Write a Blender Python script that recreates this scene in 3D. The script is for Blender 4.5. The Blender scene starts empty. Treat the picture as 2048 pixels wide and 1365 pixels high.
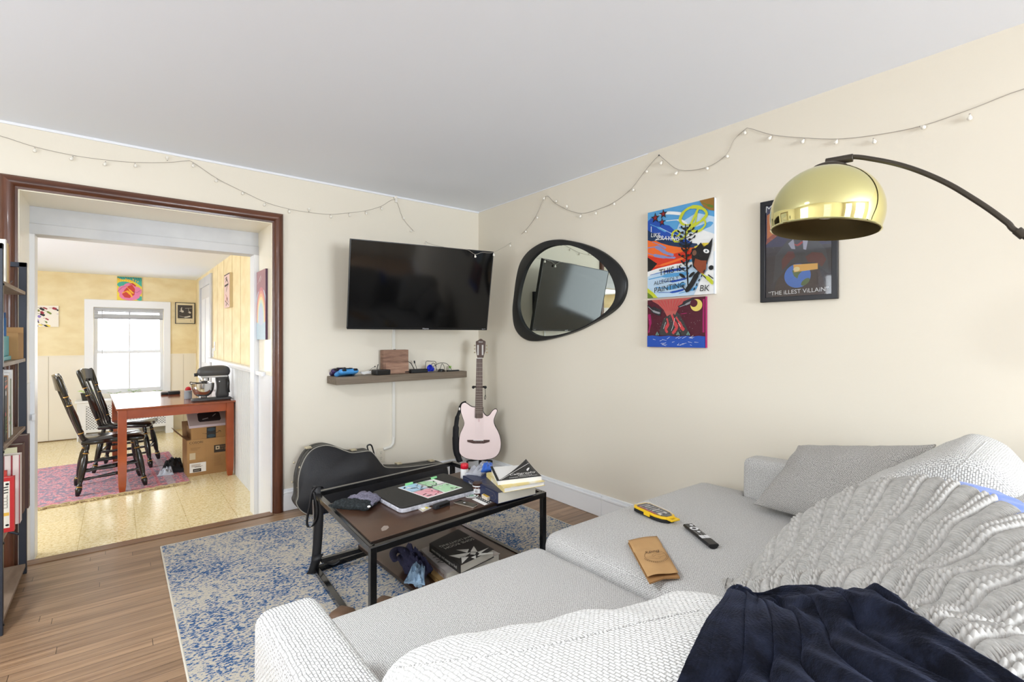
import bpy, math, random
import numpy as np
from mathutils import Vector, Matrix, noise
random.seed(7)
SC = bpy.context.scene
COL = SC.collection
R = math.radians
# ---------------------------------------------------------------- camera model (room measured from the photograph)
FPX, U0, V0, CZ = 988.0, 1024.0, 675.0, 1.239
_a = R(38.64)
FX, FY = math.sin(_a), math.cos(_a); RX, RY = FY, -FX
YB, XR, H = 3.770, 2.616, 2.40          # TV wall, right wall, ceiling height
KF, KC, KY, KX = -.125, 2.10, 8.80, .93  # kitchen floor, ceiling, far wall, right wall
def ray(u, v):
    s = (u-U0)/FPX
    return (FX+s*RX, FY+s*RY, -(v-V0)/FPX)
def onz(u, v, z=0.):
    d = ray(u, v); t = (z-CZ)/d[2]; return Vector((d[0]*t, d[1]*t, z))
def ony(u, v, y=YB):
    d = ray(u, v); t = y/d[1]; return Vector((d[0]*t, y, CZ+d[2]*t))
def onx(u, v, x=XR):
    d = ray(u, v); t = x/d[0]; return Vector((x, d[1]*t, CZ+d[2]*t))
# ---------------------------------------------------------------- materials
def lin(c):
    return tuple(((x/255)/12.92 if x/255 <= .04045 else ((x/255+.055)/1.055)**2.4) for x in c[:3])+(1.,)
MATS = {}
def nd(nt, t, **k):
    n = nt.nodes.new(t)
    for a, b in k.items(): setattr(n, a, b)
    return n
def mat(name, rgb=(200,200,200), rough=.6, metal=0., bump=None, var=None, sheen=0, coat=0, trans=0, emit=None, spec=.5, coord='Object', alpha=1., ior=1.45):
    if name in MATS: return MATS[name]
    m = bpy.data.materials.new(name); m.use_nodes = True; nt = m.node_tree
    b = nt.nodes['Principled BSDF']
    b.inputs['Base Color'].default_value = lin(rgb); b.inputs['Roughness'].default_value = rough
    b.inputs['Metallic'].default_value = metal; b.inputs['IOR'].default_value = ior
    b.inputs['Specular IOR Level'].default_value = spec
    if sheen: b.inputs['Sheen Weight'].default_value = sheen; b.inputs['Sheen Roughness'].default_value = .4
    if coat: b.inputs['Coat Weight'].default_value = coat; b.inputs['Coat Roughness'].default_value = .08
    if trans: b.inputs['Transmission Weight'].default_value = trans
    if alpha < 1: b.inputs['Alpha'].default_value = alpha
    if emit: b.inputs['Emission Color'].default_value = lin(rgb); b.inputs['Emission Strength'].default_value = emit
    tc = nd(nt, 'ShaderNodeTexCoord')
    if var:                                  # (scale, second colour[, stretch xyz[, contrast lo, hi]])
        mp = nd(nt, 'ShaderNodeMapping'); nt.links.new(tc.outputs[coord], mp.inputs[0])
        if len(var) > 2 and var[2]: mp.inputs['Scale'].default_value = var[2]
        n = nd(nt, 'ShaderNodeTexNoise'); n.inputs['Scale'].default_value = var[0]; n.inputs['Detail'].default_value = 6
        nt.links.new(mp.outputs[0], n.inputs['Vector'])
        r = nd(nt, 'ShaderNodeValToRGB'); lo, hi = (var[3], var[4]) if len(var) > 4 else (.35, .65)
        r.color_ramp.elements[0].position = lo; r.color_ramp.elements[1].position = hi
        r.color_ramp.elements[0].color = lin(rgb); r.color_ramp.elements[1].color = lin(var[1])
        nt.links.new(n.outputs[0], r.inputs[0]); nt.links.new(r.outputs[0], b.inputs['Base Color'])
    if bump:                                 # (scale, strength[, stretch])
        mp = nd(nt, 'ShaderNodeMapping'); nt.links.new(tc.outputs[coord], mp.inputs[0])
        if len(bump) > 2: mp.inputs['Scale'].default_value = bump[2]
        n = nd(nt, 'ShaderNodeTexNoise'); n.inputs['Scale'].default_value = bump[0]; n.inputs['Detail'].default_value = 4
        nt.links.new(mp.outputs[0], n.inputs['Vector'])
        bp = nd(nt, 'ShaderNodeBump'); bp.inputs['Strength'].default_value = bump[1]; bp.inputs['Distance'].default_value = .01
        nt.links.new(n.outputs[0], bp.inputs['Height']); nt.links.new(bp.outputs[0], b.inputs['Normal'])
    MATS[name] = m; return m
def weave_mat(name, light, dark, pitch, strength=.5, dist=.003, axis=0):
    """woven upholstery: staggered rib threads laid out on the surface in metres"""
    m = bpy.data.materials.new(name); m.use_nodes = True; nt = m.node_tree; b = nt.nodes['Principled BSDF']; m['woven'] = 1
    b.inputs['Roughness'].default_value = .92; b.inputs['Specular IOR Level'].default_value = .15
    b.inputs['Sheen Weight'].default_value = .15
    tc = nd(nt, 'ShaderNodeTexCoord'); mp = nd(nt, 'ShaderNodeMapping'); mp.inputs['Scale'].default_value = (1/pitch, 1/pitch, 1)
    mp.inputs['Rotation'].default_value = (0,0,R(90) if axis == 0 else 0)
    nt.links.new(tc.outputs['UV'], mp.inputs[0])
    dn_ = nd(nt, 'ShaderNodeTexNoise'); dn_.inputs['Scale'].default_value = .35; dn_.inputs['Detail'].default_value = 2; nt.links.new(mp.outputs[0], dn_.inputs['Vector'])
    vm = nd(nt, 'ShaderNodeVectorMath', operation='MULTIPLY_ADD'); nt.links.new(dn_.outputs['Color'], vm.inputs[0]); vm.inputs[1].default_value = (.9,.9,0); nt.links.new(mp.outputs[0], vm.inputs[2])
    br = nd(nt, 'ShaderNodeTexBrick'); br.offset = .5; br.inputs['Scale'].default_value = 1; br.inputs['Brick Width'].default_value = 1.7; br.inputs['Row Height'].default_value = 1.
    br.inputs['Mortar Size'].default_value = .26; br.inputs['Mortar Smooth'].default_value = 1.; br.inputs['Color1'].default_value = (.8,.8,.8,1); br.inputs['Color2'].default_value = (1,1,1,1)
    br.inputs['Mortar'].default_value = (.5,.5,.5,1); nt.links.new(vm.outputs[0], br.inputs['Vector'])
    n = nd(nt, 'ShaderNodeTexNoise'); n.inputs['Scale'].default_value = .9; n.inputs['Detail'].default_value = 4; n.inputs['Roughness'].default_value = .7; nt.links.new(mp.outputs[0], n.inputs['Vector'])
    ad = nd(nt, 'ShaderNodeMath', operation='MULTIPLY_ADD'); nt.links.new(br.outputs['Fac'], ad.inputs[0]); ad.inputs[1].default_value = -.42
    nt.links.new(n.outputs[0], ad.inputs[2])
    r = nd(nt, 'ShaderNodeValToRGB'); r.color_ramp.elements[0].position = .08; r.color_ramp.elements[1].position = .52
    r.color_ramp.elements[0].color = lin(dark); r.color_ramp.elements[1].color = lin(light)
    nt.links.new(ad.outputs[0], r.inputs[0]); nt.links.new(r.outputs[0], b.inputs['Base Color'])
    bp = nd(nt, 'ShaderNodeBump'); bp.inputs['Strength'].default_value = strength; bp.inputs['Distance'].default_value = dist
    nt.links.new(ad.outputs[0], bp.inputs['Height']); nt.links.new(bp.outputs[0], b.inputs['Normal'])
    MATS[name] = m; return m
def metre_uv(me):
    """lay the weave on each face along its two widest directions"""
    uv = me.uv_layers.new(name='weave')
    for p in me.polygons:
        n = p.normal; a = max(range(3), key=lambda i: abs(n[i])); q = (1,2) if a == 0 else (0,2) if a == 1 else (0,1)
        for li in p.loop_indices:
            c = me.vertices[me.loops[li].vertex_index].co; uv.data[li].uv = (c[q[0]], c[q[1]])
# ---------------------------------------------------------------- objects
def tag(o, label=None, cat=None, group=None, kind=None):
    if label: o['label'] = label
    if cat: o['category'] = cat
    if group: o['group'] = group
    if kind: o['kind'] = kind
    return o
def thing(name, label, cat, loc=(0,0,0), rz=0, group=None):
    o = bpy.data.objects.new(name, None); COL.objects.link(o); o.location = loc; o.rotation_euler = (0,0,rz)
    o.empty_display_size = .05
    return tag(o, label, cat, group)
class MB:
    """collects geometry with several materials into one mesh"""
    def __init__(s): s.v = []; s.f = []; s.m = []; s.ms = []
    def mi(s, m):
        if m not in s.ms: s.ms.append(m)
        return s.ms.index(m)
    def add(s, vs, fs, m, M=None):
        o = len(s.v)
        s.v += [tuple(M @ Vector(p)) if M is not None else tuple(p) for p in vs]
        k = s.mi(m)
        for f in fs: s.f.append(tuple(i+o for i in f)); s.m.append(k)
        return s
    def box(s, a, b, m, M=None):
        e = (len(s.f)//6 % 6)*.00009        # a hair of difference keeps overlapping faces from coinciding
        x0,y0,z0 = a[0]-e,a[1]-e,a[2]-e; x1,y1,z1 = b[0]+e,b[1]+e,b[2]+e
        vs = [(x,y,z) for z in (z0,z1) for y in (y0,y1) for x in (x0,x1)]
        return s.add(vs, [(0,2,3,1),(4,5,7,6),(0,1,5,4),(2,6,7,3),(0,4,6,2),(1,3,7,5)], m, M)
    def bar(s, p, q, w, h, m, up=(0,0,1)):
        p, q = Vector(p), Vector(q); d = (q-p).normalized(); up = Vector(up)
        if abs(d.dot(up)) > .95: up = Vector((0,1,0))
        r = d.cross(up).normalized()*(w/2); t = r.cross(d).normalized()*(h/2)
        vs = [e+i*r+j*t for e in (p,q) for i,j in ((-1,-1),(1,-1),(1,1),(-1,1))]
        return s.add(vs, [(3,2,1,0),(4,5,6,7),(0,1,5,4),(1,2,6,5),(2,3,7,6),(3,0,4,7)], m)
    def prism(s, pts, z0, z1, m, M=None, side=None, bev=0):
        """polygon in x,y extruded from z0 to z1; bev shrinks the two caps for a soft edge"""
        n = len(pts)
        if bev:
            c = offset_poly(pts, -bev)
            loops = [[(x,y,z0) for x,y in c], [(x,y,z0+bev) for x,y in pts], [(x,y,z1-bev) for x,y in pts], [(x,y,z1) for x,y in c]]
        else: loops = [[(x,y,z0) for x,y in pts], [(x,y,z1) for x,y in pts]]
        vs = [p for l in loops for p in l]; k = len(loops)
        s.add(vs, [tuple(reversed(range(n))), tuple(range((k-1)*n, k*n))], m, M)
        o = len(s.v)-len(vs); kk = s.mi(side or m)
        for l in range(k-1):
            for i in range(n):
                j = (i+1) % n
                s.f.append((o+l*n+i, o+l*n+j, o+(l+1)*n+j, o+(l+1)*n+i)); s.m.append(kk)
        return s
    def lathe(s, prof, m, seg=24, M=None, cap=True):
        """prof = [(radius, z)...] turned about z"""
        vs = [(r*math.cos(2*math.pi*i/seg), r*math.sin(2*math.pi*i/seg), z) for r,z in prof for i in range(seg)]
        fs = [(l*seg+i, l*seg+(i+1)%seg, (l+1)*seg+(i+1)%seg, (l+1)*seg+i) for l in range(len(prof)-1) for i in range(seg)]
        if cap:
            if prof[0][0] > 1e-5: fs.append(tuple(reversed(range(seg))))
            if prof[-1][0] > 1e-5: fs.append(tuple(range((len(prof)-1)*seg, len(prof)*seg)))
        return s.add(vs, fs, m, M)
    def turned(s, p, q, prof, m, seg=14):
        """prof = [(t 0..1, radius)] turned along the line p-q"""
        p, q = Vector(p), Vector(q); L = (q-p).length
        M = Matrix.Translation(p) @ (q-p).to_track_quat('Z','Y').to_matrix().to_4x4()
        return s.lathe([(r, t*L) for t,r in prof], m, seg, M)
    def cyl(s, p, q, r, m, seg=16, r2=None):
        return s.turned(p, q, [(0,r),(1,r if r2 is None else r2)], m, seg)
    def tube(s, pts, r, m, seg=8, closed=False, flat=1.):
        pts = [Vector(p) for p in pts]; n = len(pts); rr = r if hasattr(r, '__len__') else [r]*n
        vs = []; prev = None
        for i, p in enumerate(pts):
            if closed: d = pts[(i+1)%n]-pts[i-1]
            else: d = pts[min(i+1,n-1)]-pts[max(i-1,0)]
            if d.length < 1e-9: d = Vector((0,0,1))
            d.normalize()
            a = prev if prev is not None else (Vector((0,0,1)) if abs(d.z) < .9 else Vector((1,0,0)))
            a = (a-d*a.dot(d)); a = a.normalized() if a.length > 1e-6 else d.orthogonal().normalized()
            prev = a; b = d.cross(a)
            vs += [p+(a*math.cos(2*math.pi*k/seg)*flat+b*math.sin(2*math.pi*k/seg))*rr[i] for k in range(seg)]
        L = n if closed else n-1
        fs = [(l*seg+k, l*seg+(k+1)%seg, ((l+1)%n)*seg+(k+1)%seg, ((l+1)%n)*seg+k) for l in range(L) for k in range(seg)]
        if not closed: fs += [tuple(reversed(range(seg))), tuple(range((n-1)*seg, n*seg))]
        return s.add(vs, fs, m)
    def ball(s, c, r, m, seg=12, rings=8, M=None):
        r = r if hasattr(r, '__len__') else (r,r,r)
        vs = [(c[0]+r[0]*math.sin(math.pi*j/rings)*math.cos(2*math.pi*i/seg), c[1]+r[1]*math.sin(math.pi*j/rings)*math.sin(2*math.pi*i/seg), c[2]+r[2]*math.cos(math.pi*j/rings)) for j in range(rings+1) for i in range(seg)]
        fs = [((j+1)*seg+i, (j+1)*seg+(i+1)%seg, j*seg+(i+1)%seg, j*seg+i) for j in range(rings) for i in range(seg)]
        return s.add(vs, fs, m, M)
    def text(s, body, size, m, M, ext=0., align='CENTER', shear=0.):
        cu = bpy.data.curves.new('txt', 'FONT'); cu.body = body; cu.size = size; cu.align_x = align; cu.align_y = 'CENTER'
        cu.extrude = ext; cu.resolution_u = 3; cu.shear = shear
        o = bpy.data.objects.new('txt', cu); COL.objects.link(o)
        dg = bpy.context.evaluated_depsgraph_get(); dg.update()
        me = bpy.data.meshes.new_from_object(o.evaluated_get(dg))
        s.add([v.co for v in me.vertices], [tuple(p.vertices) for p in me.polygons], m, M)
        bpy.data.objects.remove(o); bpy.data.curves.remove(cu); bpy.data.meshes.remove(me)
        return s
    def build(s, name, parent=None, world=True, bev=0, seg=2, sub=0, sharp=38, origin=None, loc=None, rot=None, solid=0, smooth=True):
        me = bpy.data.meshes.new(name)
        off = Vector((0,0,0))
        if parent is not None and world:
            q = parent
            while q is not None: off = off+q.location; q = q.parent
        if parent is None and origin is not None: off = Vector(origin)
        off = Vector(off)
        me.from_pydata([tuple(Vector(p)-off) for p in s.v], [], s.f)
        for m in s.ms: me.materials.append(m)
        me.polygons.foreach_set('material_index', s.m)
        if smooth:
            me.shade_smooth(); me.set_sharp_from_angle(angle=R(sharp))
        me.update(); me.validate()
        if any('woven' in m for m in s.ms): metre_uv(me)
        o = bpy.data.objects.new(name, me); COL.objects.link(o)
        if parent is not None: o.parent = parent
        elif origin is not None: o.location = off
        if loc is not None: o.location = loc
        if rot is not None: o.rotation_euler = rot
        if bev:
            b = o.modifiers.new('bevel','BEVEL'); b.width = bev; b.segments = seg; b.limit_method = 'ANGLE'; b.angle_limit = R(40)
            b.harden_normals = False
        if sub:
            b = o.modifiers.new('sub','SUBSURF'); b.levels = sub; b.render_levels = sub
        if solid:
            b = o.modifiers.new('solid','SOLIDIFY'); b.thickness = solid; b.offset = -1
        return o
def offset_poly(pts, d):
    n = len(pts); out = []
    ar = sum(pts[i][0]*pts[(i+1)%n][1]-pts[(i+1)%n][0]*pts[i][1] for i in range(n)); sg = 1 if ar > 0 else -1
    for i in range(n):
        a, b, c = Vector(pts[i-1][:2]), Vector(pts[i][:2]), Vector(pts[(i+1)%n][:2])
        e1, e2 = (b-a), (c-b)
        if e1.length < 1e-9 or e2.length < 1e-9: out.append(tuple(b)); continue
        e1.normalize(); e2.normalize()
        n1, n2 = Vector((e1.y,-e1.x))*sg, Vector((e2.y,-e2.x))*sg
        k = n1+n2; l = max(k.length, .5); out.append(tuple(b+k/l*(d*2/ max(l,1.2)) if l else b))
    return out
def catmull(pts, n=6, closed=False):
    P = [Vector(p) for p in pts]; N = len(P); out = []
    for i in range(N if closed else N-1):
        if closed: a,b,c,d = P[i-1], P[i], P[(i+1)%N], P[(i+2)%N]
        else: a,b,c,d = P[max(i-1,0)], P[i], P[i+1], P[min(i+2,N-1)]
        for k in range(n):
            t = k/n
            out.append(.5*((2*b)+(-a+c)*t+(2*a-5*b+4*c-d)*t*t+(-a+3*b-3*c+d)*t**3))
    if not closed: out.append(P[-1])
    return out
def cushion(mb, cx, cy, cz, w, d, h, r, m, crown=(0,0,0), n=22, M=None, wob=0, seed=0):
    """rounded soft block; crown bulges the x, y, z faces"""
    hs = Vector((w/2,d/2,h/2)); r = min(r, min(hs)*.999); vs = {}; V = []; F = []
    def key(p):
        k = tuple(round(c,5) for c in p)
        if k not in vs:
            vs[k] = len(V)
            q = Vector([math.copysign(1,c)*(1-(1-abs(c))**1.35) if abs(c) < 1 else c for c in p])
            full = Vector((q.x*hs.x, q.y*hs.y, q.z*hs.z))
            inner = Vector([max(-hs[i]+r, min(hs[i]-r, full[i])) for i in range(3)])
            dd = full-inner
            pos = inner+dd.normalized()*r if dd.length > 1e-9 else full
            u = [pos[i]/hs[i] for i in range(3)]
            pos = pos+Vector((crown[0]*u[0]*max(0,1-u[1]**2)*max(0,1-u[2]**2), crown[1]*u[1]*max(0,1-u[0]**2)*max(0,1-u[2]**2), crown[2]*u[2]*max(0,1-u[0]**4)*max(0,1-u[1]**4)))
            if wob: 
                nn = noise.noise_vector(pos*6+Vector((seed,seed*2,0)))
                pos = pos+nn*wob
            V.append(pos+Vector((cx,cy,cz)))
        return vs[k]
    ts = [-1+2*i/n for i in range(n+1)]
    for ax in range(3):
        for sg in (-1,1):
            for i in range(n):
                for j in range(n):
                    q = []
                    for a,b in ((i,j),(i+1,j),(i+1,j+1),(i,j+1)):
                        p = [0,0,0]; p[ax] = sg; p[(ax+1)%3] = ts[a]; p[(ax+2)%3] = ts[b]; q.append(key(p))
                    F.append(tuple(q) if sg > 0 else tuple(reversed(q)))
    mb.add(V, F, m, M); return mb
def pillow(mb, c00, c10, c11, c01, th, m, n=26, wr=.006, seed=1, pw=2.2, pinch=.06):
    """soft pillow spanning four corners, thickest in the middle"""
    c = [Vector(p) for p in (c00,c10,c11,c01)]; V = []; F = []
    nrm = (c[1]-c[0]).cross(c[3]-c[0]).normalized()
    for sgn in (1,-1):
        for j in range(n+1):
            for i in range(n+1):
                u, v = i/n, j/n
                uu, vv = 2*u-1, 2*v-1
                ui = .5+.5*uu*(1-pinch*(1-vv*vv)); vi = .5+.5*vv*(1-pinch*(1-uu*uu))
                p = c[0]*(1-ui)*(1-vi)+c[1]*ui*(1-vi)+c[2]*ui*vi+c[3]*(1-ui)*vi
                t = ((1-abs(uu)**pw)*(1-abs(vv)**pw))**.6
                wv = noise.noise(Vector((u*5+seed,v*5,sgn)))*wr*2*t**.3+noise.noise(Vector((u*14+seed,v*5,sgn)))*wr*t**.3
                V.append(p+nrm*(sgn*(th/2*t+.004)+wv))
    N = (n+1)**2
    for j in range(n):
        for i in range(n):
            a = j*(n+1)+i; F.append((a,a+1,a+n+2,a+n+1)); F.append((N+a+n+1,N+a+n+2,N+a+1,N+a))
    ring = [i for i in range(n+1)]+[j*(n+1)+n for j in range(1,n+1)]+[n*(n+1)+i for i in range(n-1,-1,-1)]+[j*(n+1) for j in range(n-1,0,-1)]
    for k in range(len(ring)):
        a, b = ring[k], ring[(k+1)%len(ring)]; F.append((a,N+a,N+b,b))
    mb.add(V, F, m); return mb
def frame_M(origin, ux, uy):
    """matrix whose x,y run along the surface and z comes out of it"""
    ux, uy = Vector(ux).normalized(), Vector(uy).normalized(); n = ux.cross(uy)
    return Matrix(((ux.x,uy.x,n.x,origin[0]),(ux.y,uy.y,n.y,origin[1]),(ux.z,uy.z,n.z,origin[2]),(0,0,0,1)))
def blob(cx, cy, rx, ry, n=20, rot=0, a0=0, a1=360):
    return [(cx+rx*math.cos(R(t))*math.cos(rot)-ry*math.sin(R(t))*math.sin(rot), cy+rx*math.cos(R(t))*math.sin(rot)+ry*math.sin(R(t))*math.cos(rot)) for t in [a0+(a1-a0)*i/n for i in range(n+(0 if a1-a0 == 360 else 1))]]
def stroke(pts, w):
    """ribbon polygon along a 2-D line; w a width or list"""
    P = [Vector((p[0],p[1])) for p in pts]; n = len(P); ww = w if hasattr(w,'__len__') else [w]*n
    L, Rr = [], []
    for i in range(n):
        d = (P[min(i+1,n-1)]-P[max(i-1,0)]); d = d.normalized() if d.length > 1e-9 else Vector((1,0)); nn = Vector((-d.y,d.x))*ww[i]/2
        L.append(P[i]+nn); Rr.append(P[i]-nn)
    return L, Rr
def paint(mb, layers, W, Hh, M, z0=.0004, dz=.00012):
    """layers of flat colour on a W x H surface; coordinates 0..1 with y up"""
    z = z0
    for ly in layers:
        m, kind, arg = ly[0], ly[1], ly[2:]
        if kind == 'p':
            mb.add([(min(max(x,0),1)*W, min(max(y,0),1)*Hh, z) for x,y in arg[0]], [tuple(range(len(arg[0])))], m, M)
        elif kind == 's':
            pts = arg[0]; w = arg[1]; sm = catmull([(x*W,y*Hh) for x,y in pts], 5) if len(arg) > 2 and arg[2] else [Vector((x*W,y*Hh)) for x,y in pts]
            if hasattr(w,'__len__'):
                w = [w[min(int(i/(len(sm)-1)*(len(w)-1)), len(w)-1)] for i in range(len(sm))]
            L, Rr = stroke([(p[0],p[1]) for p in sm], w); n = len(L)
            cl = lambda q: (min(max(q.x,0),W), min(max(q.y,0),Hh), z)
            mb.add([cl(q) for q in L]+[cl(q) for q in Rr], [(i, n+i, n+i+1, i+1) for i in range(n-1)], m, M)
        elif kind == 't':
            body, cx, cy, size = arg[:4]; rot = arg[4] if len(arg) > 4 else 0; sh = arg[5] if len(arg) > 5 else 0
            mb.text(body, size, m, M @ Matrix.Translation((cx*W, cy*Hh, z)) @ Matrix.Rotation(rot,4,'Z'), shear=sh)
        z += dz
    return mb
def copy_tree(o, loc=None, rz=None, label=None, group=None):
    c = o.copy(); COL.objects.link(c)
    if loc is not None: c.location = loc
    if rz is not None: c.rotation_euler.z = rz
    if label: c['label'] = label
    if group: c['group'] = group
    def rec(src, dst):
        for ch in list(src.children):
            d = ch.copy(); COL.objects.link(d); d.parent = dst; rec(ch, d)
    rec(o, c); return c
def single(mb, name, label, cat, origin, group=None, kind=None, **k):
    return tag(mb.build(name, origin=origin, **k), label, cat, group, kind)
def struct(mb, name, **k):
    return tag(mb.build(name, **k), kind='structure')
# ================================================================ SETTING
wall_m = mat('cream_wall_paint', (229,222,207), .75, bump=(60,.04), spec=.3)
reveal_m = mat('cream_gloss_paint', (246,239,220), .22)
ceil_m = mat('white_ceiling_paint', (240,245,254), .8, spec=.2)
white_m = mat('white_trim_paint', (232,234,238), .35)
grey_trim = mat('grey_white_old_trim', (208,210,213), .5, var=(5,(190,192,197),(1,1,1),.3,.8))
def wood_dark(name, a, b, stretch): return mat(name, a, .32, var=(7,b,stretch,.3,.7), bump=(30,.12,stretch), coat=.2)
cas_h = wood_dark('dark_casing_wood_h', (104,62,42), (70,38,26), (.4,4,4))
cas_v = wood_dark('dark_casing_wood_v', (104,62,42), (70,38,26), (4,4,.4))
# floor planks
def plank_mat():
    m = bpy.data.materials.new('oak_strip_floor'); m.use_nodes = True; nt = m.node_tree; b = nt.nodes['Principled BSDF']
    tc = nd(nt,'ShaderNodeTexCoord')
    br = nd(nt,'ShaderNodeTexBrick'); br.offset = 0; br.inputs['Scale'].default_value = 1
    br.inputs['Brick Width'].default_value = 1.15; br.inputs['Row Height'].default_value = .057; br.inputs['Mortar Size'].default_value = .0013
    br.inputs['Color1'].default_value = (0,0,0,1); br.inputs['Color2'].default_value = (1,1,1,1); br.inputs['Mortar'].default_value = (.5,.5,.5,1)
    br.inputs['Bias'].default_value = 0
    sx3 = nd(nt,'ShaderNodeSeparateXYZ'); nt.links.new(tc.outputs['Object'], sx3.inputs[0])
    dv = nd(nt,'ShaderNodeMath', operation='DIVIDE'); dv.inputs[1].default_value = .057; nt.links.new(sx3.outputs[1], dv.inputs[0])
    fl = nd(nt,'ShaderNodeMath', operation='FLOOR'); nt.links.new(dv.outputs[0], fl.inputs[0])
    wn = nd(nt,'ShaderNodeTexWhiteNoise', noise_dimensions='1D'); nt.links.new(fl.outputs[0], wn.inputs['W'])
    ma = nd(nt,'ShaderNodeMath', operation='MULTIPLY_ADD'); nt.links.new(wn.outputs['Value'], ma.inputs[0]); ma.inputs[1].default_value = 1.15; nt.links.new(sx3.outputs[0], ma.inputs[2])
    cb3 = nd(nt,'ShaderNodeCombineXYZ'); nt.links.new(ma.outputs[0], cb3.inputs[0]); nt.links.new(sx3.outputs[1], cb3.inputs[1]); nt.links.new(cb3.outputs[0], br.inputs['Vector'])
    mp = nd(nt,'ShaderNodeMapping'); mp.inputs['Scale'].default_value = (1.2,22,1); nt.links.new(tc.outputs['Object'], mp.inputs[0])
    n = nd(nt,'ShaderNodeTexNoise'); n.inputs['Scale'].default_value = 2.2; n.inputs['Detail'].default_value = 7; nt.links.new(mp.outputs[0], n.inputs['Vector'])
    n2 = nd(nt,'ShaderNodeTexNoise'); n2.inputs['Scale'].default_value = 1.1; n2.inputs['Detail'].default_value = 3; nt.links.new(tc.outputs['Object'], n2.inputs['Vector'])
    r1 = nd(nt,'ShaderNodeValToRGB'); r1.color_ramp.elements[0].color = lin((126,98,74)); r1.color_ramp.elements[1].color = lin((176,146,116))
    r1.color_ramp.elements[0].position = .25; r1.color_ramp.elements[1].position = .75
    nt.links.new(n.outputs[0], r1.inputs[0])
    mx = nd(nt,'ShaderNodeMix', data_type='RGBA', blend_type='MULTIPLY'); mx.inputs[0].default_value = .55
    nt.links.new(r1.outputs[0], mx.inputs[6])
    r2 = nd(nt,'ShaderNodeValToRGB'); r2.color_ramp.elements[0].color = (.48,.42,.38,1); r2.color_ramp.elements[1].color = (1.15,1.08,1.0,1)
    nt.links.new(br.outputs['Color'], r2.inputs[0]); nt.links.new(r2.outputs[0], mx.inputs[7])
    mm = nd(nt,'ShaderNodeMix', data_type='RGBA', blend_type='MIX'); nt.links.new(mx.outputs[2], mm.inputs[6]); mm.inputs[7].default_value = lin((52,34,24))
    mt = nd(nt,'ShaderNodeMath', operation='MULTIPLY'); mt.inputs[1].default_value = .85
    nt.links.new(br.outputs['Fac'], mt.inputs[0]); nt.links.new(mt.outputs[0], mm.inputs[0])
    nt.links.new(mm.outputs[2], b.inputs['Base Color'])
    rr = nd(nt,'ShaderNodeMapRange'); rr.inputs[3].default_value = .24; rr.inputs[4].default_value = .42; nt.links.new(n2.outputs[0], rr.inputs[0]); nt.links.new(rr.outputs[0], b.inputs['Roughness'])
    bp = nd(nt,'ShaderNodeBump'); bp.inputs['Strength'].default_value = .25; bp.inputs['Distance'].default_value = .002; bp.invert = True
    nt.links.new(br.outputs['Fac'], bp.inputs['Height']); nt.links.new(bp.outputs[0], b.inputs['Normal'])
    return m
def tile_mat():
    m = bpy.data.materials.new('yellow_speckled_vinyl'); m.use_nodes = True; nt = m.node_tree; b = nt.nodes['Principled BSDF']
    tc = nd(nt,'ShaderNodeTexCoord'); mp = nd(nt,'ShaderNodeMapping'); mp.inputs['Location'].default_value = (-.105,-4.05,0); nt.links.new(tc.outputs['Object'], mp.inputs[0])
    br = nd(nt,'ShaderNodeTexBrick'); br.offset = 0; br.inputs['Scale'].default_value = 1; br.inputs['Brick Width'].default_value = .3048; br.inputs['Row Height'].default_value = .9144
    br.inputs['Mortar Size'].default_value = .0012; nt.links.new(mp.outputs[0], br.inputs['Vector'])
    br.inputs['Color1'].default_value = (1,1,1,1); br.inputs['Color2'].default_value = (.93,.93,.93,1); br.inputs['Mortar'].default_value = (.62,.55,.4,1)
    n = nd(nt,'ShaderNodeTexNoise'); n.inputs['Scale'].default_value = 55; n.inputs['Detail'].default_value = 5; n.inputs['Roughness'].default_value = .75; nt.links.new(tc.outputs['Object'], n.inputs['Vector'])
    r = nd(nt,'ShaderNodeValToRGB'); e = r.color_ramp.elements; e[0].position = .33; e[0].color = lin((196,168,108)); e[1].position = .5; e[1].color = lin((238,220,172)); 
    x = r.color_ramp.elements.new(.68); x.color = lin((246,236,204)); nt.links.new(n.outputs[0], r.inputs[0])
    mx = nd(nt,'ShaderNodeMix', data_type='RGBA', blend_type='MULTIPLY'); mx.inputs[0].default_value = 1; nt.links.new(r.outputs[0], mx.inputs[6]); nt.links.new(br.outputs['Color'], mx.inputs[7])
    nt.links.new(mx.outputs[2], b.inputs['Base Color']); b.inputs['Roughness'].default_value = .2
    n3 = nd(nt,'ShaderNodeTexNoise'); n3.inputs['Scale'].default_value = 7; nt.links.new(tc.outputs['Object'], n3.inputs['Vector'])
    bp = nd(nt,'ShaderNodeBump'); bp.inputs['Strength'].default_value = .12; bp.inputs['Distance'].default_value = .01; nt.links.new(n3.outputs[0], bp.inputs['Height']); nt.links.new(bp.outputs[0], b.inputs['Normal'])
    return m
XL, YR = -2.1, -4.0                      # unseen left and rear walls of the living room
struct(MB().box((XL-.1,YR-.1,-.12),(XR+.1,3.805,0), plank_mat()), 'floor')
tg = MB().box((-.42,3.72,0),(.853,3.806,.004), mat('threshold_board', (140,104,74), .35, var=(8,(110,78,54),(.5,8,1))))
struct(tg, 'trim_1', bev=.002)
struct(MB().box((-2.7,3.806,KF-.08),(1.6,KY+.3,KF), tile_mat()), 'floor_kitchen')
struct(MB().box((XL-.1,YR-.1,H),(XR+.1,YB+.1,H+.1), ceil_m), 'ceiling')
struct(MB().box((-2.7,4.32,KC),(1.6,KY+.3,KC+.1), mat('kitchen_ceiling_white', (236,243,254), .7)), 'ceiling_kitchen')
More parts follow.
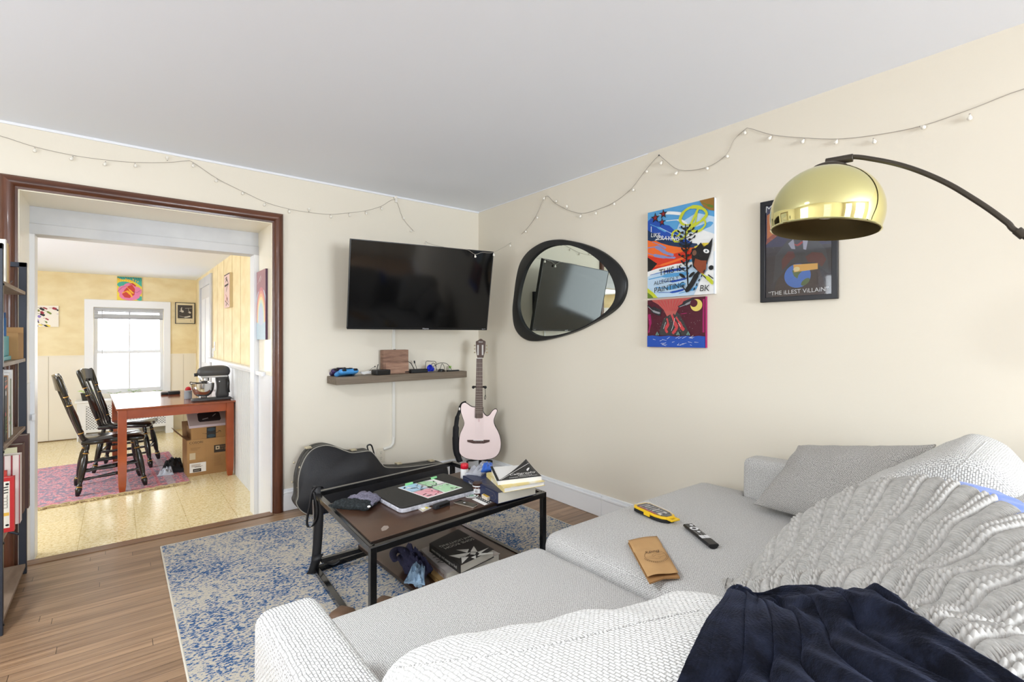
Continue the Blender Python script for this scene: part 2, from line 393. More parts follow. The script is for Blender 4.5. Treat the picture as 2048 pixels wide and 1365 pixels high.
# TV wall with the deep cased opening
OX0, OX1, OZ = -.42, .853, 2.045
w = MB()
w.box((XL-.1,YB,-.2),(OX0,4.32,H+.1), wall_m); w.box((OX1,YB,-.2),(XR+.1,4.32,H+.1), wall_m); w.box((OX0,YB,OZ),(OX1,4.32,H+.1), wall_m)
w.box((OX0,3.81,KF-.08),(OX1,3.83,KF), wall_m)
struct(w, 'wall_back')
rv = MB().box((OX0,YB+.005,.965),(OX0+.004,4.2,OZ), reveal_m).box((OX1-.004,YB+.005,.965),(OX1,4.2,OZ), reveal_m).box((OX0,YB+.005,OZ-.004),(OX1,4.2,OZ), reveal_m)
rv.box((OX1-.008,YB+.005,KF),(OX1,4.2,.965), white_m).box((OX0,YB+.005,KF),(OX0+.008,4.2,.965), white_m)
rv.box((OX1-.03,3.95,.955),(OX1,4.2,.985), white_m)
struct(rv, 'trim_2')
struct(MB().box((XR,YR-.1,-.1),(XR+.1,YB+.1,H+.1), wall_m), 'wall_right')
# left and rear walls with the windows that light the room
def holed(mb, axis, pos, th, a0, a1, z0, z1, holes, m):
    """wall along x (axis 0) or y (axis 1) with rectangular holes (a,b,za,zb)"""
    def bx(a, b, za, zb):
        if b-a < 1e-4 or zb-za < 1e-4: return
        if axis == 0: mb.box((a,pos,za),(b,pos+th,zb), m)
        else: mb.box((pos,a,za),(pos+th,b,zb), m)
    cur = a0
    for a,b,za,zb in sorted(holes):
        bx(cur,a,z0,z1); bx(a,b,z0,za); bx(a,b,zb,z1); cur = b
    bx(cur,a1,z0,z1)
    return mb
LW = [(-1.5,-.6,.75,2.05),(1.4,2.5,.75,2.05)]      # left wall windows (y from,to)
RW = [(-1.4,-.3,.75,2.1),(.5,1.9,.75,2.1)]       # rear wall windows (x from,to)
struct(holed(MB(),1,XL-.1,.1,YR-.1,YB+.1,-.1,H+.1,LW,wall_m), 'wall_left')
struct(holed(MB(),0,YR-.1,.1,XL,XR,-.1,H+.1,RW,wall_m), 'wall_front')
def sash(name, axis, pos, a, b, za, zb, d):
    w = MB(); t = .045
    def bx(p, q, r, s, e=.0):
        if axis == 0: w.box((p,pos-.02-e,r),(q,pos+.02+e,s), white_m)
        else: w.box((pos-.02-e,p,r),(pos+.02+e,q,s), white_m)
    bx(a,a+t,za,zb); bx(b-t,b,za,zb); bx(a,b,za,za+t); bx(a,b,zb-t,zb); bx(a,b,(za+zb)/2-.02,(za+zb)/2+.02); bx((a+b)/2-.01,(a+b)/2+.01,za,zb)
    for p,q,r,s in ((a-.09,a,za-.09,zb+.09),(b,b+.09,za-.09,zb+.09),(a-.09,b+.09,zb,zb+.09),(a-.11,b+.11,za-.05,za)):
        if axis == 0: w.box((p,pos+.05,r),(q,pos+.07,s), white_m)
        else: w.box((pos+.05,p,r),(pos+.07,q,s), white_m)
    return struct(w, name)
i = 2
for a,b,za,zb in LW: sash('window_%d' % i, 1, XL-.05, a,b,za,zb,1); i += 1
for a,b,za,zb in RW: sash('window_%d' % i, 0, YR-.05, a,b,za,zb,1); i += 1
# thin white bead along the ceiling and baseboards
struct(MB().box((XL,YB-.008,H-.014),(XR,YB,H), white_m), 'trim_3')
struct(MB().box((XR-.004,1.9,H-.006),(XR,YB,H), white_m), 'trim_4')
def baseb(name, pts, prof_m):
    w = MB()
    for (x0,y0),(x1,y1),nx,ny in pts:
        for a,b,za,zb in ((0,.018,0,.122),(0,.022,.122,.138),(0,.012,.138,.155)):
            w.box((min(x0+nx*a,x0+nx*b,x1+nx*a,x1+nx*b),min(y0+ny*a,y0+ny*b,y1+ny*a,y1+ny*b),za),(max(x0+nx*a,x0+nx*b,x1+nx*a,x1+nx*b),max(y0+ny*a,y0+ny*b,y1+ny*a,y1+ny*b),zb), prof_m)
    return struct(w, name, bev=.004)
bb_m = mat('white_baseboard', (243,245,248), .45, bump=(14,.1))
baseb('baseboard_back', [((.922,YB),(XR,YB),0,-1)], bb_m)
baseb('baseboard_right', [((XR,2.27),(XR,YB),-1,0),((XR,YR),(XR,2.268),-1,0)], bb_m)
baseb('baseboard_left', [((XL,YR),(XL,YB),1,0),((XL,YB),(-.49,YB),0,-1)], bb_m)
# brown half-round casing of the opening
def casing(mb, p, q, inn, wd, m):
    """rounded board from p to q (outer edge); inn points to the opening"""
    p, q, inn = Vector(p), Vector(q), Vector(inn); out = Vector((0,-1,0))
    prof = [(0,0),(0,.018),(.008,.028),(.024,.036),(.042,.034),(.054,.024),(.057,.012),(.068,.010),(.068,-.01)]
    d = (q-p).normalized(); vs = []
    for e, sg in ((p,1),(q,-1)):
        for a,b in prof: vs.append(e+inn*a*wd+out*b+d*sg*a*wd)
    n = len(prof); fs = [(i,i+1,n+i+1,n+i) for i in range(n-1)]+[tuple(range(n)), tuple(reversed(range(n,2*n)))]
    mb.add(vs, fs, m)
CX0, CX1, CZT = -.488, .921, 2.113
cs = MB(); casing(cs, (CX0,YB,CZT),(CX1,YB,CZT),(0,0,-1),1,cas_h)
o = struct(cs, 'trim_5')
cs = MB(); p, q = Vector((CX1,YB,CZT)), Vector((CX1,YB,-.068)); casing(cs, p, q, (-1,0,0),1,cas_v); struct(cs, 'trim_6')
cs = MB(); p, q = Vector((CX0,YB,CZT)), Vector((CX0,YB,-.068)); casing(cs, p, q, (1,0,0),1,cas_v); struct(cs, 'trim_7')
# inner grey header boards and posts
fr = MB().box((OX0,4.185,1.935),(OX1,4.30,OZ-.003), grey_trim).box((OX0,4.17,1.87),(OX1,4.31,1.935), grey_trim)
fr.box((OX0,4.17,KF),(-.392,4.31,1.87), white_m).box((.815,4.17,KF),(OX1,4.31,1.87), white_m)
struct(fr, 'trim_8', bev=.003)
struct(MB().box((-.402,4.12,.735),(-.385,4.165,.775), white_m), 'trim_9', bev=.006)
# ---------------------------------------------------------------- kitchen shell
yel = mat('yellow_sponged_plaster', (226,206,158), .6, var=(4.5,(240,226,186),(1,1,1.8),.3,.72), bump=(20,.1))
cream = mat('cream_wainscot_panel', (234,228,214), .5)
kw = MB()
WX0, WX1, WZ0, WZ1 = -.25, .53, .46, 1.65
holed(kw,0,KY,.12,-2.7,1.6,.99,KC+.1,[(WX0,WX1,.99,WZ1)],yel)
holed(kw,0,KY,.12,-2.7,1.6,KF-.05,.99,[(WX0,WX1,WZ0,.99)],cream)
kw.box((-2.7,KY-.012,.985),(-.34,KY,.997), cream).box((.61,KY-.012,.985),(KX,KY,.997), cream)
for x in (-2.2,-1.7,-1.2,-.7,.77): kw.box((x,KY-.003,KF),(x+.004,KY,.985), mat('panel_joint', (190,182,164), .7))
kw.box((-2.7,KY-.012,KF),(-.42,KY,KF+.012), mat('dark_floor_joint', (120,96,62), .6))
struct(kw, 'wall_kitchen_back')
# right kitchen wall: yellow boards above, white beadboard below
kr = MB(); kr.box((KX,4.32,KF-.05),(KX+.1,KY+.12,KC+.1), yel)
for y in (4.62,4.9,5.35,5.8,6.3,6.75,7.1): kr.box((KX-.0015,y,.96),(KX,y+.006,KC), mat('board_groove', (196,170,118), .7))
bead = mat('grey_white_beadboard', (214,217,220), .4)
kr.box((KX-.014,4.31,KF),(KX,5.44,.955), bead)
y = 4.36
while y < 5.42: kr.tube([(KX-.014,y,KF),(KX-.014,y,.955)], .003, bead, 5); y += .045
kr.box((KX-.014,5.44,KF),(KX,7.12,.955), bead)
struct(kr, 'wall_kitchen_right')
struct(MB().box((KX-.06,4.31,.955),(KX,7.12,.985), white_m).box((KX-.045,4.31,.935),(KX,7.12,.955), white_m), 'trim_10', bev=.006)
kl = [(5.0,6.1,.75,1.75),(6.7,7.8,.75,1.75)]
struct(holed(MB(),1,-2.7,.1,4.2,KY+.1,KF-.05,KC+.1,kl,yel), 'wall_kitchen_left')
i = 6
for a,b,za,zb in kl: sash('window_%d' % i, 1, -2.65, a,b,za,zb,1); i += 1
# kitchen doorway casing on the right wall
dm = MB()
dm.box((KX-.022,7.14,KF),(KX,7.26,2.03), grey_trim).box((KX-.022,8.14,KF),(KX,8.26,2.03), grey_trim).box((KX-.022,7.14,1.92),(KX,8.26,2.04), grey_trim)
dm.box((KX-.006,7.26,KF),(KX,8.14,1.92), mat('grey_door_paint', (212,213,216), .4))
for a,b in ((.0,.75),(.9,1.78)):
    dm.box((KX-.012,7.36,KF+a+.12),(KX-.006,7.66,KF+b+.1), white_m).box((KX-.012,7.74,KF+a+.12),(KX-.006,8.04,KF+b+.1), white_m)
struct(dm, 'door_1', bev=.004)
# window_1: kitchen double-hung window
sash_m = mat('white_sash', (222,224,228), .35)
wd = MB()
for a,b,c,d in ((-.345,WX0,.36,1.755),(WX1,.613,.36,1.755),(-.345,.613,WZ1,1.755)): wd.box((a,KY-.022,c),(b,KY,d), white_m)
wf = wd.build('window_1', bev=.004); tag(wf, kind='structure')
def rail(mb, a,b,c,d,y0=KY+.03,y1=KY+.06): mb.box((a,y0,c),(b,y1,d), sash_m)
up = MB(); rail(up,WX0,WX0+.045,1.03,WZ1,KY+.07,KY+.1); rail(up,WX1-.045,WX1,1.03,WZ1,KY+.07,KY+.1); rail(up,WX0,WX1,1.60,WZ1,KY+.07,KY+.1); rail(up,WX0,WX1,1.03,1.06,KY+.07,KY+.1); rail(up,.129,.147,1.03,1.65,KY+.08,KY+.09)
up.build('upper_sash', wf)
lo = MB(); rail(lo,WX0,WX0+.04,WZ0,1.045); rail(lo,WX1-.04,WX1,WZ0,1.045); rail(lo,WX0,WX1,1.015,1.045); rail(lo,WX0,WX1,WZ0,.52); rail(lo,.128,.148,WZ0,1.03,KY+.04,KY+.05)
lo.build('lower_sash', wf)
MB().box((.18,KY+.02,1.046),(.235,KY+.05,1.054), white_m).build('sash_lock', wf, bev=.002)
glass = mat('window_glass', (255,255,255), .0, trans=1, ior=1.02, spec=.2)
MB().box((WX0+.04,KY+.044,.52),(WX1-.04,KY+.046,1.015), glass).box((WX0+.045,KY+.084,1.06),(WX1-.045,KY+.086,1.6), glass).build('pane', wf)
# rolled-up blind
bl = thing('window_blind', 'white slatted blind drawn up at the top of the bright kitchen window', 'blind', (.14,KY-.02,1.64))
bm = mat('blind_grey_white', (176,178,182), .5)
MB().box((WX0+.005,KY-.012,1.615),(WX1-.005,KY+.022,1.647), bm).build('headrail', bl, bev=.003)
s = MB()
for k in range(9): s.box((WX0+.01,KY-.012,1.506+k*.006),(WX1-.012,KY+.02,1.5115+k*.006), bm)
s.box((WX0+.01,KY-.014,1.494),(WX1-.012,KY+.022,1.506), mat('blind_rail_grey', (140,142,148), .5)); s.build('slats', bl)
s = MB()
for k in range(4): s.box((WX0+.01,KY-.012,1.566+k*.012),(WX1-.012,KY+.02,1.574+k*.012), bm)
s.build('loose_slats', bl)
MB().cyl((-.16,KY-.02,1.62),(-.158,KY-.02,.985),.0035, mat('blind_wand_grey', (170,172,176), .4),8).build('wand', bl)
for x in (-.13,.14,.4): MB().cyl((x,KY-.014,1.5),(x,KY-.014,1.64),.0015,bm,6).build('cord', bl)
# ================================================================ LIVING ROOM THINGS
blk = mat('black_satin_plastic', (22,22,24), .35)
blk_m = mat('black_matte', (26,27,29), .6)
blk_metal = mat('black_powder_steel', (30,30,33), .38, metal=.3)
chrome = mat('chrome', (225,225,228), .12, metal=1)
whitep = mat('white_plastic', (235,235,235), .4)
paper = mat('white_paper', (242,241,238), .7)
# ---- television on a swivel arm
c = Vector((1.806,3.315,1.608)); yaw, tilt = -.177, .205
ux = Vector((math.cos(yaw),math.sin(yaw),0)); n = Vector((math.sin(yaw),-math.cos(yaw),0)); up = Vector((0,0,1))*math.cos(tilt)+n*math.sin(tilt)
T = frame_M(c, ux, up)
tv = thing('television', 'large black flat screen television swivelled out from the wall above the floating shelf', 'television', (c.x,c.y,c.z))
w, h = 1.10, .635
MB().box((-w/2,-h/2,-.028),(w/2,h/2,-.003), blk_m, T).box((-w*.3,-h*.36,-.06),(w*.3,h*.3,-.028), blk_m, T).build('casing', tv, bev=.003)
scr = mat('glossy_dark_screen', (5,5,6), .08, spec=.42)
MB().box((-w/2+.006,-h/2+.018,-.003),(w/2-.006,h/2-.006,.0), scr, T).build('screen', tv)
s = MB().box((-w/2,-h/2,-.003),(w/2,-h/2+.017,.003), mat('bezel_dark_gloss',(14,14,15),.2), T)
s.box((-w/2,-h/2,-.003),(-w/2+.005,h/2,.002), blk, T).box((w/2-.005,-h/2,-.003),(w/2,h/2,.002), blk, T).box((-w/2,h/2-.005,-.003),(w/2,h/2,.002), blk, T); s.build('bezel', tv)
lm = mat('badge_light', (200,200,204), .4)
MB().text('Hisense', .016, lm, T @ Matrix.Translation((.03,-h/2+.009,.0034))).build('badge', tv)
MB().text('Roku TV', .009, lm, T @ Matrix.Translation((w/2-.03,-h/2+.009,.0034))).build('badge', tv)
b = c-n*.06
MB().bar(b-n*0, (1.75,3.55,1.55), .05,.035, blk_metal).bar((1.75,3.55,1.55),(1.84,YB-.01,1.55), .05,.035, blk_metal).box((1.75,YB-.02,1.4),(1.93,YB,1.7), blk_metal).box((-.11,-.11,-.075),(.11,.11,-.06), blk_metal, T).build('wall_arm', tv, bev=.003)
# ---- floating shelf
SX0, SX1, SY, SZ0, SZ1 = 1.232, 2.357, 3.57, .893, .948
oak = mat('grey_brown_laminate', (126,112,96), .5, var=(9,(98,86,72),(.35,5,9),.3,.7), bump=(24,.1,(.5,4,10)))
single(MB().box((SX0,SY,SZ0),(SX1,YB,SZ1), oak), 'floating_shelf', 'long grey-brown wooden floating shelf on the wall under the television', 'shelf', (1.79,YB,SZ0), bev=.004)
def sx(u, y=3.63): return ony(u, 700, y).x
# game controllers
def controller(name, x, y, rz, shell, label, grp):
    t = thing(name, label, 'game controller', (x,y,SZ1), rz, grp)
    out = catmull([(-.075,-.012),(-.078,.02),(-.05,.036),(0,.032),(.05,.036),(.078,.02),(.075,-.012),(.082,-.05),(.068,-.068),(.045,-.05),(.03,-.018),(0,-.014),(-.03,-.018),(-.045,-.05),(-.068,-.068),(-.082,-.05)],5,True)
    M = Matrix.Rotation(R(22),4,'X')
    M = Matrix.Translation((0,0,.032)) @ M
    MB().prism([(p[0],p[1]) for p in out], -.018, .018, shell, M, bev=.012).build('shell', t, world=False, sharp=80)
    s = MB()
    s.prism([(p[0],p[1]) for p in catmull([(-.034,-.012),(-.03,.026),(0,.03),(.03,.026),(.034,-.012),(0,-.016)],4,True)], .0175,.0205, blk, M); s.build('touch_panel', t, world=False)
    for q in (-.024,.024):
        MB().cyl((0,0,.017),(0,0,.028),.006,blk,12).lathe([(.009,.028),(.0095,.031),(.006,.0325)], blk, 14).build('thumbstick', t, world=False, loc=M @ Vector((q,-.006,0)), rot=(R(22),0,0))
    MB().box((-.064,.004,.017),(-.048,.009,.021), blk, M).box((-.0585,-.0015,.017),(-.0535,.0145,.021), blk, M).build('direction_pad', t, world=False)
    for a,b2 in ((0,.007),(0,-.007),(.007,0),(-.007,0)): MB().cyl(M @ Vector((.056+a,.007+b2,.017)), M @ Vector((.056+a,.007+b2,.0215)), .0028, blk, 8).build('button', t, world=False)
    for q in (-.06,.03): MB().box((q,.03,-.005),(q+.03,.042,.012), blk, M).build('trigger', t, world=False, bev=.003)
    return t
controller('game_controller', 1.345, 3.645, R(188), mat('sky_blue_gloss', (74,150,214), .25), 'sky blue game controller at the left end of the floating shelf', 'game controllers')
controller('game_controller', 1.325, 3.722, R(172), mat('purple_gloss', (62,44,92), .3), 'dark purple game controller behind the sky blue controller', 'game controllers')
# earphone tangle
s = MB()
for k in range(5):
    a = random.random()*6; r0 = .022+.008*random.random()
    s.tube([(sx(735)+r0*1.6*math.cos(a+q), 3.66+r0*math.sin(a+q), SZ1+.006+.012*abs(math.sin(q*1.5+k))+k*.003) for q in [i*.45 for i in range(15)]], .0016, whitep, 6)
s.tube([(sx(740),3.66,SZ1+.02),(sx(745),3.65,SZ1+.05),(sx(751),3.65,SZ1+.062)], .0013, blk, 6)
s.ball((sx(752),3.65,SZ1+.064),.005,blk)
single(s, 'earphones', 'tangled white earphone wires on the shelf right of the blue game controller', 'earphones', (sx(735),3.66,SZ1))
# streaming box
t = thing('streaming_box', 'small glossy black streaming box on the shelf before the wooden block', 'electronics', (sx(767,3.62),3.62,SZ1))
x0 = sx(752,3.60); MB().box((x0,3.59,SZ1),(x0+.115,3.69,SZ1+.04), blk).build('body', t, bev=.004)
MB().box((x0+.01,3.5885,SZ1+.006),(x0+.105,3.5898,SZ1+.032), mat('dark_gloss_front',(8,8,10),.08)).build('front_panel', t)
MB().tube([(x0+.05,3.69,SZ1+.03),(x0+.06,3.72,SZ1+.045),(x0+.075,3.735,SZ1+.075)], .003, blk).build('plug', t)
# wooden block
t = thing('wooden_box', 'square rough brown wooden block standing upright on the floating shelf', 'wooden box', (sx(790,3.71),3.71,SZ1))
x0 = sx(765,3.69); x1 = sx(815,3.69); rw = mat('rough_brown_wood', (160,126,106), .7, var=(10,(112,82,68),(1,1,6),.3,.7), bump=(30,.4,(1,1,8)))
rl = mat('lighter_brown_wood', (178,142,120), .7, var=(10,(140,106,88),(1,1,6),.3,.7), bump=(30,.4,(1,1,8)))
MB().box((x0,3.672,SZ1),(x1,3.735,SZ1+.19), rw).build('body', t, bev=.003)
MB().box((x0+.018,3.668,SZ1+.001),(x1-.001,3.672,SZ1+.085), rl).build('lower_board', t)
for q in (-.005,.005): MB().ball(((x0+x1)/2+q,3.70,SZ1+.193),.0035,blk).build('peg', t)
# power adapter, plug, cables
t = thing('power_adapter', 'black power adapter brick lying on the shelf right of the wooden block', 'power adapter', (sx(838),3.65,SZ1))
MB().box((sx(823),3.63,SZ1),(sx(856),3.675,SZ1+.03), blk_m).build('brick', t, bev=.004)
MB().tube([ony(815,723,3.68),ony(822,727,3.68),ony(828,738,3.67),ony(830,743,3.65)], .003, blk).tube([(sx(823),3.65,SZ1+.012),(sx(818),3.66,SZ1+.01),(sx(812),3.68,SZ1+.008)],.004,blk).build('cable', t)
t = thing('charging_plug', 'black plug on a short lead standing up behind the power adapter', 'plug', (sx(833,3.7),3.70,SZ1))
MB().tube([ony(834,740,3.70),ony(832,733,3.70),ony(829,726,3.70)], .0022, blk).build('lead', t)
MB().cyl(ony(829.5,727,3.70), ony(828.5,722,3.70), .006, blk).build('plug_head', t)
t = thing('plastic_cup', 'small bright blue plastic cup tipped over on the floating shelf', 'cup', (sx(858,3.64),3.64,SZ1))
bl_m = mat('cobalt_plastic', (32,52,190), .35)
c0 = Vector((sx(862,3.64),3.64,SZ1+.024))
MB().turned(c0+Vector((.018,0,-.002)), c0+Vector((-.022,-.012,.012)), [(0,.016),(.1,.02),(.55,.021),(.7,.028),(1,.03),(1,.026),(.6,.018)], bl_m, 18).build('body', t)
s = MB(); cb = .0022
pts = [ony(851,742,3.68),ony(851,730,3.68),ony(853,723,3.68),ony(862,723,3.68),ony(871,724,3.68),ony(872,733,3.67),ony(873,742,3.66)]
s.tube(catmull(pts,6), cb, blk)
pts = [ony(861,735,3.66),ony(864,728,3.66),ony(868,727,3.66),ony(871,732,3.66),ony(874,740,3.65),ony(880,738,3.65),ony(884,728,3.66),ony(888,733,3.66),ony(889,741,3.65)]
s.tube(catmull(pts,6), cb, blk)
pts = [ony(865,735,3.68),ony(874,729,3.69),ony(884,726,3.69),ony(895,729,3.68),ony(903,740,3.67)]
s.tube(catmull(pts,6), cb, blk)
for k in range(6):
    a = k; s.tube([(sx(884)+.035*math.cos(q+a)*(1-.1*k), 3.64+.022*math.sin(q+a), SZ1+.004+.003*k) for q in [i*.5 for i in range(13)]], cb, blk, 6)
s.box((sx(893),3.61,SZ1),(sx(916),3.63,SZ1+.01), blk_m)
single(s, 'cable_tangle', 'tangle of thin black cables at the right end of the floating shelf', 'cables', (sx(884),3.64,SZ1))
single(MB().cyl((sx(900,3.71),3.71,SZ1),(sx(900,3.71),3.71,SZ1+.022),.011,mat('pale_label',(210,214,200),.5)).cyl((sx(900,3.71),3.71,SZ1+.022),(sx(900,3.71),3.71,SZ1+.04),.0115,mat('lime_green',(150,196,80),.4)), 'small_bottle', 'tiny bottle with lime green cap behind the cables on the shelf', 'bottle', (sx(900,3.71),3.71,SZ1), bev=.001)
# ---- cable raceway and outlet
t = thing('cable_raceway', 'white cable raceway running down the wall from television to outlet', 'cable cover', (1.73,YB,.45))
xr = ony(786.5,800).x; rm = mat('raceway_paint', (228,226,218), .45)
MB().box((xr-.013,YB-.013,.40),(xr+.013,YB,1.45), rm).build('vertical_channel', t, bev=.003)
pA = ony(783,905); 
MB().tube([(xr,YB-.007,.42),(xr-.005,YB-.007,.37),(xr-.03,YB-.007,.345),(xr-.09,YB-.007,.335)], .013, rm, 8, flat=1).build('elbow', t)
t = thing('wall_outlet', 'cream duplex wall outlet above the guitar case', 'outlet', (ony(761,908).x,YB,.36))
px = ony(761,911); om = mat('outlet_almond', (222,214,196), .4)
MB().box((px.x-.036,YB-.006,px.z-.058),(px.x+.036,YB,px.z+.058), om).build('cover_plate', t, bev=.002)
for dz in (.022,-.022):
    s = MB().cyl((px.x,YB-.009,px.z+dz),(px.x,YB-.005,px.z+dz),.017,om,20)
    o = s.build('socket', t)
    MB().box((px.x-.0075,YB-.0096,px.z+dz-.001),(px.x-.0055,YB-.0088,px.z+dz+.009), blk).build('slot', o)
    MB().box((px.x+.0055,YB-.0096,px.z+dz-.001),(px.x+.0075,YB-.0088,px.z+dz+.009), blk).build('slot', o)
    MB().cyl((px.x,YB-.0096,px.z+dz-.008),(px.x,YB-.0088,px.z+dz-.008),.0028,blk,8).build('ground_hole', o)
# ---- mirror
oc = [(600,205),(700,212),(850,245),(1000,300),(1120,370),(1230,470),(1300,590),(1316,680),(1295,800),(1230,910),(1120,1000),(980,1080),(820,1160),(650,1220),(480,1262),(360,1276),(270,1262),(190,1205),(140,1110),(125,960),(140,800),(165,600),(205,450),(280,340),(380,265),(480,222)]
ic = [(690,262),(790,285),(890,325),(990,390),(1080,470),(1150,565),(1195,670),(1210,760),(1195,850),(1140,935),(1060,1005),(930,1090),(780,1160),(620,1205),(500,1220),(400,1215),(320,1180),(250,1110),(200,1000),(185,890),(195,780),(225,640),(275,500),(350,390),(450,310),(560,270)]
cpx = lambda L, x: [onx(1000+a/5.25, 440+b/5.25, x) for a,b in L]
mc = Vector((XR,2.67,1.60)); t = thing('wall_mirror', 'rounded pebble-shaped wall mirror in a wide black frame', 'mirror', mc)
O = [Vector((p.x,p.y,p.z)) for p in catmull(cpx(oc,XR-.03),4,True)]; I = [p for p in catmull(cpx(ic,XR-.03),4,True)]
n_ = len(O); s = MB(); vs = []
for L,x in ((O,XR),(O,XR-.024),(None,XR-.032),(I,XR-.030),(I,XR-.012)):
    for i in range(n_):
        if L is None: q = O[i].lerp(I[i], .12)
        else: q = L[i]
        vs.append((x,q.y,q.z))
fs = [(l*n_+i, l*n_+(i+1)%n_, (l+1)*n_+(i+1)%n_, (l+1)*n_+i) for l in range(4) for i in range(n_)]
s.add(vs, fs, mat('black_mirror_frame', (24,25,26), .42)); s.build('frame', t, sharp=60)
MB().add([(XR-.013,q.y,q.z) for q in I], [tuple(range(n_))], mat('mirror_silver', (226,234,228), .01, metal=1)).build('glass', t)
# ---- artworks on the right wall
def canvas_right(name, label, cat, y0, y1, z0, z1, th, side):
    """y0 = left edge in view (larger y)"""
    t = thing(name, label, cat, (XR,(y0+y1)/2,z0))
    M = frame_M((XR-th, y0, z0), (0,-1,0), (0,0,1)); return t, M, y0-y1, z1-z0, MB().box((XR-th,y1,z0),(XR-.001,y0,z1), side)
C = lambda n,*rgb: mat('paint_'+n, rgb, .45, bump=(50,.15))
sky, sky2, white, navy = C('sky',86,160,214), C('pale_sky',188,214,236), C('white',238,240,240), C('navy',22,50,86)
cob, org, red, yl, lime, blkp, brn, grn, lil = C('cobalt',28,78,176), C('orange',236,110,40), C('red',214,52,24), C('yellow',240,214,70), C('lime',198,206,50), C('black',16,16,18), C('brown',140,66,34), C('green',96,124,40), C('lilac',130,140,190)
t, M, W, Hh, s = canvas_right('painting', 'colourful seascape painting with AB monogram, dog head and scrawled words', 'painting', 1.885, 1.443, 1.482, 2.018, .02, white)
L = [(sky,'p',[(0,0),(1,0),(1,1),(0,1)]),
 (sky2,'p',[(.35,.5),(1,.45),(1,.8),(.75,.88),(.5,.8),(.42,.66)]), (white,'p',[(.55,.55),(1,.5),(1,.62),(.8,.7),(.62,.66)]),
 (sky,'s',[(.5,.76),(.7,.7),(.98,.74)],[.01,.03,.01],1), (white,'s',[(.1,.93),(.3,.95),(.55,.9)],[.004,.018,.004],1),(white,'s',[(.3,.86),(.5,.84),(.62,.77)],[.004,.016,.004],1),
 (cob,'p',[(0,.9),(.06,.93),(.15,.9),(.22,.84),(.35,.8),(.45,.72),(.6,.62),(.7,.56),(.45,.56),(0,.7)]), (sky,'s',[(.04,.86),(.18,.8),(.3,.74)],[.004,.012,.004],1),(sky2,'s',[(.2,.8),(.4,.7),(.58,.62)],[.003,.01,.003],1),
 (navy,'p',[(0,.8),(.06,.76),(.15,.74),(.22,.68),(.34,.64),(.45,.6),(.6,.58),(.76,.55),(.8,.48),(.5,.46),(0,.6)]),
 (yl,'p',[(.72,.52),(.85,.545),(1,.53),(1,.44),(.75,.44)]), (org,'p',[(.0,.68),(.06,.66),(.14,.655),(.22,.62),(.34,.58),(.42,.56),(.55,.53),(.72,.51),(.8,.47),(.72,.4),(.5,.36),(0,.42)]),
 (red,'p',[(0,.5),(.2,.45),(.45,.48),(.72,.49),(.74,.42),(.55,.36),(.2,.33),(0,.3)]), (org,'s',[(.02,.36),(.25,.37),(.6,.42)],[.004,.014,.006],1),
 (lil,'s',[(.0,.59),(.15,.58),(.3,.5),(.42,.46)],[.006,.022,.016,.004],1),(lil,'s',[(.0,.53),(.12,.49),(.3,.45),(.45,.43)],[.004,.018,.012,.004],1),(lil,'s',[(.08,.65),(.2,.6),(.3,.55)],[.004,.012,.004],1),
 (blkp,'p',[(0,.48),(.16,.39),(0,.28)]),
 (sky2,'p',[(0,.28),(.14,.32),(.4,.34),(.7,.34),(1,.3),(1,0),(0,0)]), (white,'p',[(0,.31),(.16,.335),(.45,.36),(.7,.36),(.7,.33),(.4,.31),(.15,.29),(0,.25)]),
 (cob,'s',[(.04,.27),(.3,.29),(.6,.3)],[.003,.014,.004],1),(sky,'s',[(.02,.22),(.3,.24),(.65,.24)],[.006,.022,.006],1),(cob,'s',[(.2,.19),(.4,.17),(.62,.19)],[.003,.012,.003],1),(sky,'s',[(.14,.12),(.35,.1),(.6,.13)],[.006,.024,.006],1),(cob,'s',[(.18,.06),(.4,.05),(.58,.07)],[.003,.012,.003],1),(sky,'s',[(.5,.03),(.7,.06),(.78,.1)],[.004,.016,.004],1),
 (lime,'p',[(0,0),(0,.12),(.05,.09),(.1,.06),(.17,0)]), (grn,'p',[(0,0),(0,.07),(.07,.03),(.1,0)]),
 (white,'p',[(.72,0),(.84,.2),(.95,.28),(1,.34),(1,0)]),(white,'p',[(.9,.5),(1,.6),(1,.15),(.92,.2)]),
 (C('ochre',150,108,40),'p',[(.8,1),(1,1),(1,.86),(.93,.88),(.86,.92)]), (grn,'s',[(.84,.97),(.92,.93),(.99,.9)],[.004,.014,.004],1),
 # monogram
 (lime,'s',[(.62,.66),(.5,.6),(.42,.63),(.4,.7),(.46,.73),(.52,.69),(.46,.66)],[.006,.014,.012,.01,.008],1),(lime,'s',[(.46,.61),(.6,.66),(.7,.8),(.79,.93)],[.006,.018,.014,.006],1),
 (lime,'s',[(.78,.93),(.74,.78),(.7,.7),(.8,.68),(.88,.73),(.86,.79),(.8,.77)],[.008,.018,.014,.01,.012,.006],1),(lime,'s',[(.7,.76),(.57,.78),(.52,.84),(.58,.92),(.7,.95),(.84,.91),(.9,.84),(.82,.78),(.7,.76)],[.006,.014,.02,.014,.02,.014,.018,.01,.006],1),(lime,'s',[(.55,.73),(.7,.74),(.8,.77)],[.006,.012,.006],1),
 # stars
 ]
def star(cx, cy, r, m, m2):
    P = [(cx+(r if k%2==0 else r*.38)*math.cos(R(90+36*k)), cy+(r if k%2==0 else r*.38)*.85*math.sin(R(90+36*k))) for k in range(10)]
    P2 = [(cx+(x-cx)*.55, cy+(y-cy)*.55) for x,y in P]
    return [(m,'p',P),(m2,'p',P2)]
L += star(.13,.92,.075,blkp,C('dark_red',150,30,34)) + star(.26,.945,.07,blkp,C('dark_red',150,30,34)) + star(.24,.855,.06,blkp,C('dark_red',150,30,34))
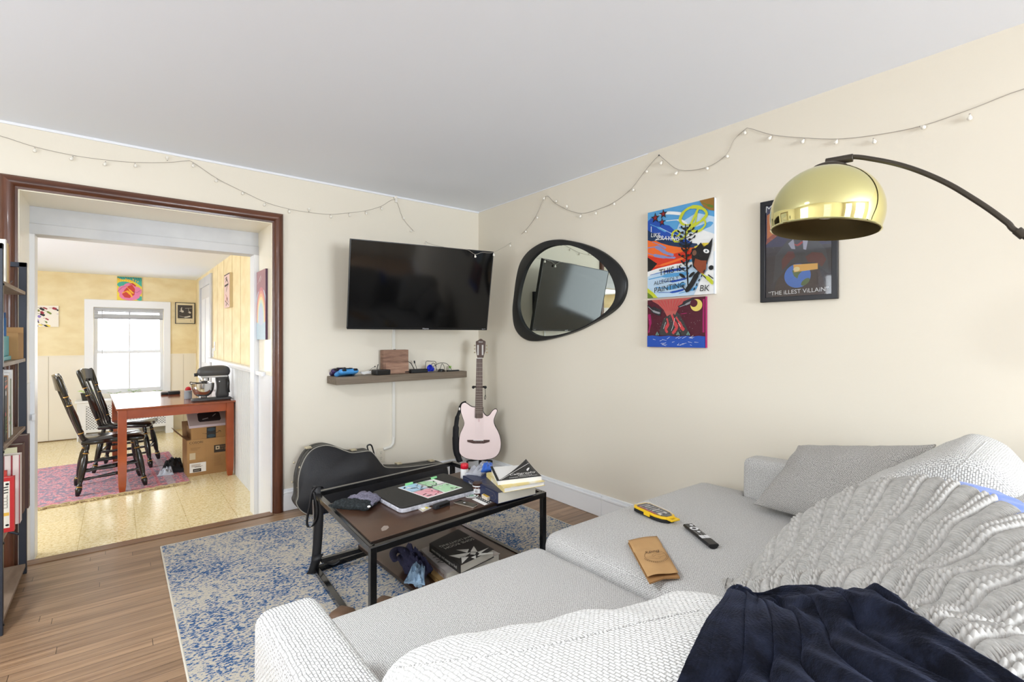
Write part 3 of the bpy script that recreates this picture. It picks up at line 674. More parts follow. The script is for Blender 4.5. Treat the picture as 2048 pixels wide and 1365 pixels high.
# tree
L += [(blkp,'s',[(.6,.78),(.6,.6),(.615,.4),(.63,.2),(.64,.04)],[.005,.008,.01,.01,.004])]
for y,wd in ((.74,.06),(.70,.11),(.66,.16),(.61,.13),(.55,.08),(.5,.05),(.44,.09),(.36,.05),(.30,.08)):
    for sg in (-1,1):
        L.append((blkp,'s',[(.605,y-.035),(.605+sg*wd*.6,y-.01),(.605+sg*wd,y+.02)],[.004,.004,.002],1))
        L.append((blkp,'p',blob(.605+sg*wd,y+.015,.020,.011,8,sg*.8))); L.append((blkp,'p',blob(.605+sg*wd*.45,y-.005,.022,.012,8)))
L += [(blkp,'p',blob(.56,.22,.05,.018,10,-.5)),(blkp,'p',blob(.7,.22,.05,.018,10,.5)),(blkp,'s',[(.55,.12),(.62,.06),(.7,.12),(.78,.22),(.86,.27)],[.006,.03,.03,.02,.006],1)]
# dog head
L += [(blkp,'p',[(.7,.5),(.76,.5),(.83,.55),(.87,.5),(.93,.52),(.99,.58),(.98,.5),(.96,.42),(.92,.34),(.86,.25),(.8,.24),(.72,.3),(.7,.4)]),(brn,'p',[(.75,.39),(.83,.36),(.91,.35),(.9,.26),(.86,.2),(.78,.26),(.73,.32)]),(C('tan',120,80,60),'p',blob(.74,.45,.03,.03,10)),
 (white,'p',blob(.905,.45,.042,.022,14,-.3)),(C('grey_iris',90,100,104),'p',blob(.905,.45,.014,.012,10)),(blkp,'p',blob(.97,.27,.035,.025,12)),(blkp,'s',[(.86,.2),(.93,.14),(1,.1)],.006),(lime,'s',[(.84,.22),(.92,.17),(1,.1)],[.006,.02,.01],1),(blkp,'s',[(.93,.2),(1,.155)],.006)]
for k in range(5): L.append((blkp,'s',[(.73+k*.035,.05+k*.045),(.745+k*.035,.075+k*.045)],.007))
L += [(white,'t','I',.08,.79,.05),(white,'t','LIKE',.15,.715,.036,-.15),(white,'t','SPRAYING',.34,.655,.036,-.2,.1),(white,'s',[(.14,.66),(.3,.655),(.52,.63)],.003),(blkp,'t','THIS IS',.38,.29,.052,.1,.1),(blkp,'t','ALLEGEDLY  A',.36,.185,.033,.12,.1),(blkp,'t','PAINTING',.36,.10,.046,.1,.1),(blkp,'t','BK',.88,.06,.05,-.05,.1)]
paint(s, L, W, Hh, M); s.build('canvas', t, smooth=False)
# volcano
mag, mar, rck, smo = C('magenta',158,14,92), C('maroon',78,8,34), C('rock',58,56,58), C('smoke',40,40,46)
t, M, W, Hh, s = canvas_right('painting', 'small maroon volcano painting with yellow moon and blue water', 'painting', 1.887, 1.497, 1.179, 1.470, .02, mag)
lav, cor, pal = C('lava',196,66,70), C('coral',186,92,86), C('moon',226,206,104)
L = [(mar,'p',[(0,0),(1,0),(1,1),(0,1)]),(mag,'s',[(.02,.3),(.05,.5),(.03,.7)],[.01,.02,.01],1),(mag,'s',[(.97,.3),(.97,.6),(.975,.95)],[.012,.012,.012]),(mag,'s',[(.6,.68),(.7,.69)],[.003,.004]),
 (rck,'p',[(.2,.25),(.3,.6),(.44,.72),(.52,.75),(.58,.66),(.66,.5),(.76,.24)]),
 (cor,'p',[(.1,.97),(.2,.9),(.3,.78),(.36,.64),(.42,.68),(.44,.62),(.48,.7),(.5,.66),(.56,.8),(.66,.92),(.8,1),(.08,1)])]
for k in range(9): L.append((lav,'s',[(.2+k*.06,.97),(.34+k*.022,.75)],[.006,.003]))
L += [(lav,'s',[(.36,.6),(.38,.48),(.34,.38),(.37,.3)],[.01,.02,.016,.012],1),(lav,'s',[(.45,.66),(.5,.5),(.53,.4),(.46,.28)],[.014,.022,.018,.014],1),(lav,'s',[(.52,.62),(.58,.5),(.62,.4),(.66,.35)],[.01,.02,.02,.008],1),
 (white,'s',[(.34,.52),(.3,.38)],.002),(white,'s',[(.5,.6),(.47,.44),(.44,.34)],.002),(white,'s',[(.56,.5),(.6,.42)],.002),
 (smo,'s',[(.0,.9),(.1,.8),(.2,.74),(.26,.72)],[.012,.04,.04,.012],1),(smo,'s',[(.56,.82),(.66,.88),(.82,.95)],[.01,.03,.02],1),(C('ash',150,150,156),'s',[(.02,.86),(.12,.76),(.24,.71)],[.004,.012,.004],1),(C('ash',150,150,156),'s',[(.58,.82),(.7,.87),(.85,.95)],[.004,.012,.006],1),
 (pal,'p',blob(.86,.84,.095,.12,24)),(mar,'p',blob(.82,.88,.06,.075,20)),
 (cob,'p',[(0,0),(1,0),(1,.22),(.9,.235),(.8,.22),(.7,.235),(.5,.22),(.4,.24),(.25,.225),(.1,.245),(0,.235)])]
random.seed(3)
for k in range(22):
    x, y = random.uniform(.04,.86), random.uniform(.04,.2); L.append((white,'s',[(x,y),(x+random.uniform(.02,.09),y+random.uniform(-.03,.05))],[.002,.006,.001]))
for k in range(40): L.append((white,'p',blob(random.uniform(.03,.94),random.uniform(.3,.75),.0025,.003,6)))
for x in (.2,.57,.74): L.append((C('sage',110,150,140),'s',[(x-.02,.25),(x,.32),(x+.02,.25)],[.01,.004,.01]))
paint(s, L, W, Hh, M); s.build('canvas', t, smooth=False)
# framed poster behind the lamp
y0, y1, z0, z1 = 1.193, .843, 1.418, 1.935
t = thing('framed_poster', 'dark framed poster with a globe and white lettering hanging behind the gold lamp', 'poster', (XR,(y0+y1)/2,z0))
fm = mat('poster_frame_black', (20,20,26), .35); f = .024; s = MB()
for a,b,c_,d in ((y1,y0,z0,z0+f),(y1,y0,z1-f,z1),(y1,y1+f,z0,z1),(y0-f,y0,z0,z1)): s.box((XR-.022,a,c_),(XR-.001,b,d), fm)
s.build('frame', t, bev=.002)
W, Hh = y0-y1-2*f, z1-z0-2*f; M = frame_M((XR-.010,y0-f,z0+f),(0,-1,0),(0,0,1)); s = MB().box((XR-.010,y1+f,z0+f),(XR-.004,y0-f,z1-f), C('poster_dark',46,36,48))
pd, pb, mr = C('poster_purple',48,44,86), C('poster_brown',62,44,42), C('poster_maroon',96,40,40)
L = [(pd,'p',[(0,.55),(1,.5),(1,1),(0,1)]),(pb,'p',[(.1,0),(.95,0),(.8,.3),(.25,.3)]),(C('poster_orange',214,120,50),'p',[(.02,.64),(.2,.72),(.2,.96),(.02,.9)]),(C('poster_orange2',160,70,40),'p',[(.0,.58),(.24,.68),(.2,.72),(.02,.64)]),
 (C('poster_grey',58,58,66),'p',[(.16,.45),(.35,.6),(.75,.6),(.92,.44),(.96,.2),(.7,.34),(.4,.34),(.12,.14)]),
 (mr,'p',[(.26,.4),(.36,.48),(.44,.47),(.47,.41),(.4,.38),(.3,.3),(.26,.28)]),(mr,'p',[(.62,.4),(.72,.44),(.86,.42),(.92,.35),(.86,.28),(.76,.33),(.66,.34)]),(C('mouth_red',170,40,40),'s',[(.42,.56),(.5,.53),(.58,.56)],[.006,.01,.004],1),
 (C('lav_grey',170,170,190),'p',[(.36,.56),(.44,.6),(.47,.49),(.41,.5)]),(C('lav_grey',170,170,190),'p',[(.58,.6),(.66,.57),(.63,.47),(.59,.48)]),
 (C('globe_blue',78,128,214),'p',blob(.5,.21,.2,.125,32)),(C('globe_green',96,118,70),'p',[(.42,.27),(.5,.28),(.58,.26),(.52,.22),(.5,.18),(.45,.21)]),(C('globe_green',96,118,70),'p',blob(.62,.14,.07,.03,12,.4)),(C('flame',246,190,96),'p',[(.44,.33),(.8,.32),(.8,.26),(.45,.25)]),(C('flame_core',255,232,170),'p',blob(.49,.28,.05,.025,14)),
 (white,'t','“THE iLLEST ViLLAiN”',.5,.045,.029,.02,.0),(white,'t','MF',.09,.965,.05,.05,.1)]
for k in range(30): L.append((white,'p',blob(random.uniform(.02,.5),random.uniform(.5,.95),.003,.002,6)))
paint(s, L, W, Hh, M); s.build('print', t, smooth=False)
MB().box((XR-.014,y1+f,z0+f),(XR-.0125,y0-f,z1-f), mat('picture_glass', (255,255,255), .03, trans=1, ior=1.45)).build('glazing', t)
# ---- string lights
cordpx = [('b',-60,262),('b',0,272),('b',70,294),('b',147,311),('b',212,320),('b',270,325),('b',335,325),('b',372,322),('b',386,325),('b',435,358),('b',485,383),('b',532,405),('b',577,418),('b',618,425),('b',660,429),('b',697,426),('b',730,422),('b',762,413),('b',790,400),('b',805,435),('b',825,460),('b',852,484),('t',880,493),('t',912,497),('t',935,500),('t',950,509),('t',965,505),('t',987,505),('r',1020,487),('r',1050,462),('r',1072,432),('r',1091,393),('r',1110,407),('r',1135,420),('r',1163,427),('r',1193,420),('r',1228,405),('r',1262,378),('r',1290,342),('r',1316,313),('r',1327,318),('r',1358,340),('r',1410,336),('r',1450,312),('r',1468,280),('r',1490,259),('r',1500,257),('r',1545,270),('r',1610,276),('r',1675,278),('r',1745,271),('r',1840,253),('r',1940,219),('r',2048,178),('r',2140,165)]
tvn = Vector((math.sin(yaw),-math.cos(yaw),0)); 
def ontv(u,v,off=.012):
    d = Vector(ray(u,v)); nn = (up.cross(ux)).normalized(); o_ = Vector((0,0,CZ)); pc = Vector((1.806,3.315,1.608)); nz = ux.cross(up)
    k = (pc+nz*off-o_).dot(nz)/d.dot(nz); return o_+d*k
def on(s_,u,v): return ony(u,v,YB-.006) if s_=='b' else onx(u,v,XR-.006) if s_=='r' else ontv(u,v)
t = thing('string_lights', 'string of small round white bulbs swagged along both walls near the ceiling', 'string lights', (XR,YB,2.2))
cm = mat('cord_grey', (168,160,150), .5)
P3 = [on(*q) for q in cordpx]; MB().tube(catmull(P3,4), .0014, cm, 6).build('cord', t)
bulbpx = [('b',70,303),('b',143,319),('b',210,330),('b',271,333),('b',334,316),('b',386,333),('b',432,363),('b',485,388),('b',528,411),('b',578,425),('b',617,419),('b',661,435),('b',699,432),('b',732,428),('b',763,419),('b',789,396),('b',807,438),('b',821,463),('b',851,487),('t',950,514),('t',987,511),('r',1022,492),('r',1053,464),('r',1076,436),('r',1089,398),('r',1114,403),('r',1135,413),('r',1162,434),('r',1193,428),('r',1230,409),('r',1268,381),('r',1295,344),('r',1323,328),('r',1353,348),('r',1416,338),('r',1456,314),('r',1491,267),('r',1540,278),('r',1606,285),('r',1673,286),('r',1750,285),('r',1848,256),('r',1940,238)]
frost = mat('frosted_bulb', (240,236,226), .35, spec=.5)
for s_,u,v in bulbpx:
    p = on(s_,u,v); p = p+(Vector((0,-.008,0)) if s_=='b' else Vector((-.008,0,0)) if s_=='r' else Vector((0,-.004,0)))
    q = min(P3, key=lambda a:(a-p).length); d = (q-p); d = d.normalized() if d.length > .004 else Vector((0,0,1))
    o = MB().turned(p-d*.0085, p+d*.014, [(0,.0005),(.06,.0045),(.2,.0078),(.38,.0088),(.6,.0074),(.8,.0045),(1,.0035)], frost, 12).build('bulb', t)
    MB().cyl(p+d*.012, p+d*.020, .0028, cm, 6).build('socket', o)
single(MB().ball(onx(1318,311,XR-.004),(.004,.005,.005),blk,8,6), 'wall_hook', 'tiny black hook holding the string lights highest on the right wall', 'hook', onx(1318,311,XR))
single(MB().box(ony(792,402,YB-.012)-Vector((.007,0,.012)), ony(792,392,YB)+Vector((.007,0,0)), mat('clear_hook',(232,228,220),.3)), 'wall_hook', 'clear adhesive hook holding the string lights above the television', 'hook', ony(792,398), bev=.002)
# ---- arc lamp
lc = Vector((1.485,.515,1.527))
t = thing('arc_floor_lamp', 'arc floor lamp with polished gold dome shade and dark bronze arm', 'lamp', (1.80,-.95,0))
gold = mat('polished_brass', (226,220,158), .045, metal=1); gin = mat('shade_inside_bronze', (112,98,66), .5, metal=.6)
tl = Matrix.Translation(lc) @ Matrix.Rotation(R(6),4,Vector((.6244,.7811,0))) 
Rr_ = .133
pr = [(Rr_*math.sin(R(a)), .0445+Rr_*math.cos(R(a))*.96) for a in range(110,5,-5)]+[(.012,.0445+Rr_*.96)]
pr[0] = (.1265,.0)
s = MB().lathe(pr, gold, 64, tl, cap=False); so = s.build('shade', t, sharp=80)
MB().lathe([(r-.002,z-.001) for r,z in pr], gin, 64, tl, cap=False).build('shade_lining', t, sharp=80)
MB().lathe([(.1265,0),(.1288,.001),(.1272,.004),(.1245,.001),(.1265,0)], gold, 64, tl, cap=False).build('rim', so)
br = mat('dark_bronze', (62,56,48), .4, metal=.4)
zt = .0445+Rr_*.96
MB().lathe([(.045,zt-.012),(.040,zt-.001),(.026,zt+.006),(.012,zt+.009),(.011,zt+.016)], br, 28, tl).build('cap', t)
top = tl @ Vector((0,0,zt+.014))
hd = Vector((.22,-.97,0)).normalized()
def inplane(u, v):
    d = Vector(ray(u,v)); nn = Vector((-hd.y,hd.x,0)); k = (Vector((top.x,top.y,0))).dot(nn)/Vector((d.x,d.y,0)).dot(nn); return Vector((0,0,CZ))+d*k
arcp = [inplane(*q) for q in ((1702,314),(1748,319),(1800,330),(1850,347),(1900,370),(1945,397),(1980,420),(2015,446),(2045,470))]
last = arcp[-1]; base = Vector((1.80,-.95,0)); 
ext = [last+Vector((.03,-.12,-.10)), Vector((1.70,-.42,1.22)), Vector((1.77,-.70,.86)), Vector((1.80,-.90,.45)), Vector((1.80,-.95,.06))]
MB().tube(catmull([top+Vector((0,0,.002))+hd*-.006]+arcp+ext,6), .0062, br, 12).build('arm', t)
hb = top-hd*.012
MB().cyl(hb, hb+hd*.062+Vector((0,0,-.001)), .0105, br, 16).build('arm_socket', t, bev=.002)
k = arcp[-1]; MB().cyl(arcp[-2]+(arcp[-1]-arcp[-2])*.6, arcp[-1]+(arcp[-1]-arcp[-2])*.15, .0095, br, 14).build('joint', t, bev=.001)
MB().lathe([(.15,0),(.155,.004),(.155,.05),(.15,.055),(.02,.055),(.014,.062)], mat('grey_marble',(200,198,196),.2,var=(6,(150,150,150))), 40, Matrix.Translation(base)).build('base', t)
MB().lathe([(.001,.03),(.02,.035),(.03,.06),(.022,.09),(.014,.1),(.014,.16)], whitep, 20, tl).build('light_bulb', t)
# ================================================================ KITCHEN THINGS
cherry = mat('cherry_wood', (176,86,42), .34, var=(5,(146,66,32),(1,1,1),.3,.7), coat=.3)
cherry_top = mat('cherry_table_top', (156,84,52), .16, var=(5,(132,66,40),(4,.6,1),.3,.7), coat=.3)
t = thing('dining_table', 'reddish brown wooden kitchen table with tapered square legs', 'table', (.428,6.25,KF), R(2))
TW, TD, TT = .925, 1.5, .74
MB().box((-TW/2,-TD/2,TT-.018),(TW/2,TD/2,TT), cherry_top).build('tabletop', t, world=False, bev=.004)
for nm,a,b in (('apron',(-TW/2+.05,-TD/2+.03),(TW/2-.05,-TD/2+.05)),('apron',(-TW/2+.05,TD/2-.05),(TW/2-.05,TD/2-.03)),('apron',(-TW/2+.03,-TD/2+.05),(-TW/2+.05,TD/2-.05)),('apron',(TW/2-.05,-TD/2+.05),(TW/2-.03,TD/2-.05))):
    MB().box((a[0],a[1],TT-.098),(b[0],b[1],TT-.018), cherry).build(nm, t, world=False)
for sx_,sy_ in ((-1,-1),(1,-1),(1,1),(-1,1)):
    x, y = sx_*(TW/2-.045), sy_*(TD/2-.045); s = MB(); vs = []
    for z,h_ in ((TT-.018,.031),(.2,.031),(.06,.027),(0,.02)): vs += [(x+i*h_,y+j*h_,z) for i,j in ((-1,-1),(1,-1),(1,1),(-1,1))]
    fs = [(l*4+i,(l+1)*4+i,(l+1)*4+(i+1)%4,l*4+(i+1)%4) for l in range(3) for i in range(4)]+[(0,1,2,3),(15,14,13,12)]
    s.add(vs, fs, cherry); s.build('leg', t, world=False, bev=.002)
# turned black chairs with gold rings
cb_ = mat('black_chair_paint', (20,18,17), .22, coat=.4); cg = mat('gold_chair_ring', (190,150,80), .35, metal=.6)
def spun(s, p, q, r, rings=()):
    pr = [(0,r*.55),(.05,r*.8),(.13,r*1.05),(.17,r*.7),(.19,r*.9),(.22,r*.6),(.3,r*.85),(.5,r*1.1),(.7,r*1.0),(.8,r*.6),(.83,r*.8),(.86,r*.6),(.9,r*.8),(1,r*.7)]
    s.turned(p,q,pr,cb_,12)
    for a in rings:
        P_, Q = Vector(p), Vector(q); k = P_.lerp(Q,a); d = (Q-P_).normalized()*.004; s.turned(k-d,k+d,[(0,r*.86),(.5,r*.96),(1,r*.86)],cg,12)
def make_chair():
    t = thing('dining_chair', '', 'chair', (0,0,0))
    seat = [(-.21,-.16),(-.2,-.19),(-.1,-.2),(.0,-.18),(.1,-.215),(.2,-.225),(.235,-.17),(.225,-.08),(.24,0),(.225,.08),(.235,.17),(.2,.225),(.1,.215),(0,.18),(-.1,.2),(-.2,.19),(-.21,.16),(-.225,0)]
    MB().prism([(p[0],p[1]) for p in catmull(seat,4,True)], .425, .462, cb_, bev=.008).build('seat', t, world=False, sharp=60)
    for a,b in ((-1,-1),(-1,1),(1,-1),(1,1)):
        s = MB(); spun(s, (a*.235,b*.21,0), (a*.165,b*.15,.43), .024, (.17,.81)); s.build('leg', t, world=False)
    for b in (-1,1):
        s = MB(); spun(s, (-.215,b*.19,.13),(.215,b*.19,.16), .014); s.build('stretcher', t, world=False)
        s = MB(); spun(s, (-.208,b*.185,.2),(.208,b*.185,.22), .013); s.build('stretcher', t, world=False)
    for a in (-1,1):
        s = MB(); spun(s, (a*.2,-.19,.2),(a*.2,.19,.2), .013); s.build('stretcher', t, world=False)
    for b in (-1,1):
        s = MB(); p, q = Vector((-.19,b*.165,.455)), Vector((-.36,b*.2,1.03))
        pr = [(0,.012),(.06,.02),(.12,.013),(.14,.018),(.3,.022),(.55,.015),(.57,.019),(.6,.013),(.68,.013),(.7,.019),(.73,.02),(.95,.021),(1,.012)]
        s.turned(p,q,pr,cb_,14)
        for k in (.13,.56,.69): kk = p.lerp(q,k); d = (q-p).normalized()*.004; s.turned(kk-d,kk+d,[(0,.0185),(.5,.0205),(1,.0185)],cg,14)
        s.build('back_post', t, world=False)
    for k in range(5):
        y = (k-2)*.062; s = MB(); s.turned((-.195-.012*(1-abs(k-2)/2),y*.85,.455),(-.335-.03*(1-(k-2)**2/4),y,.93),[(0,.007),(.15,.011),(.5,.012),(.8,.009),(1,.008)],cb_,10); s.build('spindle', t, world=False)
    s = MB(); vs = []; N = 12
    for j in range(N+1):
        y = -.185+.37*j/N; bow = .035*(1-(2*j/N-1)**2)
        for dx,z in ((0,.90),(-.02,.90),(-.045,1.01),(-.022,1.02)): vs.append((-.32-bow+dx,y,z+.02*(1-(2*j/N-1)**2)*(1 if z > .95 else 0)))
    fs = [(j*4+i,(j+1)*4+i,(j+1)*4+(i+1)%4,j*4+(i+1)%4) for j in range(N) for i in range(4)]+[(0,1,2,3),tuple(N*4+i for i in (3,2,1,0))]
    s.add(vs,fs,cb_); s.build('crest_rail', t, world=False, bev=.003)
    return t
KFc = KF+.006
ch = make_chair(); ch.location = (-.045,5.83,KFc); ch.rotation_euler.z = R(4)
ch['label'] = 'black turned wooden chair with gold rings, the nearer of the pair at the kitchen table'; ch['group'] = 'black kitchen chairs'
copy_tree(ch, (.09,6.62,KFc), R(-12), 'black turned wooden chair with gold rings, the farther one beside the radiator cover')
# persian style rug
def persian():
    m = bpy.data.materials.new('pink_red_persian'); m.use_nodes = True; nt = m.node_tree; b = nt.nodes['Principled BSDF']; b.inputs['Roughness'].default_value = .95
    tc = nd(nt,'ShaderNodeTexCoord'); v = nd(nt,'ShaderNodeTexVoronoi'); v.inputs['Scale'].default_value = 34; nt.links.new(tc.outputs['Object'], v.inputs['Vector'])
    n = nd(nt,'ShaderNodeTexNoise'); n.inputs['Scale'].default_value = 16; n.inputs['Detail'].default_value = 4; nt.links.new(tc.outputs['Object'], n.inputs['Vector'])
    mx = nd(nt,'ShaderNodeMath', operation='ADD'); nt.links.new(v.outputs['Distance'], mx.inputs[0]); nt.links.new(n.outputs[0], mx.inputs[1])
    r = nd(nt,'ShaderNodeValToRGB'); r.color_ramp.interpolation = 'CONSTANT'; e = r.color_ramp.elements; e[0].color = lin((186,104,120)); e[1].position = .66; e[1].color = lin((222,150,162))
    for p,c_ in ((.80,(234,190,194)),(.88,(150,104,124)),(.93,(226,158,168)),(1.0,(150,140,158))): x = e.new(min(p,1)); x.color = lin(c_)
    sc_ = nd(nt,'ShaderNodeMath', operation='MULTIPLY'); sc_.inputs[1].default_value = .95; nt.links.new(mx.outputs[0], sc_.inputs[0]); nt.links.new(sc_.outputs[0], r.inputs[0]); nt.links.new(r.outputs[0], b.inputs['Base Color'])
    return m
pm = persian(); pg = mat('rug_band_grey', (168,160,176), .95, var=(60,(214,190,196))); pp = mat('rug_band_pink', (226,164,172), .95, var=(50,(190,96,112)))
t = thing('persian_rug', 'pink and red patterned rug with fringe under the kitchen table', 'rug', (-.55,6.2,KF))
q = [(-1.9,5.22),(.54,5.50),(.48,7.14),(-1.97,6.92)]; o0 = Vector((q[0][0],q[0][1],0))
def rp(u,v): 
    a = Vector(q[0])*(1-u)*(1-v)+Vector(q[1])*u*(1-v)+Vector(q[2])*u*v+Vector(q[3])*(1-u)*v; return (a.x,a.y)
MB().prism([rp(0,0),rp(1,0),rp(1,1),rp(0,1)], KF, KF+.006, pm).build('pile', t)
s = MB()
for a,b,m_ in ((.93,.955,pg),(.90,.91,pp),(.975,.985,pp),(.80,.82,pg),(.785,.79,pp)):
    s.add([(*rp(a,.03),KF+.0064),(*rp(b,.03),KF+.0064),(*rp(b,.97),KF+.0064),(*rp(a,.97),KF+.0064)],[(0,1,2,3)],m_)
for a,b,m_ in ((.05,.065,pp),(.935,.95,pp)):
    s.add([(*rp(0,a),KF+.0062),(*rp(1,a),KF+.0062),(*rp(1,b),KF+.0062),(*rp(0,b),KF+.0062)],[(0,1,2,3)],m_)
for a,b,m_ in ((.50,.53,pg),(.485,.49,pp),(.545,.55,pp)):
    s.add([(*rp(a,.06),KF+.0064),(*rp(b,.06),KF+.0064),(*rp(b+.0,.94),KF+.0064),(*rp(a+.0,.94),KF+.0064)],[(0,1,2,3)],m_)
s.build('border_bands', t)
fr_m = mat('fringe_tan', (196,176,136), .9); s = MB(); random.seed(5)
for k in range(150):
    u = .2+.8*k/150; x,y = rp(u,0); pts = [(x,y+.01,KF+.008)]
    ang = random.uniform(-1.2,1.2)+ -1.57
    for j in range(3): x += .016*math.cos(ang); y += .016*math.sin(ang)*.8; ang += random.uniform(-.5,.5); pts.append((x,y,KF+.005+.006*random.random()))
    s.tube(pts,.004,fr_m,5)
s.tube([(*rp(.2+.8*i/60,.004+.004*math.sin(i*1.7)),KF+.01+.004*math.sin(i*2.3)) for i in range(61)], .009, fr_m, 6)
o = s.build('fringe', t)
# radiator cover with pierced grille
rc_m = mat('radiator_cover_white', (236,238,240), .4)
t = thing('radiator_cover', 'white radiator cover with pierced metal grille below the kitchen window', 'radiator cover', (.11,KY-.1,KF))
a,b,yf = -.41,.63,KY-.24; KYm = KY-.026
MB().box((a-.02,yf-.02,.375),(b+.02,KYm,.40), rc_m).build('top', t, bev=.004)
MB().box((a,yf,KF),(a+.09,KYm,.375), rc_m).box((b-.09,yf,KF),(b,KYm,.375), rc_m).box((a,yf,.33),(b,yf+.02,.375), rc_m).box((a+.09,yf,-.02),(b-.09,yf+.02,.02), rc_m).build('case', t)
def grille():
    m = bpy.data.materials.new('pierced_grille'); m.use_nodes = True; nt = m.node_tree; b_ = nt.nodes['Principled BSDF']; b_.inputs['Roughness'].default_value = .5
    tc = nd(nt,'ShaderNodeTexCoord'); mp = nd(nt,'ShaderNodeMapping'); mp.inputs['Scale'].default_value = (42,1,42); mp.inputs['Rotation'].default_value = (0,R(45),0); nt.links.new(tc.outputs['Object'], mp.inputs[0])
    v = nd(nt,'ShaderNodeTexVoronoi'); v.inputs['Scale'].default_value = 1; v.inputs['Randomness'].default_value = 0; nt.links.new(mp.outputs[0], v.inputs['Vector'])
    r = nd(nt,'ShaderNodeValToRGB'); r.color_ramp.elements[0].position = .30; r.color_ramp.elements[0].color = lin((120,122,128)); r.color_ramp.elements[1].position = .36; r.color_ramp.elements[1].color = lin((228,230,234))
    nt.links.new(v.outputs['Distance'], r.inputs[0]); nt.links.new(r.outputs[0], b_.inputs['Base Color']); return m
MB().box((a+.09,yf+.008,.02),(b-.09,yf+.012,.33), grille()).build('grille', t)
# sill plants
potm = mat('dark_plant_pot', (46,44,42), .6); leaf = mat('young_leaf_green', (110,150,50), .5); leaf2 = mat('bright_leaf_green', (170,210,60), .45)
def plant(x, y, z, r, hh, lm_, nleaf, label, size):
    t = thing('potted_plant', label, 'plant', (x,y,z), 0, 'kitchen sill plants')
    MB().lathe([(r*.7,0),(r,hh),(r*1.08,hh),(r*1.08,hh+.008),(r*.9,hh+.008),(r*.88,hh-.01),(0.001,hh-.01)], potm, 16).build('pot', t, world=False)
    for k in range(nleaf):
        an = k*2.4; l = size*(.6+.4*random.random()); s = MB(); p0 = Vector((0,0,hh-.008)); d = Vector((math.cos(an),math.sin(an),.9)).normalized()
        mid = p0+d*l*.6; tip = mid+Vector((d.x,d.y,.1))*l*.5; sd = Vector((-d.y,d.x,0)).normalized()*l*.22
        s.tube([p0,p0+d*l*.3,mid],.0015,lm_,5).add([mid,mid+(tip-mid)*.5+sd,tip,mid+(tip-mid)*.5-sd,mid+(tip-mid)*.5+Vector((0,0,l*.05))],[(0,4,1),(1,4,2),(2,4,3),(3,4,0)],lm_); s.build('leaf', t, world=False, solid=.001)
    return t
random.seed(11)
plant(-.325,KY-.16,.40,.05,.09,leaf2,9,'bright green plant in a dark pot at the left end of the radiator cover',.13)
plant(-.03,KY-.12,.40,.045,.05,leaf,6,'small wispy plant on the radiator cover left of the window mullion',.11)
plant(.20,KY-.12,.40,.045,.05,leaf,8,'small plant on the radiator cover near the middle of the window',.14)
plant(.455,KY-.12,.40,.05,.055,leaf,6,'low dark plant on the radiator cover at the right of the window',.1)
# stand mixer
t = thing('stand_mixer', 'dark grey stand mixer with a steel bowl on the kitchen table', 'mixer', (.735,5.68,KF+TT), R(4)); t.scale = (.87,.87,.87)
mg = mat('mixer_graphite', (72,72,74), .38, bump=(300,.05)); steel = mat('polished_steel', (205,205,205), .12, metal=1)
s = MB(); base = [(-.19,-.055),(-.2,0),(-.19,.055),(-.1,.085),(.05,.075),(.17,.085),(.185,0),(.17,-.085),(.05,-.075),(-.1,-.085)]
s.prism([(p[0],p[1]) for p in catmull(base,5,True)],0,.032,mg,bev=.009); s.build('base', t, world=False, sharp=70)
s = MB(); cushion(s,0,0,0,1,1,1,.3,mg,n=14); 
def colv(v):
    z = (v[2]+.5); return (.10+v[0]*(.17-.06*math.sin(z*3.14)), v[1]*.115*(1-.15*math.sin(z*3.1)), .02+z*.27)
s.v = [colv(v) for v in s.v]; s.build('column', t, world=False, sharp=70)
s = MB(); pts = [(-.135,.288),(-.12,.30),(-.07,.305),(0,.305),(.1,.30),(.165,.295)]; rad = [.03,.047,.054,.057,.058,.046]
s.tube(catmull([(x,0,z) for x,z in [(-.145,.29)]+pts+[(.18,.292)]],4), [.004]*2+[.02,.03]+[.04]*2+[.05]*4+[.056]*14+[.05]*1+[.04,.03,.02,.01][:4]+[.004]*0, mg, 20) if False else None
N = 28; cx_ = [ -.15+ .335*i/N for i in range(N+1)]
rad = [.072*(max(0,1-abs((2*i/N-1))**4.0))**.5*(1-.12*(1-i/N)) +.001 for i in range(N+1)]
s.tube([(x,0,.322+.004*math.sin(i/N*3)) for i,x in enumerate(cx_)], rad, mg, 24); s.build('motor_head', t, world=False, sharp=80)
MB().box((-.125,-.066,.262),(.145,.066,.283), steel).build('trim_band', t, world=False, bev=.003)
s = MB(); s.cyl((-.175,0,.295),(-.14,0,.297),.018,blk,20); s.build('hub_knob', t, world=False)
MB().lathe([(.045,.225),(.047,.262),(.044,.268)],steel,24,Matrix.Translation((-.075,0,0))).build('beater_hub', t, world=False)
MB().lathe([(.03,.21),(.03,.228)],blk_m,20,Matrix.Translation((-.075,0,0))).cyl((-.075,0,.1),(-.075,0,.22),.006,steel,10).build('beater_shaft', t, world=False)
s = MB(); pr = [(.045,.034),(.05,.038),(.04,.05),(.062,.058),(.085,.08),(.104,.12),(.11,.16),(.112,.198),(.116,.2),(.113,.202),(.108,.196),(.1,.12),(.08,.08),(.03,.06),(.001,.058)]
s.lathe(pr,steel,40,Matrix.Translation((-.09,0,0))); bo = s.build('bowl', t, world=False, sharp=60)
MB().tube(catmull([(-.195,-.02,.19),(-.215,-.03,.2),(-.215,-.03,.222),(-.19,-.02,.215),(-.1,-.09,.205)],5),.004,blk_m,8).build('bowl_handle', t, world=False)
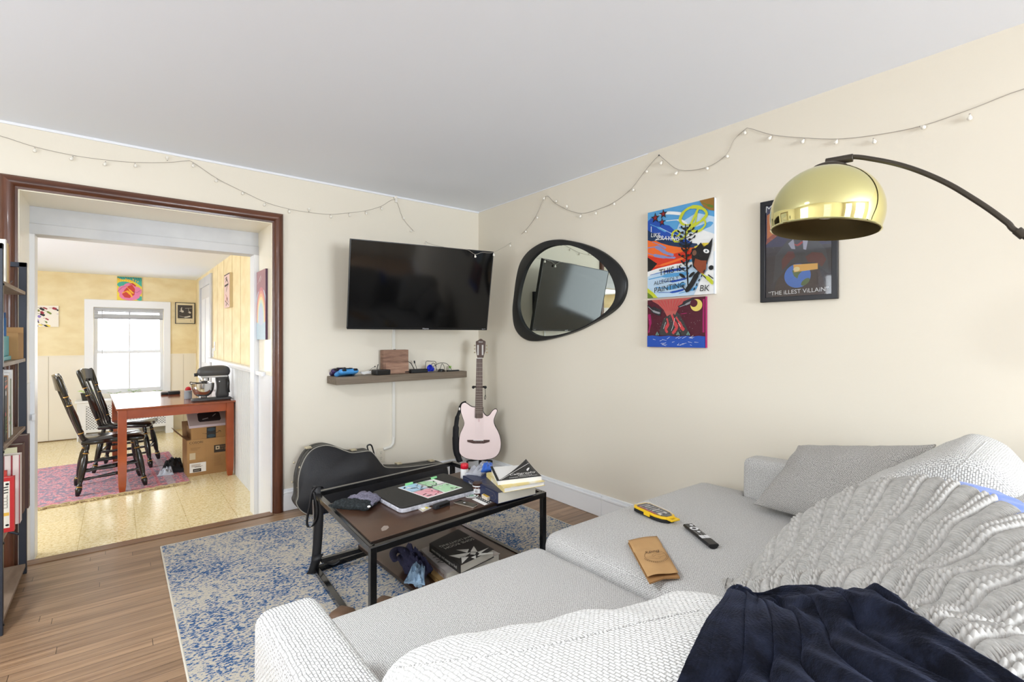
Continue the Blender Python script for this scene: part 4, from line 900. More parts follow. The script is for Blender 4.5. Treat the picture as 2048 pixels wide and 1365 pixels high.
MB().tube(catmull([(.13,-.06,.24),(.15,-.07,.2),(.145,-.08,.14),(.16,-.06,.09),(.165,-.02,.12),(.17,0,.2),(.16,.0,.26)],6),.009,blk,8).build('power_cord', t, world=False)
s = MB(); s.cyl((.06,-.068,.215),(.06,-.05,.215),.007,chrome,12); s.build('knob', t, world=False)
# clutter left of the mixer
single(MB().cyl((.56,5.94,.615),(.56,5.94,.70),.035,mat('steel_grey_can',(150,156,164),.35),20), 'canister', 'grey canister standing behind the mixer bowl on the kitchen table', 'canister', (.56,5.94,.615), bev=.003)
single(MB().ball((.575,6.08,.70),.028,mat('red_lid',(190,30,40),.4)).cyl((.575,6.08,.615),(.575,6.08,.69),.022,whitep,16), 'red_capped_bottle', 'white bottle with round red top behind the mixer on the kitchen table', 'bottle', (.575,6.08,.615))
s = MB().box((.37,6.5,.615),(.49,6.6,.64), blk_m).box((.43,6.48,.615),(.54,6.56,.65), blk_m)
single(s, 'black_tray', 'small black plastic pieces lying at the back of the kitchen table', 'tray', (.45,6.54,.615), bev=.008)
# cardboard boxes under the table
card = mat('brown_cardboard', (178,140,94), .85, var=(3,(164,126,82)), bump=(40,.06)); cin = mat('cardboard_inside', (150,116,80), .9); tape = mat('clear_tape', (206,190,160), .2); ink = mat('box_print_dark', (62,54,48), .7); ink2 = mat('box_print_faint', (140,108,74), .8)
t = thing('cardboard_box', 'large open brown cardboard box under the kitchen table', 'box', (.70,5.90,KF), R(1.6))
w_,d_,h_ = .345,.33,.355; s = MB()
for a_,b_ in (((-w_/2,-d_/2,0),(w_/2,-d_/2+.005,h_)),((-w_/2,d_/2-.005,0),(w_/2,d_/2,h_)),((-w_/2,-d_/2,0),(-w_/2+.005,d_/2,h_)),((w_/2-.005,-d_/2,0),(w_/2,d_/2,h_)),((-w_/2,-d_/2,0),(w_/2,d_/2,.006)),((-w_/2,-d_/2,h_-.008),(w_/2,d_/2,h_))): s.box(a_,b_,card)
M_ = frame_M((-w_/2,-d_/2,0),(1,0,0),(0,0,1))
lay = [(ink,'t','COSORI',.22,.92,.032),(ink2,'s',[(.05,.86),(.46,.86),(.46,.38),(.05,.38)],.0012),(ink2,'t','REFURBISHED UNIT',.22,.78,.013),(ink2,'t','AIR FRYER OVEN',.2,.74,.012),
 (ink,'p',[(.66,.58),(1,.58),(1,.79),(.66,.79)]),(tape,'p',[(.7,.66),(.8,.66),(.8,.76),(.7,.76)]),(ink,'p',blob(.75,.71,.025,.025,14)),(ink2,'t','PRO II\n5.8 QT',.9,.70,.022),(ink2,'t','Ventilation\nPressure\nTemperature\nWarranty',.78,.42,.014),
 (paper,'p',[(.06,.1),(.46,.1),(.46,.36),(.06,.36)]),(ink2,'t','Return label 5582 0419',.26,.28,.014),(ink,'p',[(.14,.11),(.34,.11),(.34,.2),(.14,.2)]),(paper,'t','FRAGILE',.24,.155,.016),(ink,'s',[(.18,.245),(.34,.245)],.004),
 (tape,'p',[(.06,.46),(.2,.46),(.2,.64),(.06,.64)])]
lay = [l for l in lay if not (l[1]=='t' and ('5582' in l[2] or 'FRAGILE' in l[2] or 'REFURB' in l[2] or 'Ventil' in l[2] or 'AIR' in l[2]))]
for k in range(9): lay.append((ink2,'s',[(.66,.5-.035*k),(.66+.12+.1*random.random(),.5-.035*k)],.003))
for k in range(3): lay.append((ink2,'s',[(.08,.78-.03*k),(.2+.15*random.random(),.78-.03*k)],.003))
for k in range(4): lay.append((ink2,'s',[(.1,.32-.02*k),(.3+.1*random.random(),.32-.02*k)],.0025))
for k in range(4): lay.append((paper,'s',[(.17+.035*k,.135),(.19+.035*k,.175)],.002))
paint(s, lay, w_, h_, M_); s.build('carton', t, world=False)
for sg,z_,ln in ((-1,0,.095),(-1,.03,.08)):
    s = MB(); y_ = -.14 if z_ == 0 else .05
    s.add([(-w_/2,y_-.02,h_),(-w_/2,y_+.25,h_),(-w_/2-ln,y_+.26,h_+.10+z_),(-w_/2-ln,y_-.02,h_+.10+z_)] if z_ == 0 else [(-w_/2,.165,h_),(w_/2,.165,h_),(w_/2,.22,h_+.14),(-w_/2-.0,.22,h_+.14)],[(0,1,2,3)],cin)
    s.build('flap', t, world=False, solid=.004)
ctop = KF+h_
t = thing('parcel_box', 'small brown parcel with black arrow-printed tape on the big cardboard box', 'box', (.715,5.87,ctop), R(3))
w_,d_,h_ = .31,.25,.115; s = MB().box((-w_/2,-d_/2,0),(w_/2,d_/2,h_), card); M_ = frame_M((-w_/2,-d_/2,0),(1,0,0),(0,0,1))
tb_ = mat('printed_tape_blue', (48,70,84), .4)
paint(s, [(mat('black_tape',(34,36,40),.3),'p',[(.42,.0),(.68,.0),(.68,.95),(.42,.95)]),(tb_,'p',blob(.55,.74,.11,.14,14)),(tb_,'p',blob(.55,.2,.11,.14,14)),(ink,'s',[(.3,.5),(.4,.42),(.55,.38),(.7,.42),(.8,.55)],[.002,.005,.006,.005,.004],1),(ink,'s',[(.74,.6),(.81,.57),(.82,.42)],.004)], w_, h_, M_)
s.build('carton', t, world=False)
t = thing('appliance_box', 'grey-white appliance box tilted on top of the small parcel', 'box', (.715,5.83,ctop+.117), R(2))
Mx = Matrix.Rotation(R(32),4,'X'); w_,d_,h_ = .34,.24,.03; g_ = mat('box_grey_print', (186,172,168), .5)
s = MB(); MM = Matrix.Translation((-w_/2,-.10,0)) @ Mx; s.box((0,0,0),(w_,d_,h_), mat('box_side_lilac',(200,190,206),.5), MM)
dk = mat('box_print_appliance', (48,42,44), .5)
paint(s, [(g_,'p',[(0,0),(1,0),(1,1),(0,1)]),(dk,'p',[(.27,.2),(.78,.2),(.82,.3),(.82,.72),(.76,.8),(.3,.8),(.25,.72),(.24,.3)]),(mat('box_print_light',(190,186,184),.5),'s',[(.35,.35),(.5,.42)],.01),(mat('box_print_light',(190,186,184),.5),'s',[(.62,.5),(.72,.66)],.008)]+[(dk,'p',blob(.2+.14*k,.92,.025,.02,8)) for k in range(5)], w_, d_, MM @ Matrix.Translation((0,0,h_)))
s.build('carton', t, world=False)
# dark cloth and bag beside the boxes
s = MB(); pillow(s,(.33,5.98,KF+.01),(.54,5.95,KF+.01),(.52,6.2,KF+.10),(.38,6.2,KF+.06),.12,mat('black_cloth',(24,24,28),.8),n=16,wr=.02)
single(s, 'crumpled_bag', 'crumpled black and white bag on the floor left of the cardboard boxes', 'bag', (.44,6.05,KF))
s = MB(); pillow(s,(.30,5.93,KF+.006),(.44,5.90,KF+.006),(.43,6.02,KF+.06),(.36,6.02,KF+.03),.05,mat('pale_grey_cloth',(190,196,206),.8),n=14,wr=.02)
single(s, 'grey_cloth', 'pale grey cloth spilling from the black bag onto the pink rug', 'cloth', (.37,5.97,KF))
# wall art in the kitchen
def canvas_back(name, label, cat, x0, x1, z0, z1, th, side, y=KY):
    t = thing(name, label, cat, ((x0+x1)/2,y,z0)); M = frame_M((x0,y-th,z0),(1,0,0),(0,0,1)); return t, M, x1-x0, z1-z0, MB().box((x0,y-th,z0),(x1,y-.0005,z1), side)
t, M, W, Hh, s = canvas_back('painting', 'square rose painting in pink, yellow and teal above the kitchen window', 'painting', 0,.275,1.757,2.085,.02,yl)
teal, pk, orr = C('teal',70,180,160), C('pink',232,130,176), C('rose_red',206,62,48)
L = [(yl,'p',[(0,0),(1,0),(1,1),(0,1)]),(teal,'p',[(0,1),(1,1),(1,.6),(.8,.75),(.5,.9),(.2,.88),(0,.95)]),(teal,'p',blob(.3,.66,.3,.14,16)),(teal,'p',blob(.92,.1,.16,.1,12))]
for k in range(16): 
    x = k/15; L.append((navy,'s',[(x,1),(x-.04,.9-.1*abs(x-.3))],[.008,.002])); 
for k in range(9): L.append((C('amber',244,180,40),'s',[(.05+.1*k,.93-.04*(k%3)),(.1+.09*k,.78)],[.012,.003]))
L += [(pk,'p',blob(.25,.42,.22,.2,16)),(pk,'p',blob(.5,.55,.26,.2,16)),(pk,'p',blob(.78,.4,.22,.2,16)),(pk,'p',blob(.5,.2,.42,.2,18)),(orr,'p',[(.2,.25),(.3,.45),(.45,.62),(.6,.68),(.72,.5),(.7,.25),(.5,.1),(.3,.12)]),(orr,'s',[(.5,.68),(.6,.72),(.75,.62)],[.01,.02,.01],1),(C('amber',244,160,50),'s',[(.2,.3),(.4,.38),(.55,.25),(.6,.14)],[.01,.03,.02,.004],1),(C('amber',244,160,50),'s',[(.35,.62),(.5,.45),(.66,.3)],[.006,.02,.006],1),(navy,'s',[(.02,.35),(.2,.55),(.4,.62)],.003),(navy,'s',[(.6,.4),(.8,.35),(.95,.45)],.003)]
paint(s, L, W, Hh, M); s.build('canvas', t, smooth=False)
t, M, W, Hh, s = canvas_back('painting', 'white abstract painting with dark brush strokes left of the kitchen window', 'painting', -.90,-.60,1.375,1.65,.02,white)
L = [(C('cream_white',238,232,220),'p',[(0,0),(1,0),(1,1),(0,1)]),(C('cream_white',238,232,220),'p',[(0,0),(1,0),(1,1),(0,1)])]
cols = [blkp,C('crimson',150,30,50),C('olive',110,130,50),C('violet',140,120,190),blkp,C('crimson',150,30,50),yl]
random.seed(4)
for k in range(26):
    x,y = random.random(), random.random(); a = random.uniform(-.9,-.2); l = random.uniform(.12,.3); L.append((cols[k%7],'s',[(x,y),(x+l*.5*math.cos(a),y+l*.5*math.sin(a)+.02),(x+l*math.cos(a),y+l*math.sin(a))],[.004,random.uniform(.012,.03),.004],1))
paint(s, L, W, Hh, M); s.build('canvas', t, smooth=False)
x0,x1,z0,z1 = .668,.915,1.44,1.755
t = thing('framed_print', 'small black framed print of pale figures on a dark ground right of the kitchen window', 'picture', ((x0+x1)/2,KY,z0)); s = MB()
for a,b,c_,d in ((x0,x1,z0,z0+.008),(x0,x1,z1-.008,z1),(x0,x0+.008,z0,z1),(x1-.008,x1,z0,z1)): s.box((a,KY-.02,c_),(b,KY-.001,d), fm)
s.build('frame', t); M = frame_M((x0+.008,KY-.012,z0+.008),(1,0,0),(0,0,1)); W,Hh = x1-x0-.016,z1-z0-.016; s = MB().box((x0+.008,KY-.012,z0+.008),(x1-.008,KY-.002,z1-.008), C('mat_cream',222,208,172))
pb2, pl2 = C('photo_dark',66,60,56), C('photo_light',196,190,178)
paint(s,[(pb2,'p',[(.1,.24),(.9,.24),(.9,.9),(.1,.9)]),(pl2,'s',[(.2,.6),(.32,.58),(.42,.6)],[.01,.03,.01],1),(pl2,'s',[(.3,.6),(.3,.74),(.34,.78)],[.016,.01,.004],1),(pl2,'s',[(.5,.74),(.86,.76)],.004),(pl2,'s',[(.66,.52),(.72,.56),(.8,.5)],[.006,.024,.006],1),(pl2,'s',[(.68,.74),(.7,.58)],.004),(pl2,'s',[(.2,.36),(.5,.3),(.8,.36)],[.004,.02,.004],1),(pb2,'s',[(.8,.17),(.8,.08)],.003),(pb2,'s',[(.12,.19),(.5,.19)],.002)], W, Hh, M); s.build('print', t, smooth=False)
# narrow panel on the right kitchen wall
t = thing('brush_picture', 'tall narrow light panel with dark brush characters on the yellow kitchen wall', 'picture', (KX,5.9,1.54)); y0,y1,z0,z1 = 6.08,5.76,1.55,1.905
M = frame_M((KX-.03,y0,z0),(0,-1,0),(0,0,1)); W,Hh = y0-y1,z1-z0; s = MB().box((KX-.03,y1,z0),(KX-.001,y0,z1), C('panel_tan',214,196,160))
pkk = C('panel_pink',226,196,190)
paint(s,[(pkk,'p',[(0,0),(1,0),(1,1),(0,1)]),(ink,'s',[(0,.98),(1,.98)],.01),(ink,'s',[(.2,.86),(.5,.9),(.3,.76)],[.01,.024,.006],1),(ink,'s',[(.5,.84),(.8,.7)],[.024,.006]),(ink,'s',[(.1,.66),(.8,.68)],.02),(ink,'s',[(.6,.66),(.4,.48)],[.024,.01]),(C('panel_red',180,90,84),'s',[(.3,.4),(.5,.3),(.4,.2)],[.01,.024,.01],1),(ink,'s',[(.2,.22),(.45,.14),(.35,.06)],[.01,.02,.008],1),(ink,'s',[(.55,.3),(.8,.14)],[.02,.008]),(ink,'s',[(.6,.14),(.85,.05)],[.016,.006])], W, Hh, M); s.build('canvas', t, smooth=False)
# rainbow painting in the reveal
t = thing('painting', 'tall pastel rainbow painting hung on the right side of the doorway reveal', 'painting', (OX1-.004,4.07,1.22)); y0,y1,z0,z1 = 4.17,3.885,1.222,1.735
M = frame_M((OX1-.018,y0,z0),(0,-1,0),(0,0,1)); W,Hh = y0-y1,z1-z0; s = MB().box((OX1-.018,y1,z0),(OX1-.004,y0,z1), C('edge_purple',70,30,60))
L = [(C('sky_pastel',190,212,226),'p',[(0,0),(1,0),(1,1),(0,1)]),(C('mauve',172,128,136),'p',[(0,.62),(.15,.7),(.5,.74),(.85,.7),(1,.62),(1,1),(0,1)])]
for k,(c_) in enumerate([(206,130,140),(226,160,150),(238,190,150),(240,224,180),(214,226,214),(190,216,226),(206,212,232)]):
    f_ = 1-.1*k; L.append((C('rain%d'%k,*c_),'p',blob(.5,.3,.56*f_,.46*f_,24,0,0,360)))
L += [(C('sky_pastel',190,212,226),'p',[(0,0),(1,0),(1,.26),(.5,.2),(0,.26)]),(white,'s',[(.1,.82),(.3,.86),(.5,.93)],[.002,.006,.002],1),(white,'s',[(.4,.84),(.6,.9)],.003)]
paint(s, L, W, Hh, M); s.build('canvas', t, smooth=False)
# light switches
for (y,z,l) in ((6.95,1.13,'upper white light switch on the bright kitchen wall by the far door'),(7.07,.99+.06,'lower white light switch nearest the far kitchen door frame')):
    t = thing('light_switch', l, 'light switch', (KX,y,z)); MB().box((KX-.006,y-.035,z-.055),(KX,y+.035,z+.055), whitep).build('cover_plate', t, bev=.002); MB().box((KX-.014,y-.005,z-.01),(KX-.006,y+.005,z+.012), whitep).build('toggle', t)
# ================================================================ GUITAR, STAND, CASE
k = .000852
def G(x, y): return ((x-383)*k, (1268-y)*k)         # crop pixels of the guitar to metres, origin at the lowest point of the body
gz = .205; gr = R(-38); gp = Vector((2.385,3.42,gz))
t = thing('electric_guitar', 'pale pink electric guitar with a dark neck standing in the corner', 'guitar', gp, gr)
t.rotation_euler = (R(-4),0,gr)
bod = [(338,745),(300,738),(262,712),(235,700),(207,712),(194,745),(196,800),(212,850),(228,905),(215,950),(190,1005),(180,1060),(178,1130),(185,1195),(225,1238),(290,1260),(383,1268),(470,1260),(540,1237),(580,1190),(596,1120),(590,1050),(568,985),(537,930),(526,880),(540,830),(558,790),(552,768),(530,766),(505,785),(480,820),(455,832),(430,812),(418,785),(412,745)]
pinkm = mat('shell_pink_lacquer', (250,230,228), .25, coat=.4); gside = mat('dark_guitar_side', (52,40,36), .3)
bp_ = [(p[0],p[1]) for p in catmull([G(*q) for q in bod],4,True)]
MG = Matrix(((1,0,0,0),(0,0,-1,0),(0,1,0,0),(0,0,0,1)))      # x,y of the outline to x,z; extrusion toward the viewer (-y)
MB().prism(bp_, -.022, .022, gside, MG, bev=.003).build('body_side', t, world=False, sharp=60)
MB().prism(offset_poly(bp_,-.004), .021, .0235, pinkm, MG).build('body_front', t, world=False)
rose = mat('rosewood_fingerboard', (96,76,66), .5, var=(20,(78,58,50),(1,1,.2))); hw = mat('headstock_rosewood', (70,46,38), .35, coat=.3)
nk = [G(350,262),G(409,262),G(415,850),(G(400,856)),G(350,856),G(337,850)]
MB().prism(nk, .022, .034, rose, MG).build('fingerboard', t, world=False)
MB().prism([G(352,258),G(408,258),G(411,770),G(340,770)], -.002, .022, mat('neck_wood',(120,80,56),.4), MG, bev=.006).build('neck', t, world=False)
s = MB(); fw = mat('fret_wire', (190,184,170), .3, metal=.8)
fy = [268]; L_ = 1100; 
for q in range(1,20): fy.append(268+L_*.73*(1-2**(-q/12))*1.0)
for y in fy[1:]:
    if y > 845: break
    hwid = 29+ (y-262)*.0165; a, b = G(380-hwid,y), G(379+hwid,y); s.bar((a[0],-.0345,a[1]),(b[0],-.0345,b[1]),.0016,.0016,fw)
fo = s.build('frets', t, world=False); fo['kind'] = 'stuff'
MB().box((G(351,0)[0],-.037,G(0,266)[1]),(G(409,0)[0],-.022,G(0,260)[1]), paper).build('nut', t, world=False)
hs = [G(357,258),G(350,225),G(344,190),G(342,120),G(342,95),G(352,90),G(368,82),G(378,72),(G(392,68)),G(404,72),G(414,82),G(430,88),G(439,95),G(438,120),G(436,190),G(424,230),G(418,258)]
ho = MB().prism(hs, .004, .022, hw, MG, bev=.002).build('headstock', t, world=False)
for a in (364,410):
    MB().prism([G(a-8,130),G(a+8,130),G(a+8,232),G(a-8,232)], .0222, .0226, mat('slot_light',(196,192,188),.4), MG).build('tuner_slot', ho, world=False)
for yq in (135,170,205):
    for sg,xq in ((-1,342),(1,439)):
        p = G(xq+sg*2,yq); s = MB().cyl((p[0],-.010,p[1]),(p[0]+sg*.009,-.010,p[1]),.0022,chrome,8).ball((p[0]+sg*.011,-.010,p[1]),(.004,.003,.006),mat('tuner_gold',(180,160,120),.3,metal=.8),8,6); s.build('tuning_peg', t, world=False)
MB().text('Ibanez', .014, paper, MG @ Matrix.Translation((*G(390,100),.0226)), shear=.2).build('logo', t, world=False)
bx_ = [G(262,1068),G(322,1068),G(328,1076),G(420,1076),G(425,1068),G(483,1068),G(482,1086),G(425,1102),G(322,1102),G(264,1086)]
MB().prism(bx_, .023, .031, mat('bridge_dark',(84,62,56),.5), MG, bev=.001).build('bridge', t, world=False)
MB().box((G(322,0)[0],-.036,G(0,1074)[1]),(G(422,0)[0],-.031,G(0,1068)[1]), paper).build('saddle', t, world=False)
for q in range(6):
    a, b = G(355+q*10,262), G(342+q*16,1090); MB().tube([(a[0],-.038,a[1]),(b[0],-.036,b[1])], .0004, mat('string_nylon',(214,206,204),.4), 5).build('guitar_string', t, world=False)
a = G(376,878); MB().prism([(a[0]-.007,a[1]-.012),(a[0]+.007,a[1]-.012),(a[0]+.007,a[1]+.014),(a[0]-.007,a[1]+.014)], .0232, .0236, mat('inlay_pink',(226,196,196),.4), MG).build('inlay', t, world=False)
# strap on the upper horn
bs = mat('black_woven_strap', (26,26,30), .75, bump=(200,.2))
sp = [(245,697,.0,10),(205,712,-.01,10),(187,745,.0,14),(180,790,.004,16),(160,850,.005,22),(148,950,.005,30),(146,1050,.005,33),(150,1150,.0,34),(168,1230,-.004,30),(190,1290,-.008,28)]
cv = catmull([(G(a,b)[0],-.012-y_,G(a,b)[1]) for a,b,y_,w_ in sp],5); s = MB(); vs = []; n_ = len(cv)
for i,p in enumerate(cv):
    w_ = sp[min(int(i/5),len(sp)-1)][3]*k
    d = (cv[min(i+1,n_-1)]-cv[max(i-1,0)]).normalized(); sd = Vector((d.z,0,-d.x)).normalized()*w_
    vs += [p-sd, p+sd+Vector((0,.012,0))]
s.add(vs, [(2*i,2*i+1,2*i+3,2*i+2) for i in range(n_-1)], bs); so = s.build('strap', t, world=False, solid=.003)
a = G(183,765); MB().box((a[0]-.006,-.02,a[1]-.012),(a[0]+.006,-.010,a[1]+.012), chrome).build('strap_buckle', so, world=False, bev=.002)
# stand
t = thing('guitar_stand', 'black tubular guitar stand holding the pink guitar in the corner', 'guitar stand', (gp.x,gp.y,0), gr)
st = blk_metal
MB().cyl((0,.085,.20),(0,.075,.80),.010,st,14).cyl((0,.088,.02),(0,.085,.30),.013,st,14).build('post', t, world=False)
s = MB().tube(catmull([(-.05,-.045,.822),(-.05,.0,.822),(-.03,.06,.815),(.03,.06,.815),(.05,.0,.822),(.05,-.045,.822)],5),.008,st,10).ball((-.05,-.045,.822),.0125,blk).ball((.05,-.045,.822),.0125,blk).cyl((0,.06,.815),(0,.078,.79),.009,st)
s.build('neck_yoke', t, world=False)
MB().tube(catmull([(.048,-.045,.81),(.05,-.045,.76),(.043,-.045,.74),(.047,-.045,.72),(.054,-.045,.74),(.05,-.045,.76)],4),.0022,blk,6).build('security_band', t, world=False)
for sg in (-1,1):
    MB().tube(catmull([(0,.08,.19),(sg*.06,.05,.188),(sg*.10,.03,.19),(sg*.10,-.045,.192),(sg*.10,-.052,.212)],5),.007,blk_m,10).build('support_arm', t, world=False)
for an in (200,340,90):
    d = Vector((math.cos(R(an)),math.sin(R(an)),0)); MB().cyl(Vector((0,.088,.12)), Vector((0,.06,.012))+d*(.22 if an != 90 else .10), .008, st, 10).build('leg', t, world=False)
# ---- hard guitar case lying on its side against the wall
t = thing('guitar_case', 'black hard guitar case lying on its side against the wall below the shelf', 'guitar case', (1.5,3.55,0))
yF = 3.545
ip = [(594,993),(596,960),(603,935),(615,913),(631,899),(653,893),(673,896),(691,903),(706,907),(726,905),(739,903.5),(747,907),(756,918),(764,929),(774,935.5),(809,934.7),(842,931),(868,927),(884,927),(892,932),(894,946)]
P2 = [ony(u,v,yF) for u,v in ip]; P2 = [(p.x,p.z) for p in P2]
P2 = P2+[(P2[-1][0]-.01,.055),(2.03,.05),(1.85,.075),(1.68,.082),(1.62,.07),(1.56,.035),(1.50,.018),(1.42,.02),(1.36,.03),(1.28,.012),(1.2,.0),(1.12,.0),(1.04,.012),(.98,.05),(.945,.11)]
cl_ = [(p[0],p[1]) for p in catmull(P2,4,True)]
zmin = min(p[1] for p in cl_)
# lean: the case is turned about the floor line so that its top rests near the wall
lean = R(9); 
def CM(x,z,dep):   # dep = distance behind the front face
    z = z-zmin; y = yF-.045+z*math.sin(lean)/math.cos(lean)*.9+dep*math.cos(lean); return (x, y, z+.002+ dep*.0)
cbk = mat('black_case_vinyl', (27,27,31), .42, bump=(160,.12)); csd = mat('grey_black_case_side', (58,57,54), .45, bump=(120,.15)); stit = mat('case_stitching', (188,184,172), .6)
def case_lid(ring, d0, d1, m_, name):
    s = MB(); n_ = len(ring); inner = offset_poly(ring,-.008)
    loops = [[CM(x,z,d0) for x,z in inner],[CM(x,z,d0+.008) for x,z in ring],[CM(x,z,d1-.008) for x,z in ring],[CM(x,z,d1) for x,z in inner]]
    vs = [p for l in loops for p in l]; s.add(vs,[tuple(range(n_)),tuple(reversed(range(3*n_,4*n_)))],cbk)
    for l in range(3):
        for i in range(n_):
            j = (i+1)%n_; s.f.append((l*n_+i,(l+1)*n_+i,(l+1)*n_+j,l*n_+j)); s.m.append(s.mi(m_))
    return s.build(name, t, sharp=50)
case_lid(cl_, 0, .068, csd, 'lid'); case_lid(cl_, .072, .125, csd, 'bottom_shell')
s = MB(); r0 = [CM(x,z,.004) for x,z in offset_poly(cl_,-.002)]
s.tube(r0, .0022, stit, 5, closed=True); s.build('stitched_edge', t)
gold_l = mat('latch_brass', (206,196,170), .3, metal=.7)
zoff = lambda u,v: (lambda p: (p.x,p.z))(ony(u,v,yF))
for (u,v) in ((622,901),(712,905),(801,931),(866,925)):
    x,z = zoff(u,v); p = Vector(CM(x,z,.05)); s = MB().box((p.x-.02,p.y-.03,p.z-.002),(p.x+.02,p.y+.025,p.z+.008), gold_l).cyl((p.x-.018,p.y-.01,p.z+.008),(p.x+.018,p.y-.01,p.z+.008),.006,gold_l,10); s.build('latch', t, bev=.002)
for (u,v) in ((590,932),(596,938),(585,971),(591,977)):
    x,z = zoff(u+7,v); p = Vector(CM(x,z,.025 if u in (596,591) else .09)); MB().ball((p.x-.004,p.y,p.z),.008,gold_l,10,6).build('stud', t)
s = MB(); x,z = zoff(742,903); p = Vector(CM(x,z,.03)); s.tube(catmull([p+Vector((-.012,-.02,-.004)),p+Vector((-.012,0,.03)),p+Vector((.02,0,.03)),p+Vector((.06,.03,-.06)),p+Vector((.10,.03,-.13))],5),.006,blk,8,flat=.6); s.build('handle', t)
# ---- blue and cream rug
def rug_mat():
    m = bpy.data.materials.new('blue_cream_distressed_rug'); m.use_nodes = True; nt = m.node_tree; b = nt.nodes['Principled BSDF']; b.inputs['Roughness'].default_value = .95; b.inputs['Specular IOR Level'].default_value = .1
    tc = nd(nt,'ShaderNodeTexCoord')
    def nz(sc_, det, rough=.55, st=(1,1,1)):
        mp = nd(nt,'ShaderNodeMapping'); mp.inputs['Scale'].default_value = st; nt.links.new(tc.outputs['Object'], mp.inputs[0])
        n = nd(nt,'ShaderNodeTexNoise'); n.inputs['Scale'].default_value = sc_; n.inputs['Detail'].default_value = det; n.inputs['Roughness'].default_value = rough; nt.links.new(mp.outputs[0], n.inputs['Vector']); return n
    big, mid, fine = nz(2.6,4,.6), nz(14,4), nz(72,3,.65,(1,1.9,1))
    # border frames of the pattern: more blue in a band round the edge
    sp_ = nd(nt,'ShaderNodeSeparateXYZ'); nt.links.new(tc.outputs['Object'], sp_.inputs[0])
    def math_(op, a, b_=None, c_=None):
        n = nd(nt,'ShaderNodeMath', operation=op)
        for i_,v_ in enumerate((a,b_,c_)):
            if v_ is None: continue
            if isinstance(v_,(int,float)): n.inputs[i_].default_value = v_
            else: nt.links.new(v_, n.inputs[i_])
        return n.outputs[0]
    ex = math_('SUBTRACT', 1.06, math_('ABSOLUTE', math_('SUBTRACT', sp_.outputs[0], 1.06))); ey = math_('SUBTRACT', 3.56, sp_.outputs[1])
    ed = math_('MINIMUM', ex, ey); band = math_('SUBTRACT', 1.0, math_('MULTIPLY', math_('ABSOLUTE', math_('SUBTRACT', ed, .10)), 9.)); band = math_('MAXIMUM', band, 0.)
    band2 = math_('MAXIMUM', math_('SUBTRACT', 1.0, math_('MULTIPLY', math_('ABSOLUTE', math_('SUBTRACT', ed, .38)), 14.)), 0.)
    a1 = math_('ADD', math_('MULTIPLY', big.outputs[0], .52), math_('MULTIPLY', mid.outputs[0], .32)); a2 = math_('ADD', a1, math_('MULTIPLY', fine.outputs[0], 1.5)); a3 = math_('ADD', a2, math_('MULTIPLY', band, .10)); a3 = math_('ADD', a3, math_('MULTIPLY', band2, .07))
    r = nd(nt,'ShaderNodeValToRGB'); e = r.color_ramp.elements; e[0].position = .42; e[0].color = lin((214,206,190)); e[1].position = .58; e[1].color = lin((62,98,146))
    for p,c_ in ((.45,(204,196,182)),(.485,(170,176,184)),(.52,(92,130,176))): x = e.new(p); x.color = lin(c_)
    mr_ = nd(nt,'ShaderNodeMapRange'); mr_.inputs[1].default_value = .80; mr_.inputs[2].default_value = 1.66; nt.links.new(a3, mr_.inputs[0]); nt.links.new(mr_.outputs[0], r.inputs[0])
    nt.links.new(r.outputs[0], b.inputs['Base Color'])
    bp = nd(nt,'ShaderNodeBump'); bp.inputs['Strength'].default_value = .8; bp.inputs['Distance'].default_value = .006; nt.links.new(nz(220,3,.7,(1,1.7,1)).outputs[0], bp.inputs['Height']); nt.links.new(bp.outputs[0], b.inputs['Normal'])
    return m
t = thing('area_rug', 'large blue and cream distressed area rug under the coffee table and sofa', 'rug', (1.25,2.4,0))
RX0,RX1,RY0,RY1 = .195,2.325,.35,3.562; RT = .009
MB().box((RX0+.008,RY0,0),(RX1-.008,RY1-.008,RT), rug_mat()).build('pile', t)
bd = mat('rug_binding', (214,208,194), .9, bump=(200,.3)); s = MB(); s.tube([(RX0+.006,RY0,.005),(RX0+.006,RY1-.006,.005),(RX1-.006,RY1-.006,.005),(RX1-.006,RY0,.005)],.0055,bd,8); s.build('binding', t)
# ================================================================ COFFEE TABLE
ZT = .43
BL, FL, FR, BR = onz(632,984,ZT), onz(745,1093,ZT), onz(1086,984,ZT), onz(905,923,ZT)
t = thing('coffee_table', 'black steel framed coffee table with dark brown top and low shelf', 'table', (1.25,2.3,RT))
steel_b = mat('black_table_steel', (26,26,28), .2, metal=.3, coat=.5); btop = mat('dark_walnut_laminate', (84,58,42), .3, var=(6,(66,44,32),(1,1,1),.3,.7), coat=.15)
bw = .026
dn = lambda p, z: Vector((p.x,p.y,z))
for a,b in ((BL,FL),(FL,FR),(FR,BR),(BR,BL)): MB().bar(dn(a,ZT-bw/2),dn(b,ZT-bw/2),bw,bw,steel_b).build('top_rail', t, bev=.002)
for p in (BL,FL,FR,BR): MB().box((p.x-bw/2,p.y-bw/2,RT),(p.x+bw/2,p.y+bw/2,ZT-.001), steel_b).build('leg', t, bev=.002)
for a,b in ((BL,FL),(FR,BR),(BR,BL)): MB().bar(dn(a,RT+.014),dn(b,RT+.014),bw,bw,steel_b).build('floor_rail', t, bev=.002)
